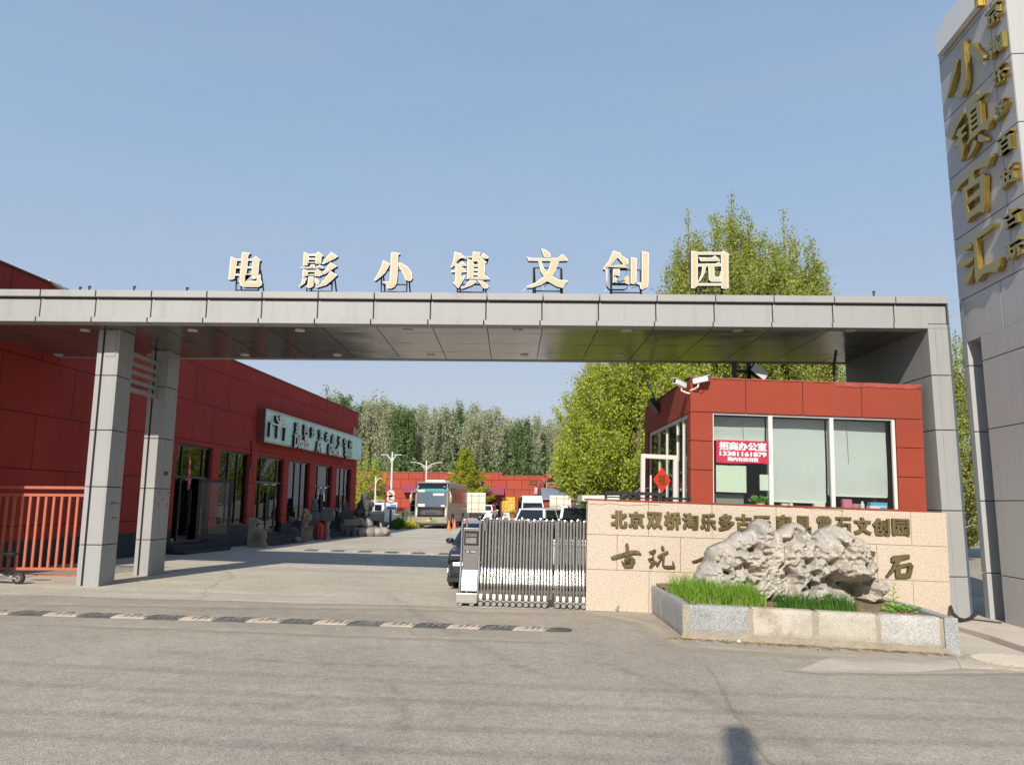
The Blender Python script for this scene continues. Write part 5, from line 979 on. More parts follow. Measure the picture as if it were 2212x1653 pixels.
# litter and straw at the kerb foot
q = MB()
for _ in range(420):
    u = RNG.uniform(-.3, LEN); off = -abs(RNG.gauss(0, .12)) - .05; p = A0 + dv * u + nv * off; a = RNG.uniform(0, 6.28); L_ = RNG.uniform(.02, .09); z = gz(p.x, p.y) + .008; d = Vector((math.cos(a), math.sin(a), 0)) * L_; s = Vector((-d.y, d.x, 0)).normalized() * .004; q.add([(p + d + s).to_tuple()[:2] + (z,), (p - d + s).to_tuple()[:2] + (z,), (p - d - s).to_tuple()[:2] + (z + .004,), (p + d - s).to_tuple()[:2] + (z + .006,)], [(0, 1, 2, 3)])
o = q.build('dead_leaves', leaf_mat('dry_twig', (.16, .09, .04), (.40, .28, .12), .1)); kind(o, 'stuff')
for i, (px, py, s, m, lb) in enumerate(((1596, 1388, .035, M_white, 'crumpled white scrap of paper on the road before the planter'), (1566, 1387, .022, mat('green_scrap', (.04, .25, .17), .5), 'tiny green scrap of wrapper on the road before the planter'))):
    P = gnd(px, py); q = craggy('s', None, lambda d: (d.x * s, d.y * s, d.z * s * .6), 2 + i, 10, s * .5, 30); q.v = [(a, b, c + s * .5) for a, b, c in q.v]; tag(q.build('litter', m, world=Matrix.Translation(P)), lb, 'litter')
# ---------------------------------------------------------------- retractable stainless gate
PG = gnd(987, 1309); FGt = Fr((PG.x, PG.y + .2, PG.z), 0, .021)
def g1(x, y): return FGt.h(973 + .14716 * x, 1108.2 + .14716 * y)
RG = thing('retractable_gate', 'folded stainless steel retractable gate with a display head parked against the granite wall', 'gate', FGt)
M_tube = mat('brushed_tube', (.56, .53, .49), .23, 1.0, var=.15, vs=8); M_tubed = mat('dull_tube', (.10, .09, .08), .2, 1.0)
sc_ = PG.y / FPX * .14716; kb = g1(300, 1370)[1]
def gx(x): return g1(x, 1300)[0]
def tube_prof(x, zt_, zb_, r, mb, y=0.0):
    mb.tube([(x, y, zt_), (x, y, zt_ - .03), (x, y, zt_ * .45), (x, y - .003, zt_ * .435), (x, y - .012, zt_ * .415), (x, y - .017, zt_ * .405), (x, y - .098, zt_ * .265), (x, y - .102, zt_ * .255), (x, y - .105, zt_ * .24), (x, y - .105, zt_ * .22), (x, y - .105, zt_ * .2), (x, y - .105, zb_)], r, 10)
def hub(parent, x, z, r, y):
    q = MB(); q.tube([(x, y - .02, z), (x, y - .012, z), (x, y + .03, z)], [r * .85, r, r], 18); w = q.build('wheel', M_rubber, parent, True)
    q = MB(); q.tube([(x, y - .026, z), (x, y - .018, z)], r * .78, 14); q.build('rim', mat('silver_plastic', (.42, .40, .36), .4, .3), w)
    q = MB()
    for i in range(5): a = i * 1.2566; q.tube([(x + r * .48 * math.cos(a), y - .0275, z + r * .48 * math.sin(a)), (x + r * .48 * math.cos(a), y - .02, z + r * .48 * math.sin(a))], r * .15, 6)
    q.tube([(x, y - .03, z), (x, y - .02, z)], r * .14, 8); q.build('spoke_hole', M_dark, w)
WX = [437, 537, 630, 722, 815, 908, 1003, 1097, 1187, 1278, 1370, 1462, 1555, 1645, 1742, 1837, 1935]
ztop = g1(700, 92)[1]
for i, x in enumerate(WX):
    F_ = bpy.data.objects.new('gate_section', None); COL.objects.link(F_); F_.parent = RG; X = gx(x + 8); r = .025; zt_ = ztop + (.02 if i % 3 == 0 else 0)
    q = MB(); tube_prof(X, zt_, .16, .027, q)
    if i not in (11,): tube_prof(X + 48 * sc_, zt_ - .02, .14, r, q, .015)
    else: tube_prof(X + 60 * sc_, zt_ - .03, .0, r, q, .02)
    q.tube([(X - .01, .0, zt_ - .03), (X + 12 * sc_, 0, zt_ + .005), (X + 36 * sc_, .01, zt_ + .005), (X + 48 * sc_, .015, zt_ - .05)], .02, 8)
    fr_ = q.build('bar_pair', M_tube, F_, True)
    q = MB(); tube_prof(X + 22 * sc_, zt_ - .06, .3, .012, q, .09); tube_prof(X + 70 * sc_, zt_ - .06, .3, .012, q, .09); q.box(X - 20 * sc_, X + 80 * sc_, .06, .10, zt_ - .15, zt_ - .12); q.box(X - 20 * sc_, X + 80 * sc_, .06, .10, .32, .35); q.build('link', M_tubed, F_, True)
    if i == 11: continue
    zr_ = g1(x, 1210 + i * 3.2)[1]; q = MB(); q.prism([(X - .030, zr_ + .05), (X + .030, zr_ + .05), (X + .030, zr_ - .02), (X + .014, zr_ - .05), (X - .014, zr_ - .05), (X - .030, zr_ - .02)], -.142, -.13); q.build('reflector', M_offw, F_)
    R_ = .05; q = MB(); q.prism([(X - .07, .075), (X - .045, .115), (X - .01, .135), (X + .01, .135), (X + .045, .115), (X + .07, .075), (X + .052, .08), (X + .03, .105), (X - .03, .105), (X - .052, .08)], -.13, -.06); q.build('mudguard', mat('silver_plastic', (.42, .40, .36), .4, .3), F_); hub(F_, X, R_, R_, -.115)
HD = bpy.data.objects.new('gate_head', None); COL.objects.link(HD); HD.parent = RG
xa, xb = gx(157), gx(385); zp = g1(270, 218)[1]; zl = g1(270, 830)[1]; zk = g1(270, 1150)[1]
q = MB(); q.box(xa, xb, -.08, .2, zl, zp); q.add([(xa, -.08, zl), (xb, -.08, zl), (xb, -.19, zk + .03), (xa, -.19, zk + .03), (xa, .2, zl), (xb, .2, zl), (xb, .2, zk), (xa, .2, zk)], [(0, 3, 2, 1), (0, 4, 7, 3), (1, 2, 6, 5), (2, 3, 7, 6)]); q.build('panel', mat('head_panel', (.40, .385, .36), .25, .9), HD, bevel=.006)
q = MB(); q.box(gx(88), gx(395), -.24, .24, g1(240, 1300)[1], g1(240, 1155)[1]); q.build('base', mat('head_base', (.50, .47, .42), .35, .6), HD, bevel=.015)
q = MB(); q.box(gx(172), gx(380), -.088, -.075, g1(270, 470)[1], g1(270, 258)[1]); scn = q.build('screen', M_black, HD)
q = MB(); q.box(gx(195), gx(352), -.092, -.0885, g1(270, 340)[1], g1(270, 298)[1]); q.box(gx(195), gx(352), -.092, -.0885, g1(270, 440)[1], g1(270, 358)[1]); q.build('display', mat('lcd_grey', (.20, .20, .165), .35), scn)
q = MB(); put_text(q, '08:33:10', gx(205), gx(342), g1(270, 335)[1], g1(270, 304)[1], -.0935, .001, .03); q.build('digits', M_black, scn)
q = MB(); q.box(gx(205), gx(270), -.0935, -.0925, g1(270, 378)[1], g1(270, 366)[1]); q.build('red_readout', M_redlens, scn)
q = MB(); cx_, cz_ = gx(270), g1(270, 560)[1]; k = sc_
put_loops(q, [[(cx_ + a * k, cz_ - b * k) for a, b in ((-92, -20), (-50, -16), (-30, -24), (-10, -20), (90, -22), (70, 22), (-10, 18), (-40, 32), (-62, 16))]], -.092, .011); bd = q.build('emblem', mat('emblem_grey', (.09, .09, .09), .3, .8), HD)
q = MB(); put_text(q, '中出智控', cx_ - 5 * k, cx_ + 78 * k, cz_ - 13 * k, cz_ + 13 * k, -.0935, .001, .02); q.build('lettering', M_offw, HD); q = MB(); c_ = [(cx_ - 40 * k + 17 * k * math.cos(t), cz_ - 2 * k + 19 * k * math.sin(t)) for t in [i * .524 for i in range(12)]]; put_loops(q, [c_, [(cx_ - 40 * k + (a - cx_ + 40 * k) * .6, cz_ - 2 * k + (b - cz_ + 2 * k) * .6) for a, b in c_]], -.0935, .001); q.build('emblem_ring', M_offw, HD)
for x0_, yy in ((135, 0), (400, 0)):
    q = MB(); X = gx(x0_); zz = g1(200, 95)[1]; q.tube([(X, -.16, .1), (X, -.17, zl * .55), (X, -.07, zl), (X, -.06, zz - .04), (X + .03, -.055, zz), (X + .07, -.05, zz), (X + .09, -.05, zz - .06), (X + .09, -.05, zp if x0_ < 200 else zz - .2)], .023, 10); q.build('post', M_tube, HD, True)
q = MB(); q.tube([(gx(240), -.19, g1(240, 1135)[1]), (gx(240), -.185, g1(240, 1135)[1])], .022, 10); q.build('sensor', mat('sensor_blue', (.05, .2, .42), .3), HD)
for x in (147, 318): hub(HD, gx(x), .058, .058, -.19)

# ---------------------------------------------------------------- rubber speed bumps
M_yel = mat('worn_cream_rubber', (.40, .335, .255), .8, var=.2, vs=5, stain=((.16, .14, .12), 6, .7)); M_blk = mat('worn_black_rubber', (.075, .075, .072), .8, var=.3, vs=6, stain=((.16, .15, .13), 5, .7))
def bump(name, label, A_, B_, half, n, first, hgt=.045, mark=True, last=True):
    T = thing(name, label, 'speed bump', Matrix.Translation((0, 0, 0))); D = (B_ - A_); L_ = D.length; D.normalize(); N_ = Vector((-D.y, D.x, 0)); st_ = L_ / n
    for i in range(n):
        a, b = i * st_ + .004, (i + 1) * st_ - .004; pr = [(-half, .003), (-half * .8, hgt * .45), (-half * .35, hgt), (half * .35, hgt), (half * .8, hgt * .45), (half, .003)]; q = MB(); skew = .11
        vs = [];
        for u in (a, b):
            for t, z in pr: p = A_ + D * (u + skew * t / half) + N_ * t; vs.append((p.x, p.y, gz(p.x, p.y) + z))
        q.add(vs, [(k, k + 1, k + 7, k + 6) for k in range(5)] + [(0, 6, 11, 5), tuple(range(6)), tuple(range(11, 5, -1))]); sgm = q.build('segment', M_yel if (i % 2 == first) else M_blk, T)
        if mark:
            q = MB(); 
            for k in range(4):
                for t0, t1, z0_, z1_ in ((-half * .75, -half * .4, hgt * .52, hgt * .96),):
                    u = a + .08 + (b - a - .12) * k / 4
                    P = [A_ + D * (u + dd) + N_ * t for t, dd in ((t0, 0), (t0, .022), (t1, .085), (t1, .063))]; zz = [z0_, z0_, z1_, z1_]; q.add([(p.x, p.y, gz(p.x, p.y) + z + .008) for p, z in zip(P, zz)], [(0, 1, 2, 3)])
            u = (a + b) / 2; P = [A_ + D * (u + dx) + N_ * dy for dx, dy in ((-.05, -.03), (.0, -.06), (.09, .0), (.0, .03), (-.02, .01))]; q.add([(p.x, p.y, gz(p.x, p.y) + hgt + .002) for p in P], [(0, 1, 2, 3, 4)])
            q.build('moulding', M_blk if (i % 2 == first) else mat('pale_dust', (.30, .26, .2), .9), sgm)
    q = MB(); c = B_ + D * .01; pts = [c - N_ * half + D * -.1, c + N_ * half + D * .1] + [c + D * (.1 + .22 * math.cos(t)) + N_ * half * math.sin(t) for t in (1.0, .5, 0, -.5, -1.0)]
    q.prism_z([(p.x, p.y) for p in pts], lambda x, y: gz(x, y) + .002, lambda x, y: gz(x, y) + hgt * .6); q.build('end_cap', M_blk, T, bevel=.012)
a_, b_ = gnd(-30, 1323.5), gnd(1190, 1361); a_.z = b_.z = 0
bump('speed_bump', 'black and cream rubber speed bump across the road before the gate', a_, b_, .16, 17, 0)
a_, b_ = gnd(636, 1188.5), gnd(1010, 1199); a_.z = b_.z = 0
bump('speed_bump', 'black and cream rubber speed bump inside the yard beyond the canopy shadow', a_, b_, .17, 13, 0, .05, False)

# ---------------------------------------------------------------- sign tower
FT = Fr((9.04, 14.9, -.25), -(math.pi / 2 + AD))
def tw(px, py): return FT.h(px, py)
TWR = thing('sign_tower', 'tall grey panelled sign tower with gold characters on its side face', 'sign tower', FT)
uf = (tw(2033, 150)[0] + tw(2060, 560)[0]) / 2; un = (tw(2173, 20)[0] + tw(2205, 320)[0]) / 2; zt_ = tw(2029, 100)[1]
um = (tw(2141, 60)[0] + tw(2165, 320)[0] + tw(2190, 600)[0]) / 3
uniche0, uniche1 = tw(2141, 1350)[0], tw(2173, 1358)[0]; zn = (tw(2093, 738)[1] + tw(2122, 727)[1]) / 2
seams = [tw(2029, 141)[1], tw(2038, 267)[1], tw(2046, 394.6)[1], tw(2055, 526)[1], tw(2088, 644)[1], (tw(2128, 778)[1] + tw(2075, 797)[1]) / 2, (tw(2138, 926)[1] + tw(2086, 937)[1]) / 2, tw(2150, 1082)[1], (tw(2112, 1235)[1] + tw(2166, 1243)[1]) / 2]
zz = [-.1] + sorted(seams) + [zt_]
q = MB(); g_ = .009
for lo, hi in zip(zz, zz[1:]):
    if hi > zn + .05 and lo < zn - .05: parts_ = [(lo, zn, True), (zn, hi, False)]
    else: parts_ = [(lo, hi, hi <= zn + .05)]
    for l, h, nich in parts_:
        l2, h2 = l + g_ * (l == lo), h - g_ * (h == hi)
        if nich: q.box(uf, uniche0, 0, .42, l2, h2); q.box(uniche1, un, 0, .6, l2, h2)
        elif l > seams[4] - .1: q.box(uf, um - g_, 0, .6, l2, h2); q.box(um + g_, un, 0, .6, l2, h2)
        else: q.box(uf, un - 1.0 - g_, 0, .6, l2, h2); q.box(un - 1.0 + g_, un, 0, .6, l2, h2)
M_tw = mat('tower_cladding', (.40, .40, .395), .5, .1, spec=.25, var=.05, vs=.45, streak=((.30, .295, .28), (5, 5, .25), .3))
q.build('cladding', M_tw, TWR, bevel=.006)
q = MB(); q.box(uf + .02, un - .02, .42, 3.0, -.1, zt_ - .02); q.box(uf + .05, un - .05, .05, .43, zn + .02, zt_ - .05); q.box(uniche1 + .05, un - .05, .05, .43, -.1, zn); q.box(uf + .05, uniche0 - .05, .05, .43, -.1, zn); q.build('core', M_steel_shade, TWR)  # niche backing, darkened in colour for the shade inside
q = MB()
for lo, hi in zip(zz, zz[1:]): q.box(un + .002, un + .02, .004, 1.3, lo + g_, hi - g_)
q.build('front_cladding', M_tw, TWR, bevel=.004)
def t8(x, y): return tw((3500 + x * .72638) * .540567, y * .72638 * .540567)
q = MB(); bd = [t8(*p) for p in ((372, 310), (358, 213), (405, 125), (412, 92), (480, 20), (520, -25), (560, -60), (585, 42))]; q.prism(bd, -.13, -.01); q.build('cover_board', mat('white_board', (.74, .74, .73), .6), TWR, bevel=.006)
q = MB(); a = t8(583, -60); b = t8(606, 30); q.box(a[0], b[0], -.14, -.01, b[1], a[1]); q.build('cover_edge', M_gold, TWR)
def cr4(x, y): return tw((3700 + x * .36296) * .540567, (100 + y * .36296) * .540567)
def cr5(x, y): return tw((3700 + x * .42333) * .540567, (500 + y * .42333) * .540567)
BIG = [('小', cr4, [[(388, 172), (412, 168), (425, 185), (430, 345), (452, 470), (455, 600), (435, 720), (400, 790), (360, 805), (315, 765), (325, 750), (365, 720), (385, 600), (392, 400), (375, 280)], [(320, 385), (345, 385), (350, 410), (330, 520), (265, 740), (240, 810), (228, 805), (270, 620), (300, 450)], [(480, 205), (520, 210), (560, 270), (635, 335), (640, 370), (625, 400), (590, 405), (500, 330), (468, 290)]]),
 ('镇', cr4, [[(365, 955), (420, 985), (408, 1020), (345, 1130), (300, 1245), (280, 1270), (255, 1240), (300, 1140), (340, 1030)], [(345, 1165), (430, 1095), (440, 1120), (388, 1190), (388, 1215), (440, 1178), (440, 1205), (396, 1262), (398, 1345), (432, 1295), (405, 1470), (385, 1510), (365, 1480), (360, 1340), (310, 1360), (320, 1320), (355, 1270), (358, 1225), (330, 1225)],
   [(440, 935), (430, 890), (490, 850), (490, 800), (530, 770), (545, 795), (615, 750), (645, 752), (640, 778), (545, 862), (600, 830), (615, 1085), (700, 1020), (715, 1060), (690, 1150), (620, 1160), (500, 1268), (440, 1350), (455, 1290), (478, 1250), (475, 1100)], [(490, 970), (555, 910), (555, 940), (492, 1000)], [(493, 1035), (560, 972), (562, 1000), (495, 1060)], [(496, 1095), (566, 1034), (568, 1062), (499, 1122)], [(500, 1158), (573, 1098), (575, 1122), (504, 1184)],
   [(522, 1275), (560, 1280), (550, 1345), (490, 1450), (445, 1480), (480, 1400)], [(575, 1210), (610, 1208), (665, 1245), (670, 1275), (620, 1292), (575, 1285)]]),
 ('百', cr5, [[(265, 630), (270, 560), (300, 530), (400, 440), (520, 350), (615, 268), (625, 300), (590, 390), (530, 405), (465, 430), (450, 470), (450, 520), (470, 512), (540, 460), (560, 490), (555, 760), (545, 830), (510, 820), (420, 880), (390, 930), (375, 880), (345, 640), (345, 600), (400, 560), (405, 500), (330, 570), (290, 630)], [(385, 625), (505, 545), (510, 600), (390, 700)], [(395, 755), (510, 665), (515, 735), (405, 825)]]),
 ('汇', cr5, [[(325, 1150), (345, 1120), (400, 1115), (435, 1140), (430, 1160), (370, 1195), (335, 1195)], [(312, 1300), (340, 1270), (445, 1250), (445, 1280), (360, 1345), (325, 1345)], [(445, 1322), (450, 1340), (435, 1420), (400, 1500), (365, 1515), (350, 1480), (380, 1420)], [(440, 1050), (460, 1020), (520, 1000), (620, 925), (635, 930), (632, 970), (590, 1008), (480, 1080), (485, 1180), (500, 1365), (560, 1330), (690, 1255), (710, 1250), (700, 1330), (670, 1390), (600, 1385), (540, 1410), (490, 1480), (470, 1475), (460, 1400), (455, 1200)]])]
DG = .085
for ch, cf, lp in BIG:
    sh_ = FT.I @ CAM                                   # read at the letter's own front plane
    L_ = [[cf(*p) for p in l] for l in lp]; f_ = (sh_.y + DG + .03) / sh_.y; L_ = [[(sh_.x + (a - sh_.x) * f_, sh_.z + (b - sh_.z) * f_) for a, b in l] for l in L_]
    q = MB(); put_loops(q, L_, -.03 - DG, DG); l = q.build('tower_character', M_gold, TWR, bevel=.006)
    q = MB(); put_loops(q, L_, -.036 - DG, .006, -.006); q.build('face', M_goldf, l)
for ch, (a, b, c, d) in zip('京淘乐多百货古玩', ((640, 700, 5, 150), (658, 722, 178, 320), (678, 735, 350, 480), (692, 748, 528, 660), (708, 770, 720, 860), (722, 790, 898, 1040), (740, 812, 1132, 1262), (758, 826, 1308, 1440))):
    m0, m1 = t8((a + b) / 2, c + 26), t8((a + b) / 2, d - 26); u0, u1 = t8(a, (c + d) / 2)[0], t8(b, (c + d) / 2)[0]; zc, hh = (m0[1] + m1[1]) / 2, (m0[1] - m1[1]) / 2 * 1.28; uc_ = (u0 + u1) / 2; wd = (u1 - u0) / 2 * 1.4
    q = MB(); put_text(q, ch, uc_ - wd, uc_ + wd, zc - hh, zc + hh, -.10, .08, .028); l = q.build('tower_character', M_gold, TWR); q = MB(); put_text(q, ch, uc_ - wd, uc_ + wd, zc - hh, zc + hh, -.106, .005, .024); q.build('face', M_goldf, l)
# manhole ramp ring and hose by the tower
P = gnd(2178, 1433); T = thing('drain_cover', 'round ribbed drain cover with a worn cream rim on the pavement by the tower', 'drain cover', Matrix.Translation(P))
q = MB(); q.tube([(0, 0, 0), (0, 0, .02), (0, 0, .045)], [.62, .60, .50], 40); q.build('rim', M_yel, T, True); q = MB(); q.tube([(0, 0, .04), (0, 0, .052)], .46, 36); q.build('lid', M_conc, T)
q = MB()
for i in range(11):
    y = -.40 + .08 * i; w = math.sqrt(max(0, .44 ** 2 - y * y)); q.box(-w, w, y - .012, y + .012, .052, .060)
q.build('rib', M_conc, T)
q = MB(); q.tube([at(2052, 1309, 15.0), at(2058, 1325, 14.6), at(2070, 1336, 14.5), at(2084, 1340, 14.5), at(2096, 1336, 14.8), at(2110, 1322, 15.6)], .035, 8); tag(q.build('hose', M_rubber), 'thick black hose curving round the foot of the canopy pier', 'hose')
q = MB(); q.tube([gnd(2055, 1345) + Vector((0, 0, .12)), gnd(2075, 1358) + Vector((0, 0, .12)), gnd(2100, 1352) + Vector((0, 0, .12)), gnd(2135, 1356) + Vector((0, 0, .12)), gnd(2165, 1360) + Vector((0, 0, .12))], .012, 6); tag(q.build('cable', M_rubber), 'thin black cable lying on the kerb pavement by the tower', 'cable')
# ---------------------------------------------------------------- pole and overhead wires behind the viewer: they throw the shadows on the road
T = thing('utility_pole', 'grey concrete utility pole across the road throwing its shadow on the asphalt', 'pole', (-1.05, -5.6, 0))
q = MB(); q.tube([(0, 0, -.3), (0, 0, 8.75)], [.14, .12], 14); q.build('shaft', M_conc, T); q = MB(); q.box(-.13, .13, -.06, .06, 8.4, 8.5); q.build('crossarm', M_black, T)
for i, (y, z, dy) in enumerate(((-3.6, 8.3, .25), (-3.2, 7.5, .2), (-3.3, 7.0, .1), (-4.4, 7.3, .15))):
    q = MB(); q.tube([(x, y - dy * x / 10, z + .0028 * x * x) for x in range(-24, 25, 4)], .010, 6)
    tag(q.build('overhead_wire', M_rubber), f'slack black overhead wire across the road, {["highest", "second highest", "lowest", "third highest"][i]} of four', 'wire', 'overhead wires across the road')
# ---------------------------------------------------------------- far red building across the yard
YF = 100.0
FC = Fr((at(700, 1100, YF).x, YF, 0), 0, 0)
CB = thing('far_shop_building', 'long low brick red block building at the far end of the yard with maroon awnings', 'building', FC)
def fc(px, py): return FC.h(px, py)
x1 = fc(1175, 1040)[0]; xstep = fc(1085, 1023)[0]; zt1 = fc(930, 1021.5)[1]; zt2 = fc(1130, 1028.5)[1]
hs = []
for a, b, top, bot_ in ((808, 840, 1079, 1113), (886, 930, 1079, 1113), (1051, 1082, 1079.5, 1117), (1119, 1128, 1080, 1120)): hs.append((fc(a, 1090)[0], fc(b, 1090)[0], max(.05, fc(a, bot_)[1]), fc(a, top)[1]))
q = MB(); rects_wall(q, -14, x1, -.2, zt2, hs, .4); q.box(-14, xstep, 0, 8, zt2, zt1); q.box(x1, x1 - .2, .01, 10, -.2, zt2); q.build('wall', M_redc, CB)
q = MB(); q.box(-14, xstep + .1, -.06, 8, zt1, zt1 + .09); q.box(xstep + .1, x1 + .05, -.06, 8, zt2, zt2 + .08); q.build('coping', mat('terracotta_coping', (.30, .10, .06), .8), CB)
q = MB(); q.box(-14, x1, .5, .6, -.2, zt2 - .3); q.build('interior', mat('dim_interior', (.10, .095, .09), .9), CB)
q = MB()
for a, b, c, d in hs: pass
lo_ = sorted(hs); ed = [-14] + [v for h in lo_ for v in h[:2]] + [x1]
for a, b in zip(ed[::2], ed[1::2]): q.box(a, b, -.03, -.001, -.2, .95)
q.build('plinth', mat('far_plinth', (.09, .09, .085), .85), CB)
for a, b, c, d in hs:
    q = MB(); q.box(a, a + .1, .1, .2, c, d); q.box(b - .1, b, .1, .2, c, d); q.box(a + .1, b - .1, .1, .2, d - .1, d); q.box(a + .1, b - .1, .1, .2, d - .75, d - .68); q.box((a + b) / 2 - .06, (a + b) / 2 + .06, .1, .2, c, d - .75); dd = q.build('door', M_frame, CB)
    q = MB(); q.box(a + .1, b - .1, .14, .15, c, d - .1); q.build('pane', M_tg, dd)
M_awn = mat('maroon_awning', (.24, .045, .09), .85)
for a, b, t, bt in ((800, 842, 1048.5, 1064), (873, 905, 1048.5, 1064), (1048.5, 1089, 1053, 1069)):
    xa, xb, za, zb_ = fc(a, t)[0], fc(b, t)[0], fc(a, t)[1], fc(a, bt - 2.5)[1]; zc_ = fc(a, bt)[1]
    q = MB(); q.add([(xa, -.02, za), (xb, -.02, za), (xb, -1.2, zb_), (xa, -1.2, zb_), (xb, -1.2, zc_), (xa, -1.2, zc_), (xb, -.02, zc_), (xa, -.02, zc_)], [(0, 3, 2, 1), (3, 5, 4, 2), (0, 7, 5, 3), (1, 2, 4, 6)]); q.build('awning', M_awn, CB)
for ch, a, b in (('C', 1142, 1149.5), ('区', 1151, 1159.5)):
    q = MB(); put_text(q, ch, fc(a, 1042)[0], fc(b, 1042)[0], fc(a, 1046.5)[1], fc(a, 1038)[1], -.16, .14, .04); q.build('zone_letter', M_bronze, CB)
pa = fc(1079, 1089); q = MB(); q.prism([(-.32, 0), (0, -.36), (.32, 0), (0, .36)], 0, .02); tag(q.build('fortune_diamond', mat('bright_red_paper', (.62, .018, .012), .6), world=FC.sub(fc(1103.5, 1089)[0] - fc(1103.5, 1089)[0] + fc(1068.5, 1089)[0], .05, pa[1])), 'red paper diamond on the far shop door under the awning', 'paper charm')
# yellow picture board
a, b = fc(1085, 1106)[0], fc(1112, 1106)[0]; c, d = fc(1090, 1106)[1], fc(1090, 1074)[1]
YBD = thing('yellow_board', 'big yellow board crowded with small pictures on the far red wall', 'signboard', FC.sub(a, 0, c)); w, h = b - a, d - c
q = MB(); q.box(0, w, -.1, -.002, 0, h); q.build('panel', mat('board_yellow', (.58, .36, .02), .5), YBD)
rr = random.Random(4); pm = [mat('print_brown', (.12, .05, .02), .6), mat('print_white', (.6, .58, .5), .6), mat('print_red', (.4, .06, .03), .6)]
for mi in range(3):
    q = MB()
    for r in range(9):
        for cix in range(9):
            if rr.randrange(3) == mi and not 6 <= r <= 6: x = w * (.05 + .1 * cix); z = h * (.05 + .102 * r); q.box(x + rr.random() * .03, x + w * .075, -.106 - .001 * mi, -.1005, z, z + h * .07 * rr.uniform(.6, 1))
    q.build('printed_picture', pm[mi], YBD)
# outdoor unit and flower tub under the board
T = thing('outdoor_unit', 'white air conditioner outdoor unit on the ground below the yellow board', 'air conditioner', FC.sub(fc(1087, 1110)[0], -.6, .05)); q = MB(); q.box(0, .85, 0, .3, 0, .62); q.build('casing', M_offw, T); q = MB(); q.tube([(.32, -.01, .31), (.32, 0, .31)], .24, 18); q.build('fan_cover', mat('fan_grey', (.3, .3, .3), .5), T)
T = thing('flower_tub', 'terracotta flower tub beside the far outdoor unit', 'flower pot', FC.sub(fc(1107, 1110)[0], -.8, 0)); q = MB(); q.tube([(0, 0, 0), (0, 0, .5), (0, 0, .55)], [.3, .42, .45], 14); q.build('pot', mat('terracotta', (.32, .09, .04), .8), T, True); q = MB(); q.add(*leaf_blob((0, 0, .7), (.4, .4, .2), 80, .12, RNG)); q.build('foliage', M_leafp, T)
# vertical sign, arch with red characters and the grey roofed shed
T = thing('hanging_sign', 'small upright black and white shop sign at the corner of the far building', 'sign', FC.sub(fc(1157.5, 1060)[0], -.25, fc(1157, 1067)[1])); hh = fc(1157, 1054)[1] - fc(1157, 1067)[1]; q = MB(); q.box(-.16, .16, -.05, .05, 0, hh); q.build('panel', M_offw, T); q = MB()
for i, ch in enumerate('古玩城'): put_text(q, ch, -.12, .12, hh * (.68 - .31 * i), hh * (.93 - .31 * i), -.06, .008, .03)
q.build('lettering', M_black, T)
YR = 92.0; ar = at(1172, 1080, YR); T = thing('red_sign_arch', 'black curved steel arch carrying red characters over the shed entrance', 'sign arch', Matrix.Translation((ar.x, YR, 0)))
def ra_(px, py): p = at(px, py, YR); return (p.x - ar.x, 0, p.z)
q = MB(); q.tube([ra_(1163, 1076), ra_(1164, 1060), ra_(1167, 1048), ra_(1172, 1040), ra_(1180, 1032)], .07, 6); q.tube([ra_(1168, 1076), ra_(1168, 1062), ra_(1171, 1050), ra_(1176, 1043), ra_(1184, 1036)], .07, 6)
for px in (1163, 1169): q.box(ra_(px, 1076)[0] - .06, ra_(px, 1076)[0] + .06, -.06, .06, 0, ra_(px, 1060)[2])
for y in (1060, 1066, 1074): q.tube([ra_(1163, y), ra_(1169, y)], .05, 5)
q.build('arch', M_black, T); M_rc = mat('red_acrylic', (.55, .03, .05), .4)
for ch, px, py, s, rot in (('和', 1176, 1036.5, 9.5, .5), ('鱼', 1185, 1028, 10, .25), ('队', 1198.5, 1022, 9.5, .1), ('古', 1185.6, 1047, 8.5, 0), ('玩', 1197.6, 1047, 9, 0), ('会', 1211, 1047, 9, 0)):
    c_ = ra_(px, py); s_ = s / 2 * YR / FPX; q = MB(); put_text(q, ch, -s_, s_, -s_, s_, -.06, .1, .05, Matrix.Translation(c_) @ Matrix.Rotation(-rot, 4, 'Y')); q.build('red_character', M_rc, T)
q = MB(); q.tube([ra_(1181, 1043), ra_(1216, 1043)], .025, 5); q.tube([ra_(1181, 1051), ra_(1216, 1051)], .025, 5); q.tube([ra_(1181, 1043), ra_(1181, 1062)], .03, 5); q.tube([ra_(1180, 1034), ra_(1206, 1018)], .025, 5); q.build('sign_rail', M_offw, T)
YS = 86.0; s0 = at(1170, 1077, YS); T = thing('grey_roof_shed', 'low red shed with a grey metal pitched roof behind the parked van', 'shed', Matrix.Translation((s0.x, YS, 0)))
def sh_(px, py, Y=YS): p = at(px, py, Y); return (p.x - s0.x, p.z)
w = sh_(1240, 1077)[0]; z0_ = sh_(1190, 1077)[1]; z1_ = z0_ + 1.25; q = MB(); q.add([(0, -.4, z0_), (w, -.4, z0_), (w - 2.2, 4.5, z1_), (.1, 4.5, z1_), (0, -.4, z0_ - .12), (w, -.4, z0_ - .12), (w - 2.2, 4.5, z1_ - .12), (.1, 4.5, z1_ - .12)], [(0, 1, 2, 3), (7, 6, 5, 4), (0, 4, 5, 1), (1, 5, 6, 2), (3, 2, 6, 7), (0, 3, 7, 4)])
q.build('roof', mat('grey_metal_roof', (.30, .32, .35), .45, .4), T); q = MB(); q.box(.05, w - .05, .02, 4.3, -.2, z0_ - .13); q.build('wall', M_redpanel, T)
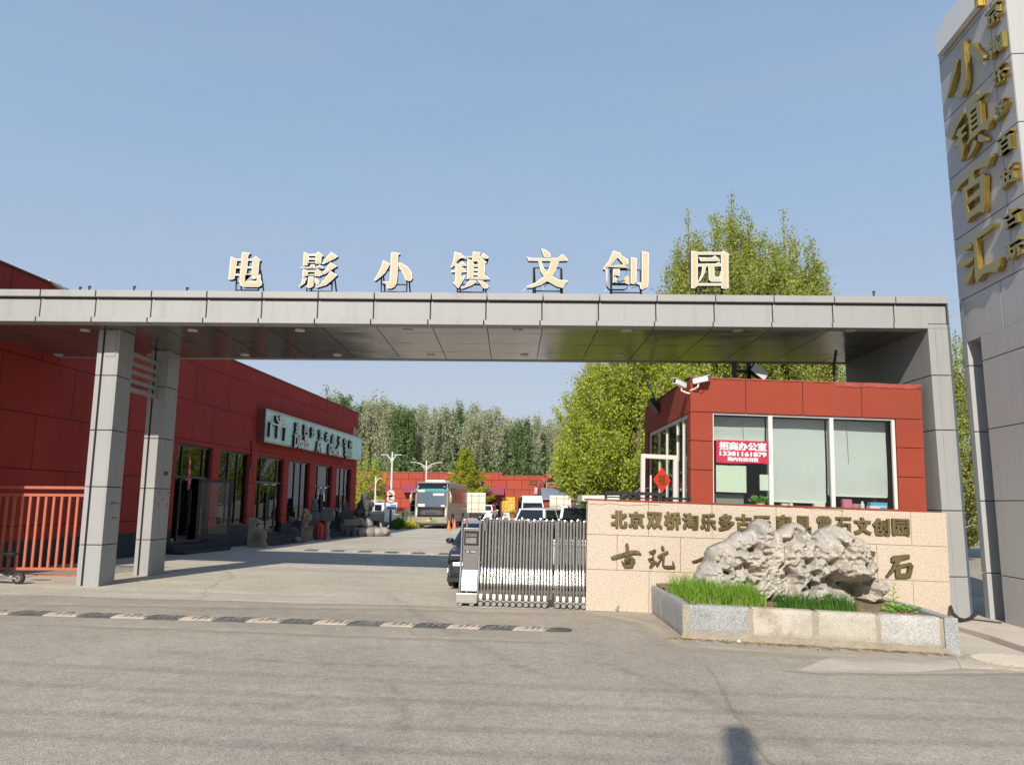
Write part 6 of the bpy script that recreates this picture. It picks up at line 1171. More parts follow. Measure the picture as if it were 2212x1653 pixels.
for i in range(12): 
    q = MB(); t = i / 11; q.tube([(w * t, -.42, z0_ + .02), (.1 + (w - 2.3) * t, 4.5, z1_ + .02)], .02, 4); q.build('roof_rib', mat('grey_metal_roof', (.30, .32, .35), .45, .4), T)

# ---------------------------------------------------------------- vehicles
def car(name, label, M, L_, W_, H_, prof, belt, paint, cabw=.80, plates='front rear', group=None, wheel_r=.33, lights=True, rack=False, lens=None):
    """prof: lower body outline, then cabin outline, front towards -y"""
    T = thing(name, label, 'car' if name != 'van' else 'van', M, group); low, cab = prof
    low = [(y * L_ - L_ / 2, z) for y, z in low]; cab = [(y * L_ - L_ / 2, z) for y, z in cab]; hw = W_ / 2; zr = max(z for _, z in cab)
    def wx(z): return hw * (1 - (1 - cabw) * max(0, (z - belt)) / (zr - belt))
    q = MB(); n = len(low); nose = lambda y: .90 if (abs(y) > L_ / 2 - .12) else 1.0
    vs = [(-hw * nose(y), y, z) for y, z in low] + [(hw * nose(y), y, z) for y, z in low]; q.add(vs, [tuple(range(n)), tuple(range(2 * n - 1, n - 1, -1))] + [(i, i + n, (i + 1) % n + n, (i + 1) % n) for i in range(n)]); q.build('body', paint, T, bevel=.11)
    q = MB(); n = len(cab); vs = [(-wx(z), y, z) for y, z in cab] + [(wx(z), y, z) for y, z in cab]; q.add(vs, [tuple(range(n)), tuple(range(2 * n - 1, n - 1, -1))] + [(i, i + n, (i + 1) % n + n, (i + 1) % n) for i in range(n)]); q.build('cabin', paint, T, bevel=.04)
    def strip(nm, p, r, ins=.10, m=M_carg):
        (y0, z0), (y1, z1) = p, r; d = Vector((0, y1 - y0, z1 - z0)); nrm = Vector((0, -d.z, d.y)).normalized(); nrm = nrm if nrm.z > 0 else -nrm; g = MB(); f0, f1 = .10, .90
        def P(s, t): y = y0 + (y1 - y0) * t; z = z0 + (z1 - z0) * t; v = Vector((s * (wx(z) - ins), y, z)) + nrm * .012; return v
        g.add([P(-1, f0), P(1, f0), P(1, f1), P(-1, f1)], [(0, 1, 2, 3)]); g.build(nm, m, T)
    strip('windshield', cab[1], cab[2]); strip('rear_window', cab[-1], cab[-2])
    yf0, yf1 = cab[1][0] + .25, cab[2][0] + .12; yr1, yr0 = cab[-2][0] - .12, cab[-1][0] - .15; zb, zt = belt + .05, zr - .13
    k = 2 if L_ < 4.6 else 3
    for s in (-1, 1):
        for i in range(k):
            a, b = i / k + (.02 if i else 0), (i + 1) / k - (.02 if i < k - 1 else 0); g = MB(); pts = []
            for t, z, ya, yb2 in ((a, zb, yf0, yr0), (b, zb, yf0, yr0), (b, zt, yf1, yr1), (a, zt, yf1, yr1)): pts.append((s * (wx(z) + .012), ya + (yb2 - ya) * t, z))
            g.add(pts, [(0, 1, 2, 3) if s > 0 else (3, 2, 1, 0)]); g.build('side_window', M_carg, T)
        for y in (-L_ * .31, L_ * .29):
            g = MB(); x = s * (hw - .10); g.tube([(x - .1, y, wheel_r), (x - .08, y, wheel_r), (x + .10, y, wheel_r), (x + .115, y, wheel_r)], [wheel_r * .9, wheel_r, wheel_r, wheel_r * .9], 20); w_ = g.build('wheel', M_rubber, T, True); g = MB(); g.tube([(x - .118 * (s < 0) , y, wheel_r), (x + .122 * (s > 0) + .0, y, wheel_r)], wheel_r * .62, 14); g.build('rim', mat('alloy', (.35, .35, .35), .3, .8), w_)
        g = MB(); g.ell((s * (hw + .09), cab[1][0] + .35, belt + .07), (.11, .06, .08), 8); g.build('mirror', paint, T, True)
        g = MB(); g.box(s * hw * .55, s * hw * .86, -L_ / 2 - .015, -L_ / 2 + .1, .66, .80); g.build('headlight', lens or M_clear, T, bevel=.03)
        g = MB(); g.box(s * hw * .70, s * hw * .915, L_ / 2 - .1, L_ / 2 + .012, belt - .22, belt - .02); g.build('tail_light', M_redlens, T, bevel=.02)
        if rack: g = MB(); g.tube([(s * hw * .7, cab[2][0] + .2, zr + .01), (s * hw * .7, cab[2][0] + .35, zr + .06), (s * hw * .7, cab[-2][0] - .3, zr + .06), (s * hw * .7, cab[-2][0] - .1, zr + .01)], .02, 6); g.build('roof_rail', M_black, T)
    g = MB(); g.box(-hw * .55, hw * .55, -L_ / 2 - .012, -L_ / 2 + .05, .42, .62); g.build('grille', M_black, T)
    for yy in (-L_ / 2 - .02, L_ / 2 + .005): g = MB(); g.box(-.22, .22, yy, yy + .015, .44 if yy < 0 else belt - .26, .56 if yy < 0 else belt - .13); g.build('licence_plate', M_blue, T)
    g = MB(); g.box(-hw * .92, hw * .92, -L_ / 2 + .03, L_ / 2 - .03, .2, .30); g.build('sill', M_rubber, T)
    return T
SUV = ([(0, .30), (1, .30), (1, .95), (.97, 1.0), (.30, 1.0), (.06, .92), (0, .72)], [(.22, .98), (.23, .99), (.38, 1.62), (.60, 1.70), (.92, 1.64), (.985, .99)])
SED = ([(0, .28), (1, .28), (1, .9), (.97, .95), (.30, .93), (.05, .78), (0, .6)], [(.25, .92), (.26, .93), (.42, 1.42), (.58, 1.46), (.76, 1.40), (.94, .95)])
VAN = ([(0, .32), (1, .32), (1, 1.0), (.98, 1.05), (.18, 1.05), (.04, .95), (0, .75)], [(.14, 1.03), (.145, 1.04), (.27, 1.82), (.34, 1.90), (.96, 1.90), (.99, 1.04)])
HIV = ([(0, .35), (1, .35), (1, 1.2), (.99, 1.3), (.16, 1.3), (.05, 1.18), (0, .9)], [(.08, 1.28), (.09, 1.30), (.22, 2.0), (.29, 2.55), (.98, 2.6), (1.0, 1.3)])
def gp(px, py, Y=None):
    if Y is None: return gnd(px, py)
    p = at(px, py, Y); return Vector((p.x, Y, gz(p.x, Y)))
def RM(P, deg): return Matrix.Translation(P) @ Matrix.Rotation(math.radians(deg), 4, 'Z')
LOW = ([(0, .28), (1, .28), (1, .9), (.97, .95), (.31, .95), (.10, .86), (.01, .66)], [(.24, .93), (.245, .94), (.42, 1.42), (.58, 1.48), (.88, 1.42), (.98, .95)])
Pk = gp(1069, 1265, 19.7); car('parked_car', 'glossy black car nosing out from behind the gate head', RM(Pk, -4), 4.7, 1.86, 1.5, LOW, .95, M_cark, .78, lens=mat('smoked_lens', (.03, .03, .035), .3, spec=.3))
car('parked_car', 'small white hatchback parked before the far glass doors beneath the awning', RM(gp(1054, 1110, 87), 172), 4.2, 1.75, 1.5, SUV, 1.0, M_carw)
car('van', 'tall white high roof van facing the gate', RM(gp(1147, 1100, 70), 3), 5.6, 2.0, 2.6, HIV, 1.3, M_carw, .86, wheel_r=.36)
car('parked_car', 'white sport utility car turned to show its rear and blue number plate', RM(gp(1184, 1110, 44), 150), 4.5, 1.85, 1.68, SUV, 1.0, M_carw, rack=True)
car('van', 'white minivan with dark windows parked behind the end of the granite wall', RM(gp(1262, 1110, 31), 172), 4.6, 1.75, 1.9, VAN, 1.05, M_carw, .84)
car('parked_car', 'white saloon car with a black roof close behind the folded gate', RM(gp(1228, 1110, 22.5), 78), 4.7, 1.85, 1.5, SED, .95, M_carw, rack=True)
car('parked_car', 'white saloon standing in the sun beyond the guardhouse', RM(Vector((7.0, 33, 0)), 80), 4.6, 1.8, 1.5, SED, .95, M_carw)
car('van', 'white minivan parked farther back beyond the guardhouse', RM(Vector((8.0, 41, 0)), 85), 4.6, 1.75, 1.9, VAN, 1.05, M_carw, .84)
# coach
PB_ = gp(930, 1142, 57.5); BU = thing('coach', 'gold and black touring coach parked facing the gate', 'coach', RM(PB_, -math.degrees(AD) + 0.5))
bl, bw_, bh_ = 11.5, 1.25, 3.42
q = MB(); pr = [(0.02, .35), (bl, .35), (bl, bh_ - .25), (bl - .25, bh_), (.75, bh_), (.55, bh_ - .06), (.30, 2.95), (.10, 1.40), (0, .95)]
n = len(pr); q.add([(-bw_, y, z) for y, z in pr] + [(bw_, y, z) for y, z in pr], [tuple(range(n)), tuple(range(2 * n - 1, n - 1, -1))] + [(i, i + n, (i + 1) % n + n, (i + 1) % n) for i in range(n)]); q.build('body', mat('coach_champagne', (.36, .30, .22), .45, .25, spec=.3), BU, bevel=.12)
def face(nm, x0, x1, z0, z1, m, off=.02, yy=None):
    def Y(z):
        for (ya, za), (yb, zb_) in zip(pr[4:][::-1], pr[4:][::-1][1:]):
            if za <= z <= zb_: return ya + (yb - ya) * (z - za) / (zb_ - za)
        return 0
    K = 8; vs = []; g = MB()
    for k in range(K + 1):
        z = z0 + (z1 - z0) * k / K
        for i in range(9): u = x0 + (x1 - x0) * i / 8; vs.append((u, Y(z) - off + .09 * max(0, (abs(u) / bw_ - .9) / .1) ** 2, z))
    g.add(vs, [(k * 9 + i, k * 9 + i + 1, (k + 1) * 9 + i + 1, (k + 1) * 9 + i) for k in range(K) for i in range(8)]); return g.build(nm, m, BU, True)
face('front_mask', -1.24, 1.24, .88, 1.57, mat('gloss_black', (.006, .006, .007), .35, spec=.15), .025)
face('roof_mask', -1.22, 1.22, 2.94, 3.34, mat('gloss_black_blue', (.010, .012, .022), .3, spec=.2), .03)
face('windshield', -1.12, 1.12, 1.58, 2.92, mat('coach_screen', (.10, .13, .165), .12, spec=.5), .03)
face('screen_tint', -1.10, 1.10, 2.72, 2.91, mat('screen_teal', (.05, .30, .28), .2), .036)
for a, b, c, d in ((-1.0, -.5, 1.60, 1.80), (.72, 1.0, 1.60, 1.72), (.1, .9, 2.42, 2.58), (-1.05, -.55, 2.68, 2.82)): face('window_card', a, b, c, d, M_offw, .042)
face('chrome_trim', -1.0, 1.0, .865, .885, M_chrome, .03)
for s in (-1, 1):
    face('headlight', s * 1.2, s * .80, .68, .85, M_clear, .03)
    g = MB(); g.tube([(s * 1.15, .25, 2.75), (s * 1.42, -.15, 2.65), (s * 1.48, -.2, 2.3)], .05, 6); g.ell((s * 1.48, -.2, 2.2), (.12, .12, .36), 10); g.build('mirror', mat('mirror_shell', (.42, .36, .28), .3, .3), BU, True)
    g = MB(); g.tube([(s * .15, -.03, 1.5), (s * .9, -.05, 1.42)], .018, 5); g.build('wiper', M_black, BU)
    for y in (2.55, 8.6):
        g = MB(); x = s * 1.1; g.tube([(x - .15, y, .5), (x + .15, y, .5)], .5, 22); w_ = g.build('wheel', M_rubber, BU, True); g = MB(); g.tube([(x - .16 * (s < 0), y, .5), (x + .165 * (s > 0), y, .5)], .28, 14); g.build('rim', M_chrome, w_)
        g = MB(); g.box(s * 1.252, s * 1.256, y - .62, y + .62, .35, 1.05); g.build('wheel_arch', M_dark, BU)
    g = MB(); g.box(s * 1.252, s * 1.27, 1.3, 11.2, 1.85, 3.0); g.build('side_window', mat('coach_glass', (.018, .022, .026), .12, spec=.4), BU)
    for i in range(7): g = MB(); g.box(s * 1.271, s * 1.276, 1.3 + 1.4 * i + 1.38, 1.3 + 1.4 * i + 1.42, 1.85, 3.0); g.build('window_post', M_black, BU)
    g = MB(); g.box(s * 1.252, s * 1.262, .5, 11.3, 1.36, 1.42); g.box(s * 1.252, s * 1.262, 3.4, 7.8, .72, .74); g.build('side_trim', M_chrome, BU)
    g = MB(); g.box(s * .9, s * 1.02, -.01, .2, 3.02, 3.1); g.build('marker_lamp', M_clear, BU)
g = MB(); g.prism([(-.85, bh_ - .02), (.85, bh_ - .02), (.7, bh_ + .2), (-.7, bh_ + .2)], 1.6, 4.4); g.build('roof_unit', M_offw, BU, bevel=.06)
g = MB(); g.box(-.05, .42, -.035, .02, .52, .66); pl = g.build('licence_plate', mat('plate_green', (.03, .30, .10), .5), BU); g = MB(); g.box(-.3, -.05, -.035, .02, .52, .66); g.build('licence_plate', mat('plate_yellow', (.62, .42, .03), .5), BU)
g = MB(); put_text(g, 'FOTON', -.4, .4, 1.08, 1.16, -.0, .01, .03); g.build('lettering', M_chrome, BU); g = MB(); put_loops(g, [[(0, .82), (.09, .75), (0, .68), (-.09, .75)]], -.07, .03); g.build('emblem', mat('badge_violet', (.12, .07, .16), .3, .6), BU)
g = MB(); g.box(-1.1, 1.1, .1, bl - .1, .22, .36); g.build('underside', M_rubber, BU)
# pickup truck with rack by the rock
PT = gp(812, 1140, 56); PK = thing('pickup_truck', 'white crew cab pickup with a rack and grey sided load bed seen from behind', 'pickup truck', RM(PT, 166))
q = MB(); q.prism([(-.85, .45), (.85, .45), (.85, 1.0), (.8, 1.05), (-.8, 1.05), (-.85, 1.0)], -2.4, -.1); q.build('bonnet', M_carw, PK, bevel=.05); q = MB(); q.box(-.84, .84, -1.2, .5, .5, 1.15); q.add([(-.82, -1.2, 1.15), (.82, -1.2, 1.15), (.82, .5, 1.15), (-.82, .5, 1.15), (-.7, -.6, 1.85), (.7, -.6, 1.85), (.7, .45, 1.85), (-.7, .45, 1.85)], [(4, 5, 6, 7), (0, 1, 5, 4), (1, 2, 6, 5), (2, 3, 7, 6), (3, 0, 4, 7)]); q.build('cab', M_carw, PK, bevel=.04)
for a, b in ((-.6, -.08), (.08, .6)): q = MB(); q.box(a, b, .48, .51, 1.3, 1.72); q.build('rear_window', M_carg, PK)
M_bed = mat('grey_green_bed', (.20, .22, .19), .7, var=.2)
q = MB(); q.box(-.86, .86, .55, 2.5, .62, .70); q.box(-.86, -.82, .55, 2.5, .70, 1.12); q.box(.82, .86, .55, 2.5, .70, 1.12); q.build('load_bed', M_bed, PK); q = MB(); q.box(-.82, .82, 2.46, 2.51, .70, 1.12); q.build('tailgate', M_bed, PK)
q = MB()
for i in range(9): q.box(-.78 + .19 * i, -.75 + .19 * i, 2.511, 2.53, .72, 1.10)
q.build('tailgate_rib', M_offw, PK)
q = MB()
for x in (-.8, 0, .8): q.tube([(x, .56, .7), (x, .56, 2.0)], .025, 6)
for z in (1.25, 2.0): q.tube([(-.8, .56, z), (.8, .56, z)], .025, 6)
q.tube([(-.75, .56, 2.0), (-.75, -.8, 1.98)], .025, 6); q.tube([(.75, .56, 2.0), (.75, -.8, 1.98)], .025, 6); q.build('rack', M_white, PK)
for x in (-.74, .74):
    for y in (-1.6, 1.6): q = MB(); q.tube([(x - .11, y, .33), (x + .11, y, .33)], .33, 18); q.build('wheel', M_rubber, PK, True)
    q = MB(); q.box(x - .08, x + .08, 2.5, 2.54, .48, .6); q.build('tail_light', M_redlens, PK)
# box trucks
def box_truck(label, M, L_, W_, H_, z0, txt=None):
    T = thing('box_truck', label, 'truck', M); q = MB(); q.box(-W_, W_, 0, L_, z0, H_); q.build('cargo_box', M_offw, T, bevel=.03); q = MB(); q.box(-W_ + .06, -.02, L_, L_ + .03, z0 + .1, H_ - .1); q.box(.02, W_ - .06, L_, L_ + .03, z0 + .1, H_ - .1); d_ = q.build('rear_door', mat('truck_cream', (.62, .58, .47), .5), T)
    q = MB()
    for x in (-.35, .35):
        q.tube([(x, L_ + .05, z0 + .05), (x, L_ + .05, H_ - .05)], .02, 6)
    for z in (z0 + .3, (z0 + H_) / 2, H_ - .3): q.box(-W_ + .05, W_ - .05, L_ + .03, L_ + .045, z, z + .03)
    q.build('lock_bar', M_chrome, d_)
    q = MB(); q.box(-W_ * .92, W_ * .92, -1.7, -.1, .5, 2.0); q.build('cab', M_carw, T, bevel=.08); q = MB(); q.box(-W_ * .8, W_ * .8, -1.72, -1.69, 1.2, 1.85); q.build('windshield', M_carg, T); q = MB(); q.box(-.4, .4, -.1, L_, .5, z0); q.build('chassis', M_rubber, T)
    for s in (-1, 1):
        for y in (-1, L_ - 1.2): q = MB(); q.tube([(s * (W_ - .25), y, .4), (s * (W_ - .02), y, .4)], .4, 18); q.build('wheel', M_rubber, T, True)
        q = MB(); q.box(s * (W_ - .25), s * (W_ - .05), L_, L_ + .03, z0 - .18, z0 - .05); q.build('tail_light', M_redlens, T)
    if txt: q = MB(); put_text(q, txt, -W_ * .75, W_ * .75, z0 + .3, z0 + .62, 0, .01, .03, Matrix.Translation((0, L_ + .04, 0)) @ Matrix.Rotation(math.pi, 4, 'Z')); q.build('lettering', mat('truck_blue', (.03, .18, .35), .5), d_)
    return T
box_truck('grey and white box truck parked right behind the coach', RM(gp(1024, 1100, 79.5), 184), 4.6, 1.0, 2.85, .95)
box_truck('cream box truck with blue lettering on its rear doors by the grey roofed shed', RM(gp(1211, 1100, 79), 176), 4.2, 1.02, 2.65, .9, 'WOO 拖·运')
# traffic cones
C0 = thing('traffic_cone', 'orange traffic cone beside the front wheel of the coach', 'traffic cone', Matrix.Translation(gp(969.5, 1146)), 'orange cones beside the coach')
q = MB(); q.tube([(0, 0, .03), (0, 0, .68), (0, 0, .70)], [.155, .035, .02], 16); q.build('cone', M_orange, C0, True); q = MB(); q.box(-.2, .2, -.2, .2, 0, .035); q.build('base', mat('cone_base', (.3, .08, .04), .8), C0)
for (px, py), lb in zip(((981.5, 1142), (1003.5, 1139), (1020, 1135.5)), ('faded orange traffic cone halfway along the side of the coach', 'orange traffic cone near the rear wheel of the coach', 'orange traffic cone beside the box truck behind the coach')): dup(C0, Matrix.Translation(gp(px, py)), lb, 'orange cones beside the coach')
# street lamps
def lamp(px, pyb, Y, pyt, label, arms, sign=False):
    P = gp(px, pyb, Y) if Y else gnd(px, pyb); Y = P.y; top = at(px, pyt, Y).z - P.z; T = thing('street_lamp', label, 'street lamp', Matrix.Translation(P), 'white street lamps in the yard')
    q = MB(); q.tube([(0, 0, 1.55 if sign else 0), (0, 0, top)], [.085, .06], 12); q.build('pole', M_white, T, True)
    if sign: q = MB(); q.tube([(0, 0, 0), (0, 0, 1.55)], .09, 12); q.build('pole_base', mat('lamp_blue', (.02, .07, .30), .5), T, True)
    for s, ln in arms:
        q = MB(); q.tube([(0, 0, top - .75), (s * ln * .35, 0, top - .42), (s * ln * .7, 0, top - .28), (s * ln, 0, top - .22)], [.05, .045, .04, .03], 8)
        if ln > .9: q.tube([(0, 0, top - .95), (s * ln * .4, 0, top - .55)], .03, 6)
        q.build('arm', M_white, T, True)
        q = MB(); q.box(s * ln - .28, s * ln + .28, -.1, .1, top - .25, top - .19); q.build('lamp_head', M_white, T, bevel=.02)
    return T, P, top
LT, LP, _ = lamp(842.5, 1144, None, 976, 'white and blue lamp post carrying round traffic signs beside the bush', ((-1, .55), (1, .4)), True)
lamp(919, 1100, 74, 994, 'white twin armed lamp post rising behind the coach', ((-1, 1.25), (1, 1.25)))
lamp(991, 1100, 98, 1018, 'white twin armed lamp post in front of the yellow green larch', ((-1, 1.2), (1, 1.2)))
lamp(1036.5, 1100, 97, 1035, 'slim white lamp post at the far red wall by the awning', ((-1, .4), (1, .3)))
lamp(809.5, 1100, 74, 1029, 'slim white lamp post behind the white pickup', ((1, .35),))
def round_sign(pyc, txt, label):
    z = at(843.5, pyc, LP.y).z - LP.z; T = thing('traffic_sign', label, 'traffic sign', Matrix.Translation(LP + Vector((.0, -.12, z))), 'round red rimmed signs on the lamp post')
    q = MB(); q.tube([(0, 0, 0), (0, .02, 0)], .33, 24); q.build('rim', mat('sign_red', (.5, .04, .03), .5), T); q = MB(); q.tube([(0, -.004, 0), (0, 0, 0)], .26, 24); q.build('plate', M_white, T)
    q = MB()
    if txt: put_text(q, txt, -.17, .02, -.14, .14, -.009, .004, .04); put_text(q, 'km', .04, .2, -.13, -.02, -.009, .004, .03)
    else: put_loops(q, [[(-.16, .06), (-.02, .09), (.15, -.06), (.12, -.1), (-.02, .0), (-.1, -.03), (-.17, .0)]], -.009, .004)
    q.build('symbol', M_black, T); 
    if not txt: q = MB(); q.prism([(-.20, .17), (-.17, .2), (.2, -.17), (.17, -.2)], -.014, -.010); q.build('bar', mat('sign_red', (.5, .04, .03), .5), T)
round_sign(1066.5, None, 'round no horn sign with a black horn struck out in red'); round_sign(1077, '5', 'round speed limit sign reading five kilometres')
zb_ = at(845, 1093, LP.y).z - LP.z; T = thing('direction_sign', 'small blue and white parking direction sign below the round signs', 'traffic sign', Matrix.Translation(LP + Vector((.05, -.12, zb_)))); q = MB(); q.box(-.36, .42, 0, .02, -.26, .26); q.build('plate', M_white, T); q = MB(); q.box(-.28, .36, -.006, -.001, -.2, .0); q.box(-.05, .36, -.007, -.001, .01, .1); q.build('symbol', mat('sign_blue', (.05, .22, .45), .5), T)
# green fence, standing stones
pf = gp(855, 1123, 63); T = thing('green_fence', 'green welded mesh fence panels between the standing stones and the coach', 'fence', Matrix.Translation(pf)); M_gf = mat('fence_green', (.02, .14, .06), .5)
wf = 42 / FPX * 63
for i, x in enumerate(np.linspace(0, wf, 5)): q = MB(); q.box(x - .04, x + .04, -.04, .04, 0, 1.35 if i % 2 == 0 else 1.15); q.build('post', M_gf, T)
q = MB()
for z in (.1, .6, 1.15): q.box(0, wf, -.015, .015, z - .02, z + .02)
for x in np.arange(.1, wf, .12): q.box(x - .01, x + .01, -.01, .01, .1, 1.15)
q.build('mesh_panel', M_gf, T)
def mono(px, pyb, pyt, Y, w, m, label, lean=0, seed=1):
    P = gp(px, pyb, Y); h = at(px, pyt, Y).z - P.z; q = craggy('s', None, lambda d: (d.x * w * (1 - .5 * max(0, d.z)) + lean * d.z, d.y * w * .6, d.z * h / 2 + h / 2 - .05), seed, 26, w * .22, 1.2); tag(q.build('standing_stone', m, smooth=True, world=Matrix.Translation(P)), label, 'standing stone', 'standing stones in the yard')
mono(833, 1142, 1083, 59, .42, M_stone, 'grey craggy standing stone between the pickup and the lamp post', .1, 2.2); mono(846, 1126, 1071, 66, .36, M_carvedb, 'tall tan pointed standing stone behind the lamp post', 0, 4.1); mono(812, 1120, 1068, 78, .42, M_carvedb, 'small tan pointed stone rising behind the pickup rack', 0, 6.3)
# ---------------------------------------------------------------- trees and shrubs
nr = np.random.default_rng(11)
def leaf_mesh(name, C_, size, m, parent, flat=.0, elong=.6):
    C_ = np.asarray(C_, float); n = len(C_); a = nr.normal(size=(n, 3)); a[:, 2] *= 1 - flat; a /= np.linalg.norm(a, axis=1)[:, None]; r = nr.normal(size=(n, 3)); b = np.cross(a, r); b /= np.linalg.norm(b, axis=1)[:, None]
    s = (size * nr.uniform(.55, 1.3, n))[:, None]; V = np.stack([C_ - a * s, C_ + b * s * elong, C_ + a * s, C_ - b * s * elong], 1).reshape(-1, 3)
    me = bpy.data.meshes.new(name); me.vertices.add(4 * n); me.vertices.foreach_set('co', V.ravel()); me.loops.add(4 * n); me.loops.foreach_set('vertex_index', np.arange(4 * n)); me.polygons.add(n); me.polygons.foreach_set('loop_start', np.arange(0, 4 * n, 4)); me.update(calc_edges=True); me.materials.append(m)
    o = bpy.data.objects.new(name, me); COL.objects.link(o); o.parent = parent; return o
def branchy(H, Wd, clear, nl, seed, up=1.0, shape=None, tr=.16, leaf_n=60, spread=.16, twigs=6, bare=0.0, lean_top=.35):
    rng = random.Random(seed); wood = MB(); pts = []
    lead = []; x = y = 0.0
    for i in range(9):
        t = i / 8; lead.append((x, y, H * t * .98)); x += rng.gauss(0, .012 * H * .3); y += rng.gauss(0, .012 * H * .3)
    wood.tube(lead, [tr * (1 - .93 * i / 8) for i in range(9)], 7)
    def lp(h): t = max(0, min(.999, h / (H * .98))) * 8; i = int(t); f = t - i; return Vector(lead[i]).lerp(Vector(lead[i + 1]), f)
    for k in range(nl):
        f = clear + (1 - clear) * ((k + rng.random()) / nl) ** 1.0; h0 = f * H * .93; az = k * 2.39996 + rng.gauss(0, .3); R_ = Wd / 2 * (shape(f) if shape else 1 - .75 * f) * rng.uniform(.72, 1.12)
        rise = R_ * up * rng.uniform(.8, 1.35) + .25; base = lp(h0); rise = min(rise, max(.15, (H * rng.uniform(.84, 1.0) - base.z) * (1 if R_ < .5 else (1 - .22 * R_ / (Wd / 2)))));d = Vector((math.cos(az), math.sin(az), 0)); P = []
        for j in range(6): s = j / 5; P.append(base + d * (R_ * (1 - (1 - s) ** 1.7)) + Vector((0, 0, rise * s ** 1.25)) + Vector((rng.gauss(0, .05), rng.gauss(0, .05), 0)) * s)
        r0 = tr * .42 * (1 - .6 * f); wood.tube(P, [r0 * (1 - .85 * j / 5) + .006 for j in range(6)], 5)
        segs = [(P[j], P[j + 1]) for j in range(1, 5)]
        for w in range(twigs):
            t = rng.uniform(.25, .95) * 5; i = int(t); b0 = P[i].lerp(P[min(5, i + 1)], t - i); L_ = R_ * rng.uniform(.22, .5) + .25; a2 = az + rng.gauss(0, 1.1); e = b0 + Vector((math.cos(a2) * L_ * .55, math.sin(a2) * L_ * .55, L_ * lean_top * rng.uniform(.6, 2.4))); segs.append((b0, e))
            if rng.random() < .6: wood.tube([b0, e], [.012, .005], 4)
        if rng.random() < bare: continue
        tot = sum((b - a).length for a, b in segs); 
        for a, b in segs:
            m_ = max(2, int(leaf_n * (b - a).length)); tt = np.array([rng.random() for _ in range(m_)])[:, None]; A_ = np.array(a)[None] + (np.array(b) - np.array(a))[None] * tt; pts.append(A_ + nr.normal(size=(m_, 3)) * spread)
    # leader tip
    tt = nr.uniform(.7, 1.0, (int(leaf_n * H * .3), 1)); base = np.array([lp(H * .98 * v[0]) for v in tt]); pts.append(base + nr.normal(size=base.shape) * spread)
    return wood, np.concatenate(pts)
def spired(H, Rm, clear, nl, seed, leaf_n=110, spread=.09, tr=.2, low=.35, power=1.25, drop=.5):
    """trunk with steep limbs that each end in their own leafy spire under a cone shaped envelope"""
    rng = random.Random(seed); wood = MB(); pts = []; lead = []; x = y = 0.0
    for i in range(9): lead.append((x, y, H * i / 8 * .985)); x += rng.gauss(0, .05); y += rng.gauss(0, .05)
    wood.tube(lead, [tr * (1 - .94 * i / 8) for i in range(9)], 7)
    def lp(h): t = max(0, min(.999, h / (H * .985))) * 8; i = int(t); return Vector(lead[i]).lerp(Vector(lead[i + 1]), t - i)
    for k in range(nl):
        az = k * 2.39996 + rng.gauss(0, .25); low_ = rng.random() < low; r = Rm * (rng.uniform(.75, 1.08) if low_ else math.sqrt(rng.uniform(.02, 1.0)))
        env = H * (1 - drop * min(1.1, r / Rm) ** 1.5); ze = env * (rng.uniform(.42, .8) if low_ else rng.uniform(.80, 1.0)); h0 = max(clear * H * rng.uniform(.8, 1.3), ze - rng.uniform(2.2, 5.0) * H / 14); h0 = min(h0, ze - .6); base = lp(h0); d = Vector((math.cos(az), math.sin(az), 0)); P = []
        for j in range(8): s = j / 7; P.append(base + d * (r * (1 - (1 - s) ** 2.1)) + Vector((0, 0, (ze - h0) * s ** 1.12)) + Vector((rng.gauss(0, .05), rng.gauss(0, .05), 0)) * s)
        r0 = tr * .34 * (1.1 - h0 / H); wood.tube(P, [r0 * (1 - .9 * j / 7) + .006 for j in range(8)], 5); dens = rng.uniform(.55, 1.15); segs = [(P[j], P[j + 1], 1.0 if j < 6 else .6) for j in range(1, 7)]
        for w in range(11):
            t = rng.uniform(.18, .9) * 7; i = int(t); b0 = P[i].lerp(P[min(7, i + 1)], t - i); L_ = rng.uniform(.3, .85) * H / 14; a2 = rng.uniform(0, 6.283); e = b0 + Vector((math.cos(a2) * L_ * .42, math.sin(a2) * L_ * .42, L_ * rng.uniform(.5, 1.1))); segs.append((b0, e, .8))
            if rng.random() < .5: wood.tube([b0, e], [.012, .004], 4)
        for a, b, q_ in segs:
            m_ = max(2, int(leaf_n * dens * q_ * (b - a).length)); tt = np.array([rng.random() for _ in range(m_)])[:, None]; pts.append(np.array(a)[None] + (np.array(b) - np.array(a))[None] * tt + nr.normal(size=(m_, 3)) * spread)
    tt = nr.uniform(.6, 1.0, int(leaf_n * H * .3)); pts.append(np.array([lp(H * .985 * v) for v in tt]) + nr.normal(size=(len(tt), 3)) * spread * .8)
    return wood, np.concatenate(pts)
M_gk = leaf_mat('ginkgo_leaf', (.25, .30, .045), (.47, .51, .11), .44); M_gk2 = leaf_mat('ginkgo_leaf_fresh', (.28, .355, .03), (.52, .57, .08), .44); M_larch = leaf_mat('larch_leaf', (.25, .29, .015), (.42, .45, .04), .4)
M_pop = leaf_mat('poplar_leaf', (.085, .14, .04), (.19, .27, .10), .35); M_popp = leaf_mat('pale_poplar_leaf', (.29, .32, .18), (.50, .53, .35), .4)
gshape = lambda f: (1.0 - .80 * max(0, (f - .35) / .65) ** 1.2) * (.75 + .25 * min(1, f / .3))
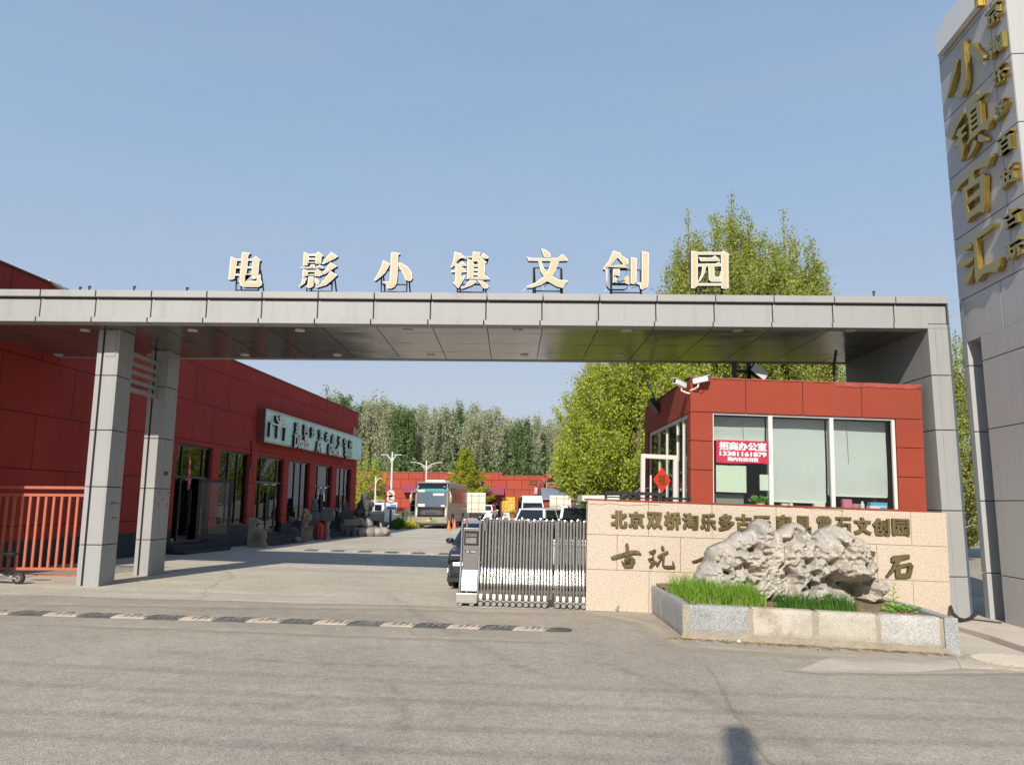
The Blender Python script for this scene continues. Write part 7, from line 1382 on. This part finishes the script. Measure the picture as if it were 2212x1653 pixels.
def ginkgo(label, x, y, H, Wd, seed, m, clear=.16, nl=60, leaf_n=90, size=.05, group='ginkgo trees behind the guardhouse', nm='ginkgo_tree', sp=.09, low=.35, drop=.5):
    T = thing(nm, label, 'tree', Matrix.Translation((x, y, gz(x, y))), group); w, P = spired(H, Wd / 2, clear, nl, seed, leaf_n, sp, .2, low, 1.25, drop); w.build('trunk', M_bark, T, True); leaf_mesh('crown', P, size, m, T); return T
def topz(px, py, Y): return at(px, py, Y).z
def gx_(px, Y): return at(px, 1085, Y).x
ginkgo('tall spired yellow green ginkgo rising above the canopy behind the last rooftop character', gx_(1600, 30), 30, topz(1590, 396, 30), 5.6, 3, M_gk, .14, 150, 120, sp=.11, low=.22, drop=.30)
ginkgo('ginkgo whose spire reaches the sky nearest the sign tower', gx_(1722, 31), 31, topz(1722, 428, 31), 4.2, 8, M_gk, .14, 105, 115, sp=.11, low=.25, drop=.30)
ginkgo('ginkgo with the lower pointed top beside the tall spired one', gx_(1502, 31.5), 31.5, topz(1490, 438, 31.5), 2.7, 21, M_gk, .16, 70, 105, sp=.11, low=.22, drop=.28)
ginkgo('small ginkgo spire lowest on the tower side of the group', gx_(1786, 31), 31, topz(1795, 505, 31), 1.9, 28, M_gk, .16, 48, 100, sp=.11, low=.25, drop=.25)
ginkgo('broad bright ginkgo with forked trunks just past the open white door', gx_(1380, 28), 28, topz(1340, 640, 28), 5.6, 5, M_gk2, .17, 170, 150, sp=.13, low=.5, drop=.36)
ginkgo('fresh green ginkgo overhanging the parked white vans', gx_(1297, 36), 36, topz(1262, 740, 36), 4.4, 13, M_gk2, .2, 120, 135, sp=.13, low=.5, drop=.34)
ginkgo('ginkgo filling the gap between the guardhouse roof and the canopy soffit', gx_(1480, 36), 36, topz(1480, 600, 36), 6.0, 34, M_gk2, .12, 130, 110, sp=.13, low=.4, drop=.3)
ginkgo('ginkgo seen over the guardhouse roof towards the canopy pier', gx_(1730, 38), 38, topz(1720, 665, 38), 6.4, 37, M_gk, .12, 110, 100, sp=.13, low=.4, drop=.3)
ginkgo('ginkgo seen in the slit between the canopy pier and the sign tower', gx_(2068, 33), 33, topz(2068, 655, 33), 6.0, 55, M_gk, .03, 150, 110, sp=.14, low=.6, drop=.3)
ginkgo('sparse young ginkgo at the corner of the long shop building', gx_(790, 84), 84, topz(788, 962, 84), 5.2, 17, M_gk2, .15, 60, 45, .09, 'small yellow green trees at the far wall', 'young_ginkgo', .15, .5, .5)
T = thing('larch_tree', 'yellow green feathery larch in front of the far red wall', 'tree', Matrix.Translation((gx_(1003, 95.5), 95.5, 0)), 'small yellow green trees at the far wall'); w, P = branchy(topz(1003, 966, 95.5), 7.4, .12, 54, 4, .35, lambda f: 1.05 - .95 * f, .16, 46, .12, 8, lean_top=.25); w.build('trunk', M_bark, T, True); leaf_mesh('crown', P, .10, M_larch, T)
# poplars behind the far building: four kinds, each copied along the row
protos = []
pshape = lambda f: .55 + .55 * math.sin(min(1, f * 1.15) * 2.6)
for i, (m, nl, ln, bare, seed) in enumerate(((M_popp, 46, 10, .12, 31), (M_pop, 44, 16, .0, 32), (M_popp, 52, 7.5, .3, 33), (M_pop, 50, 12, .05, 36), (M_popp, 46, 12, .05, 35))):
    T = thing('poplar_tree', '', 'tree', Matrix.Translation((0, 0, 0)), 'poplars in the row behind the far building'); w, P = branchy(20.5, 4.8, .14, nl, seed, 2.3, pshape, .24, ln * 1.5, .3, 6, bare, 1.2); w.build('trunk', M_pbark, T); leaf_mesh('crown', P, .19, m, T); protos.append(T)
rp = random.Random(5); kinds_ = [0, 4, 2, 0, 1, 3, 0, 4, 2, 0, 1, 4, 2, 0, 3, 0, 4, 2, 0, 4, 3, 2, 0, 4, 2, 3]; used = set()
words_ = ['pale half bare', 'dense dark green', 'silvery bare branched', 'leafy mid green', 'pale grey green']; ords = 'first second third fourth fifth sixth seventh eighth ninth tenth'.split(); cnt_ = {}
tops = [(640, 838), (700, 838), (760, 842), (820, 846), (880, 850), (940, 852), (1000, 862), (1060, 868), (1120, 874), (1180, 880), (1240, 890)]
wn = ['pale half bare', 'dark green', 'silvery bare', 'mid green', 'grey green']
for i in range(26):
    px = 628 + 24.5 * i + rp.uniform(-6, 6); Y = rp.choice((112, 118, 124)) + rp.uniform(-2, 2); k = kinds_[i]; pt = np.interp(px, [a for a, _ in tops], [b for _, b in tops]) + rp.uniform(16, 42); h = at(px, pt, Y).z; s = h / 20.5
    M_ = Matrix.Translation((at(px, 1085, Y).x, Y, 0)) @ Matrix.Rotation(rp.uniform(0, 6.28), 4, 'Z') @ Matrix.Diagonal((s * rp.uniform(.85, 1.15), s * rp.uniform(.85, 1.15), s, 1))
    cnt_[k] = cnt_.get(k, 0) + 1; lb = f'{words_[k]} poplar, {ords[cnt_[k] - 1]} of its kind counted from the shop building corner'
    if k not in used: used.add(k); protos[k].matrix_world = M_; protos[k]['label'] = lb
    else: dup(protos[k], M_, lb, 'poplars in the row behind the far building')
# trees across the yard on the sunny side, seen in the shop windows
for i, (x, y, H, s) in enumerate(((9.5, 47, 10, 71), (10.5, 58, 11, 72), (12, 68, 10, 73), (13, 79, 11, 74))):
    ginkgo(['ginkgo in the yard row second behind the guardhouse', 'ginkgo in the yard row third behind the guardhouse', 'ginkgo in the yard row fourth behind the guardhouse', 'ginkgo in the yard row last behind the guardhouse'][i], x, y, H, 6.0, s, M_gk2, .15, 60, 45, .10, sp=.16, low=.5, drop=.4)
# bush, flowers, shrubs
def shrub(nm, label, P, r, n, s, m, seed, stem=True):
    T = thing(nm, label, 'shrub', Matrix.Translation(P)); q = MB(); rg = random.Random(seed)
    for i in range(7): a = rg.uniform(0, 6.28); q.tube([(0, 0, 0), (math.cos(a) * r[0] * .4, math.sin(a) * r[1] * .4, r[2] * .8), (math.cos(a) * r[0] * .75, math.sin(a) * r[1] * .7, r[2] * 1.5)], [.03, .02, .008], 5)
    q.build('stem', M_bark, T); C_ = []
    for i in range(n):
        d = Vector((rg.gauss(0, 1), rg.gauss(0, 1), rg.gauss(0, 1))).normalized() * (rg.random() ** .33); f = 1 + .25 * mnoise.noise(d * 2.5 + Vector((seed, 0, 0))); C_.append((d.x * r[0] * f, d.y * r[1] * f, r[2] * 1.05 + d.z * r[2] * f))
    leaf_mesh('foliage', C_, s, m, T); return T
shrub('bush', 'rounded bright green bush at the foot of the blue and white lamp post', gp(859, 1144, 55), (.52, .45, .38), 1500, .075, leaf_mat('bush_leaf', (.05, .14, .02), (.18, .30, .04), .3), 2)
C_ = []; rg = random.Random(9); p0 = gp(884, 1139, 57.5)
q = MB(); yl = leaf_mat('yellow_blossom', (.45, .34, .01), (.65, .52, .03), .2)
for i in range(900): C_.append((rg.gauss(0, .36), rg.gauss(0, .5), abs(rg.gauss(.28, .17))))
T = thing('yellow_flowers', 'patch of bright yellow flowers between the bush and the coach', 'flowers', Matrix.Translation(p0)); leaf_mesh('blossom', C_, .06, yl, T); leaf_mesh('foliage', [(a * 1.1, b, max(.03, c * .5)) for a, b, c in C_[:450]], .07, M_leafp, T)
shrub('red_leaf_shrub', 'dark red leaved shrub against the far wall by the standing stones', gp(866, 1100, 80), (.75, .7, .65), 800, .11, leaf_mat('red_leaf', (.12, .02, .02), (.25, .05, .035), .2), 6)
shrub('blossom_shrub', 'small pink blossoming shrub beside the box truck', gp(1034, 1115, 90), (.5, .5, .75), 500, .11, leaf_mat('pink_blossom', (.30, .10, .14), (.45, .22, .26), .2), 8)
# band of undergrowth under the poplars
rg = np.random.default_rng(3); n = 9000; xs_ = rg.uniform(at(600, 1085, 108).x, at(1290, 1085, 108).x, n); zs_ = np.abs(rg.normal(3.5, 2.0, n)) + 1.0; o = leaf_mesh('undergrowth', np.stack([xs_, 108 + rg.normal(0, 1.0, n), zs_], 1), .3, M_pop, None); kind(o, 'stuff')
# dust and stray pebbles on the concrete
q = MB(); rg = random.Random(12)
for _ in range(260): 
    P = gnd(rg.uniform(0, 1500), rg.uniform(1230, 1330)); s = rg.uniform(.006, .02); o_ = len(q.v); q.add([(P.x - s, P.y, P.z + .006), (P.x, P.y - s, P.z + .006), (P.x + s, P.y, P.z + .006), (P.x, P.y + s, P.z + .006), (P.x, P.y, P.z + .006 + s)], [(0, 1, 4), (1, 2, 4), (2, 3, 4), (3, 0, 4)])
kind(q.build('gravel', M_stone), 'stuff')
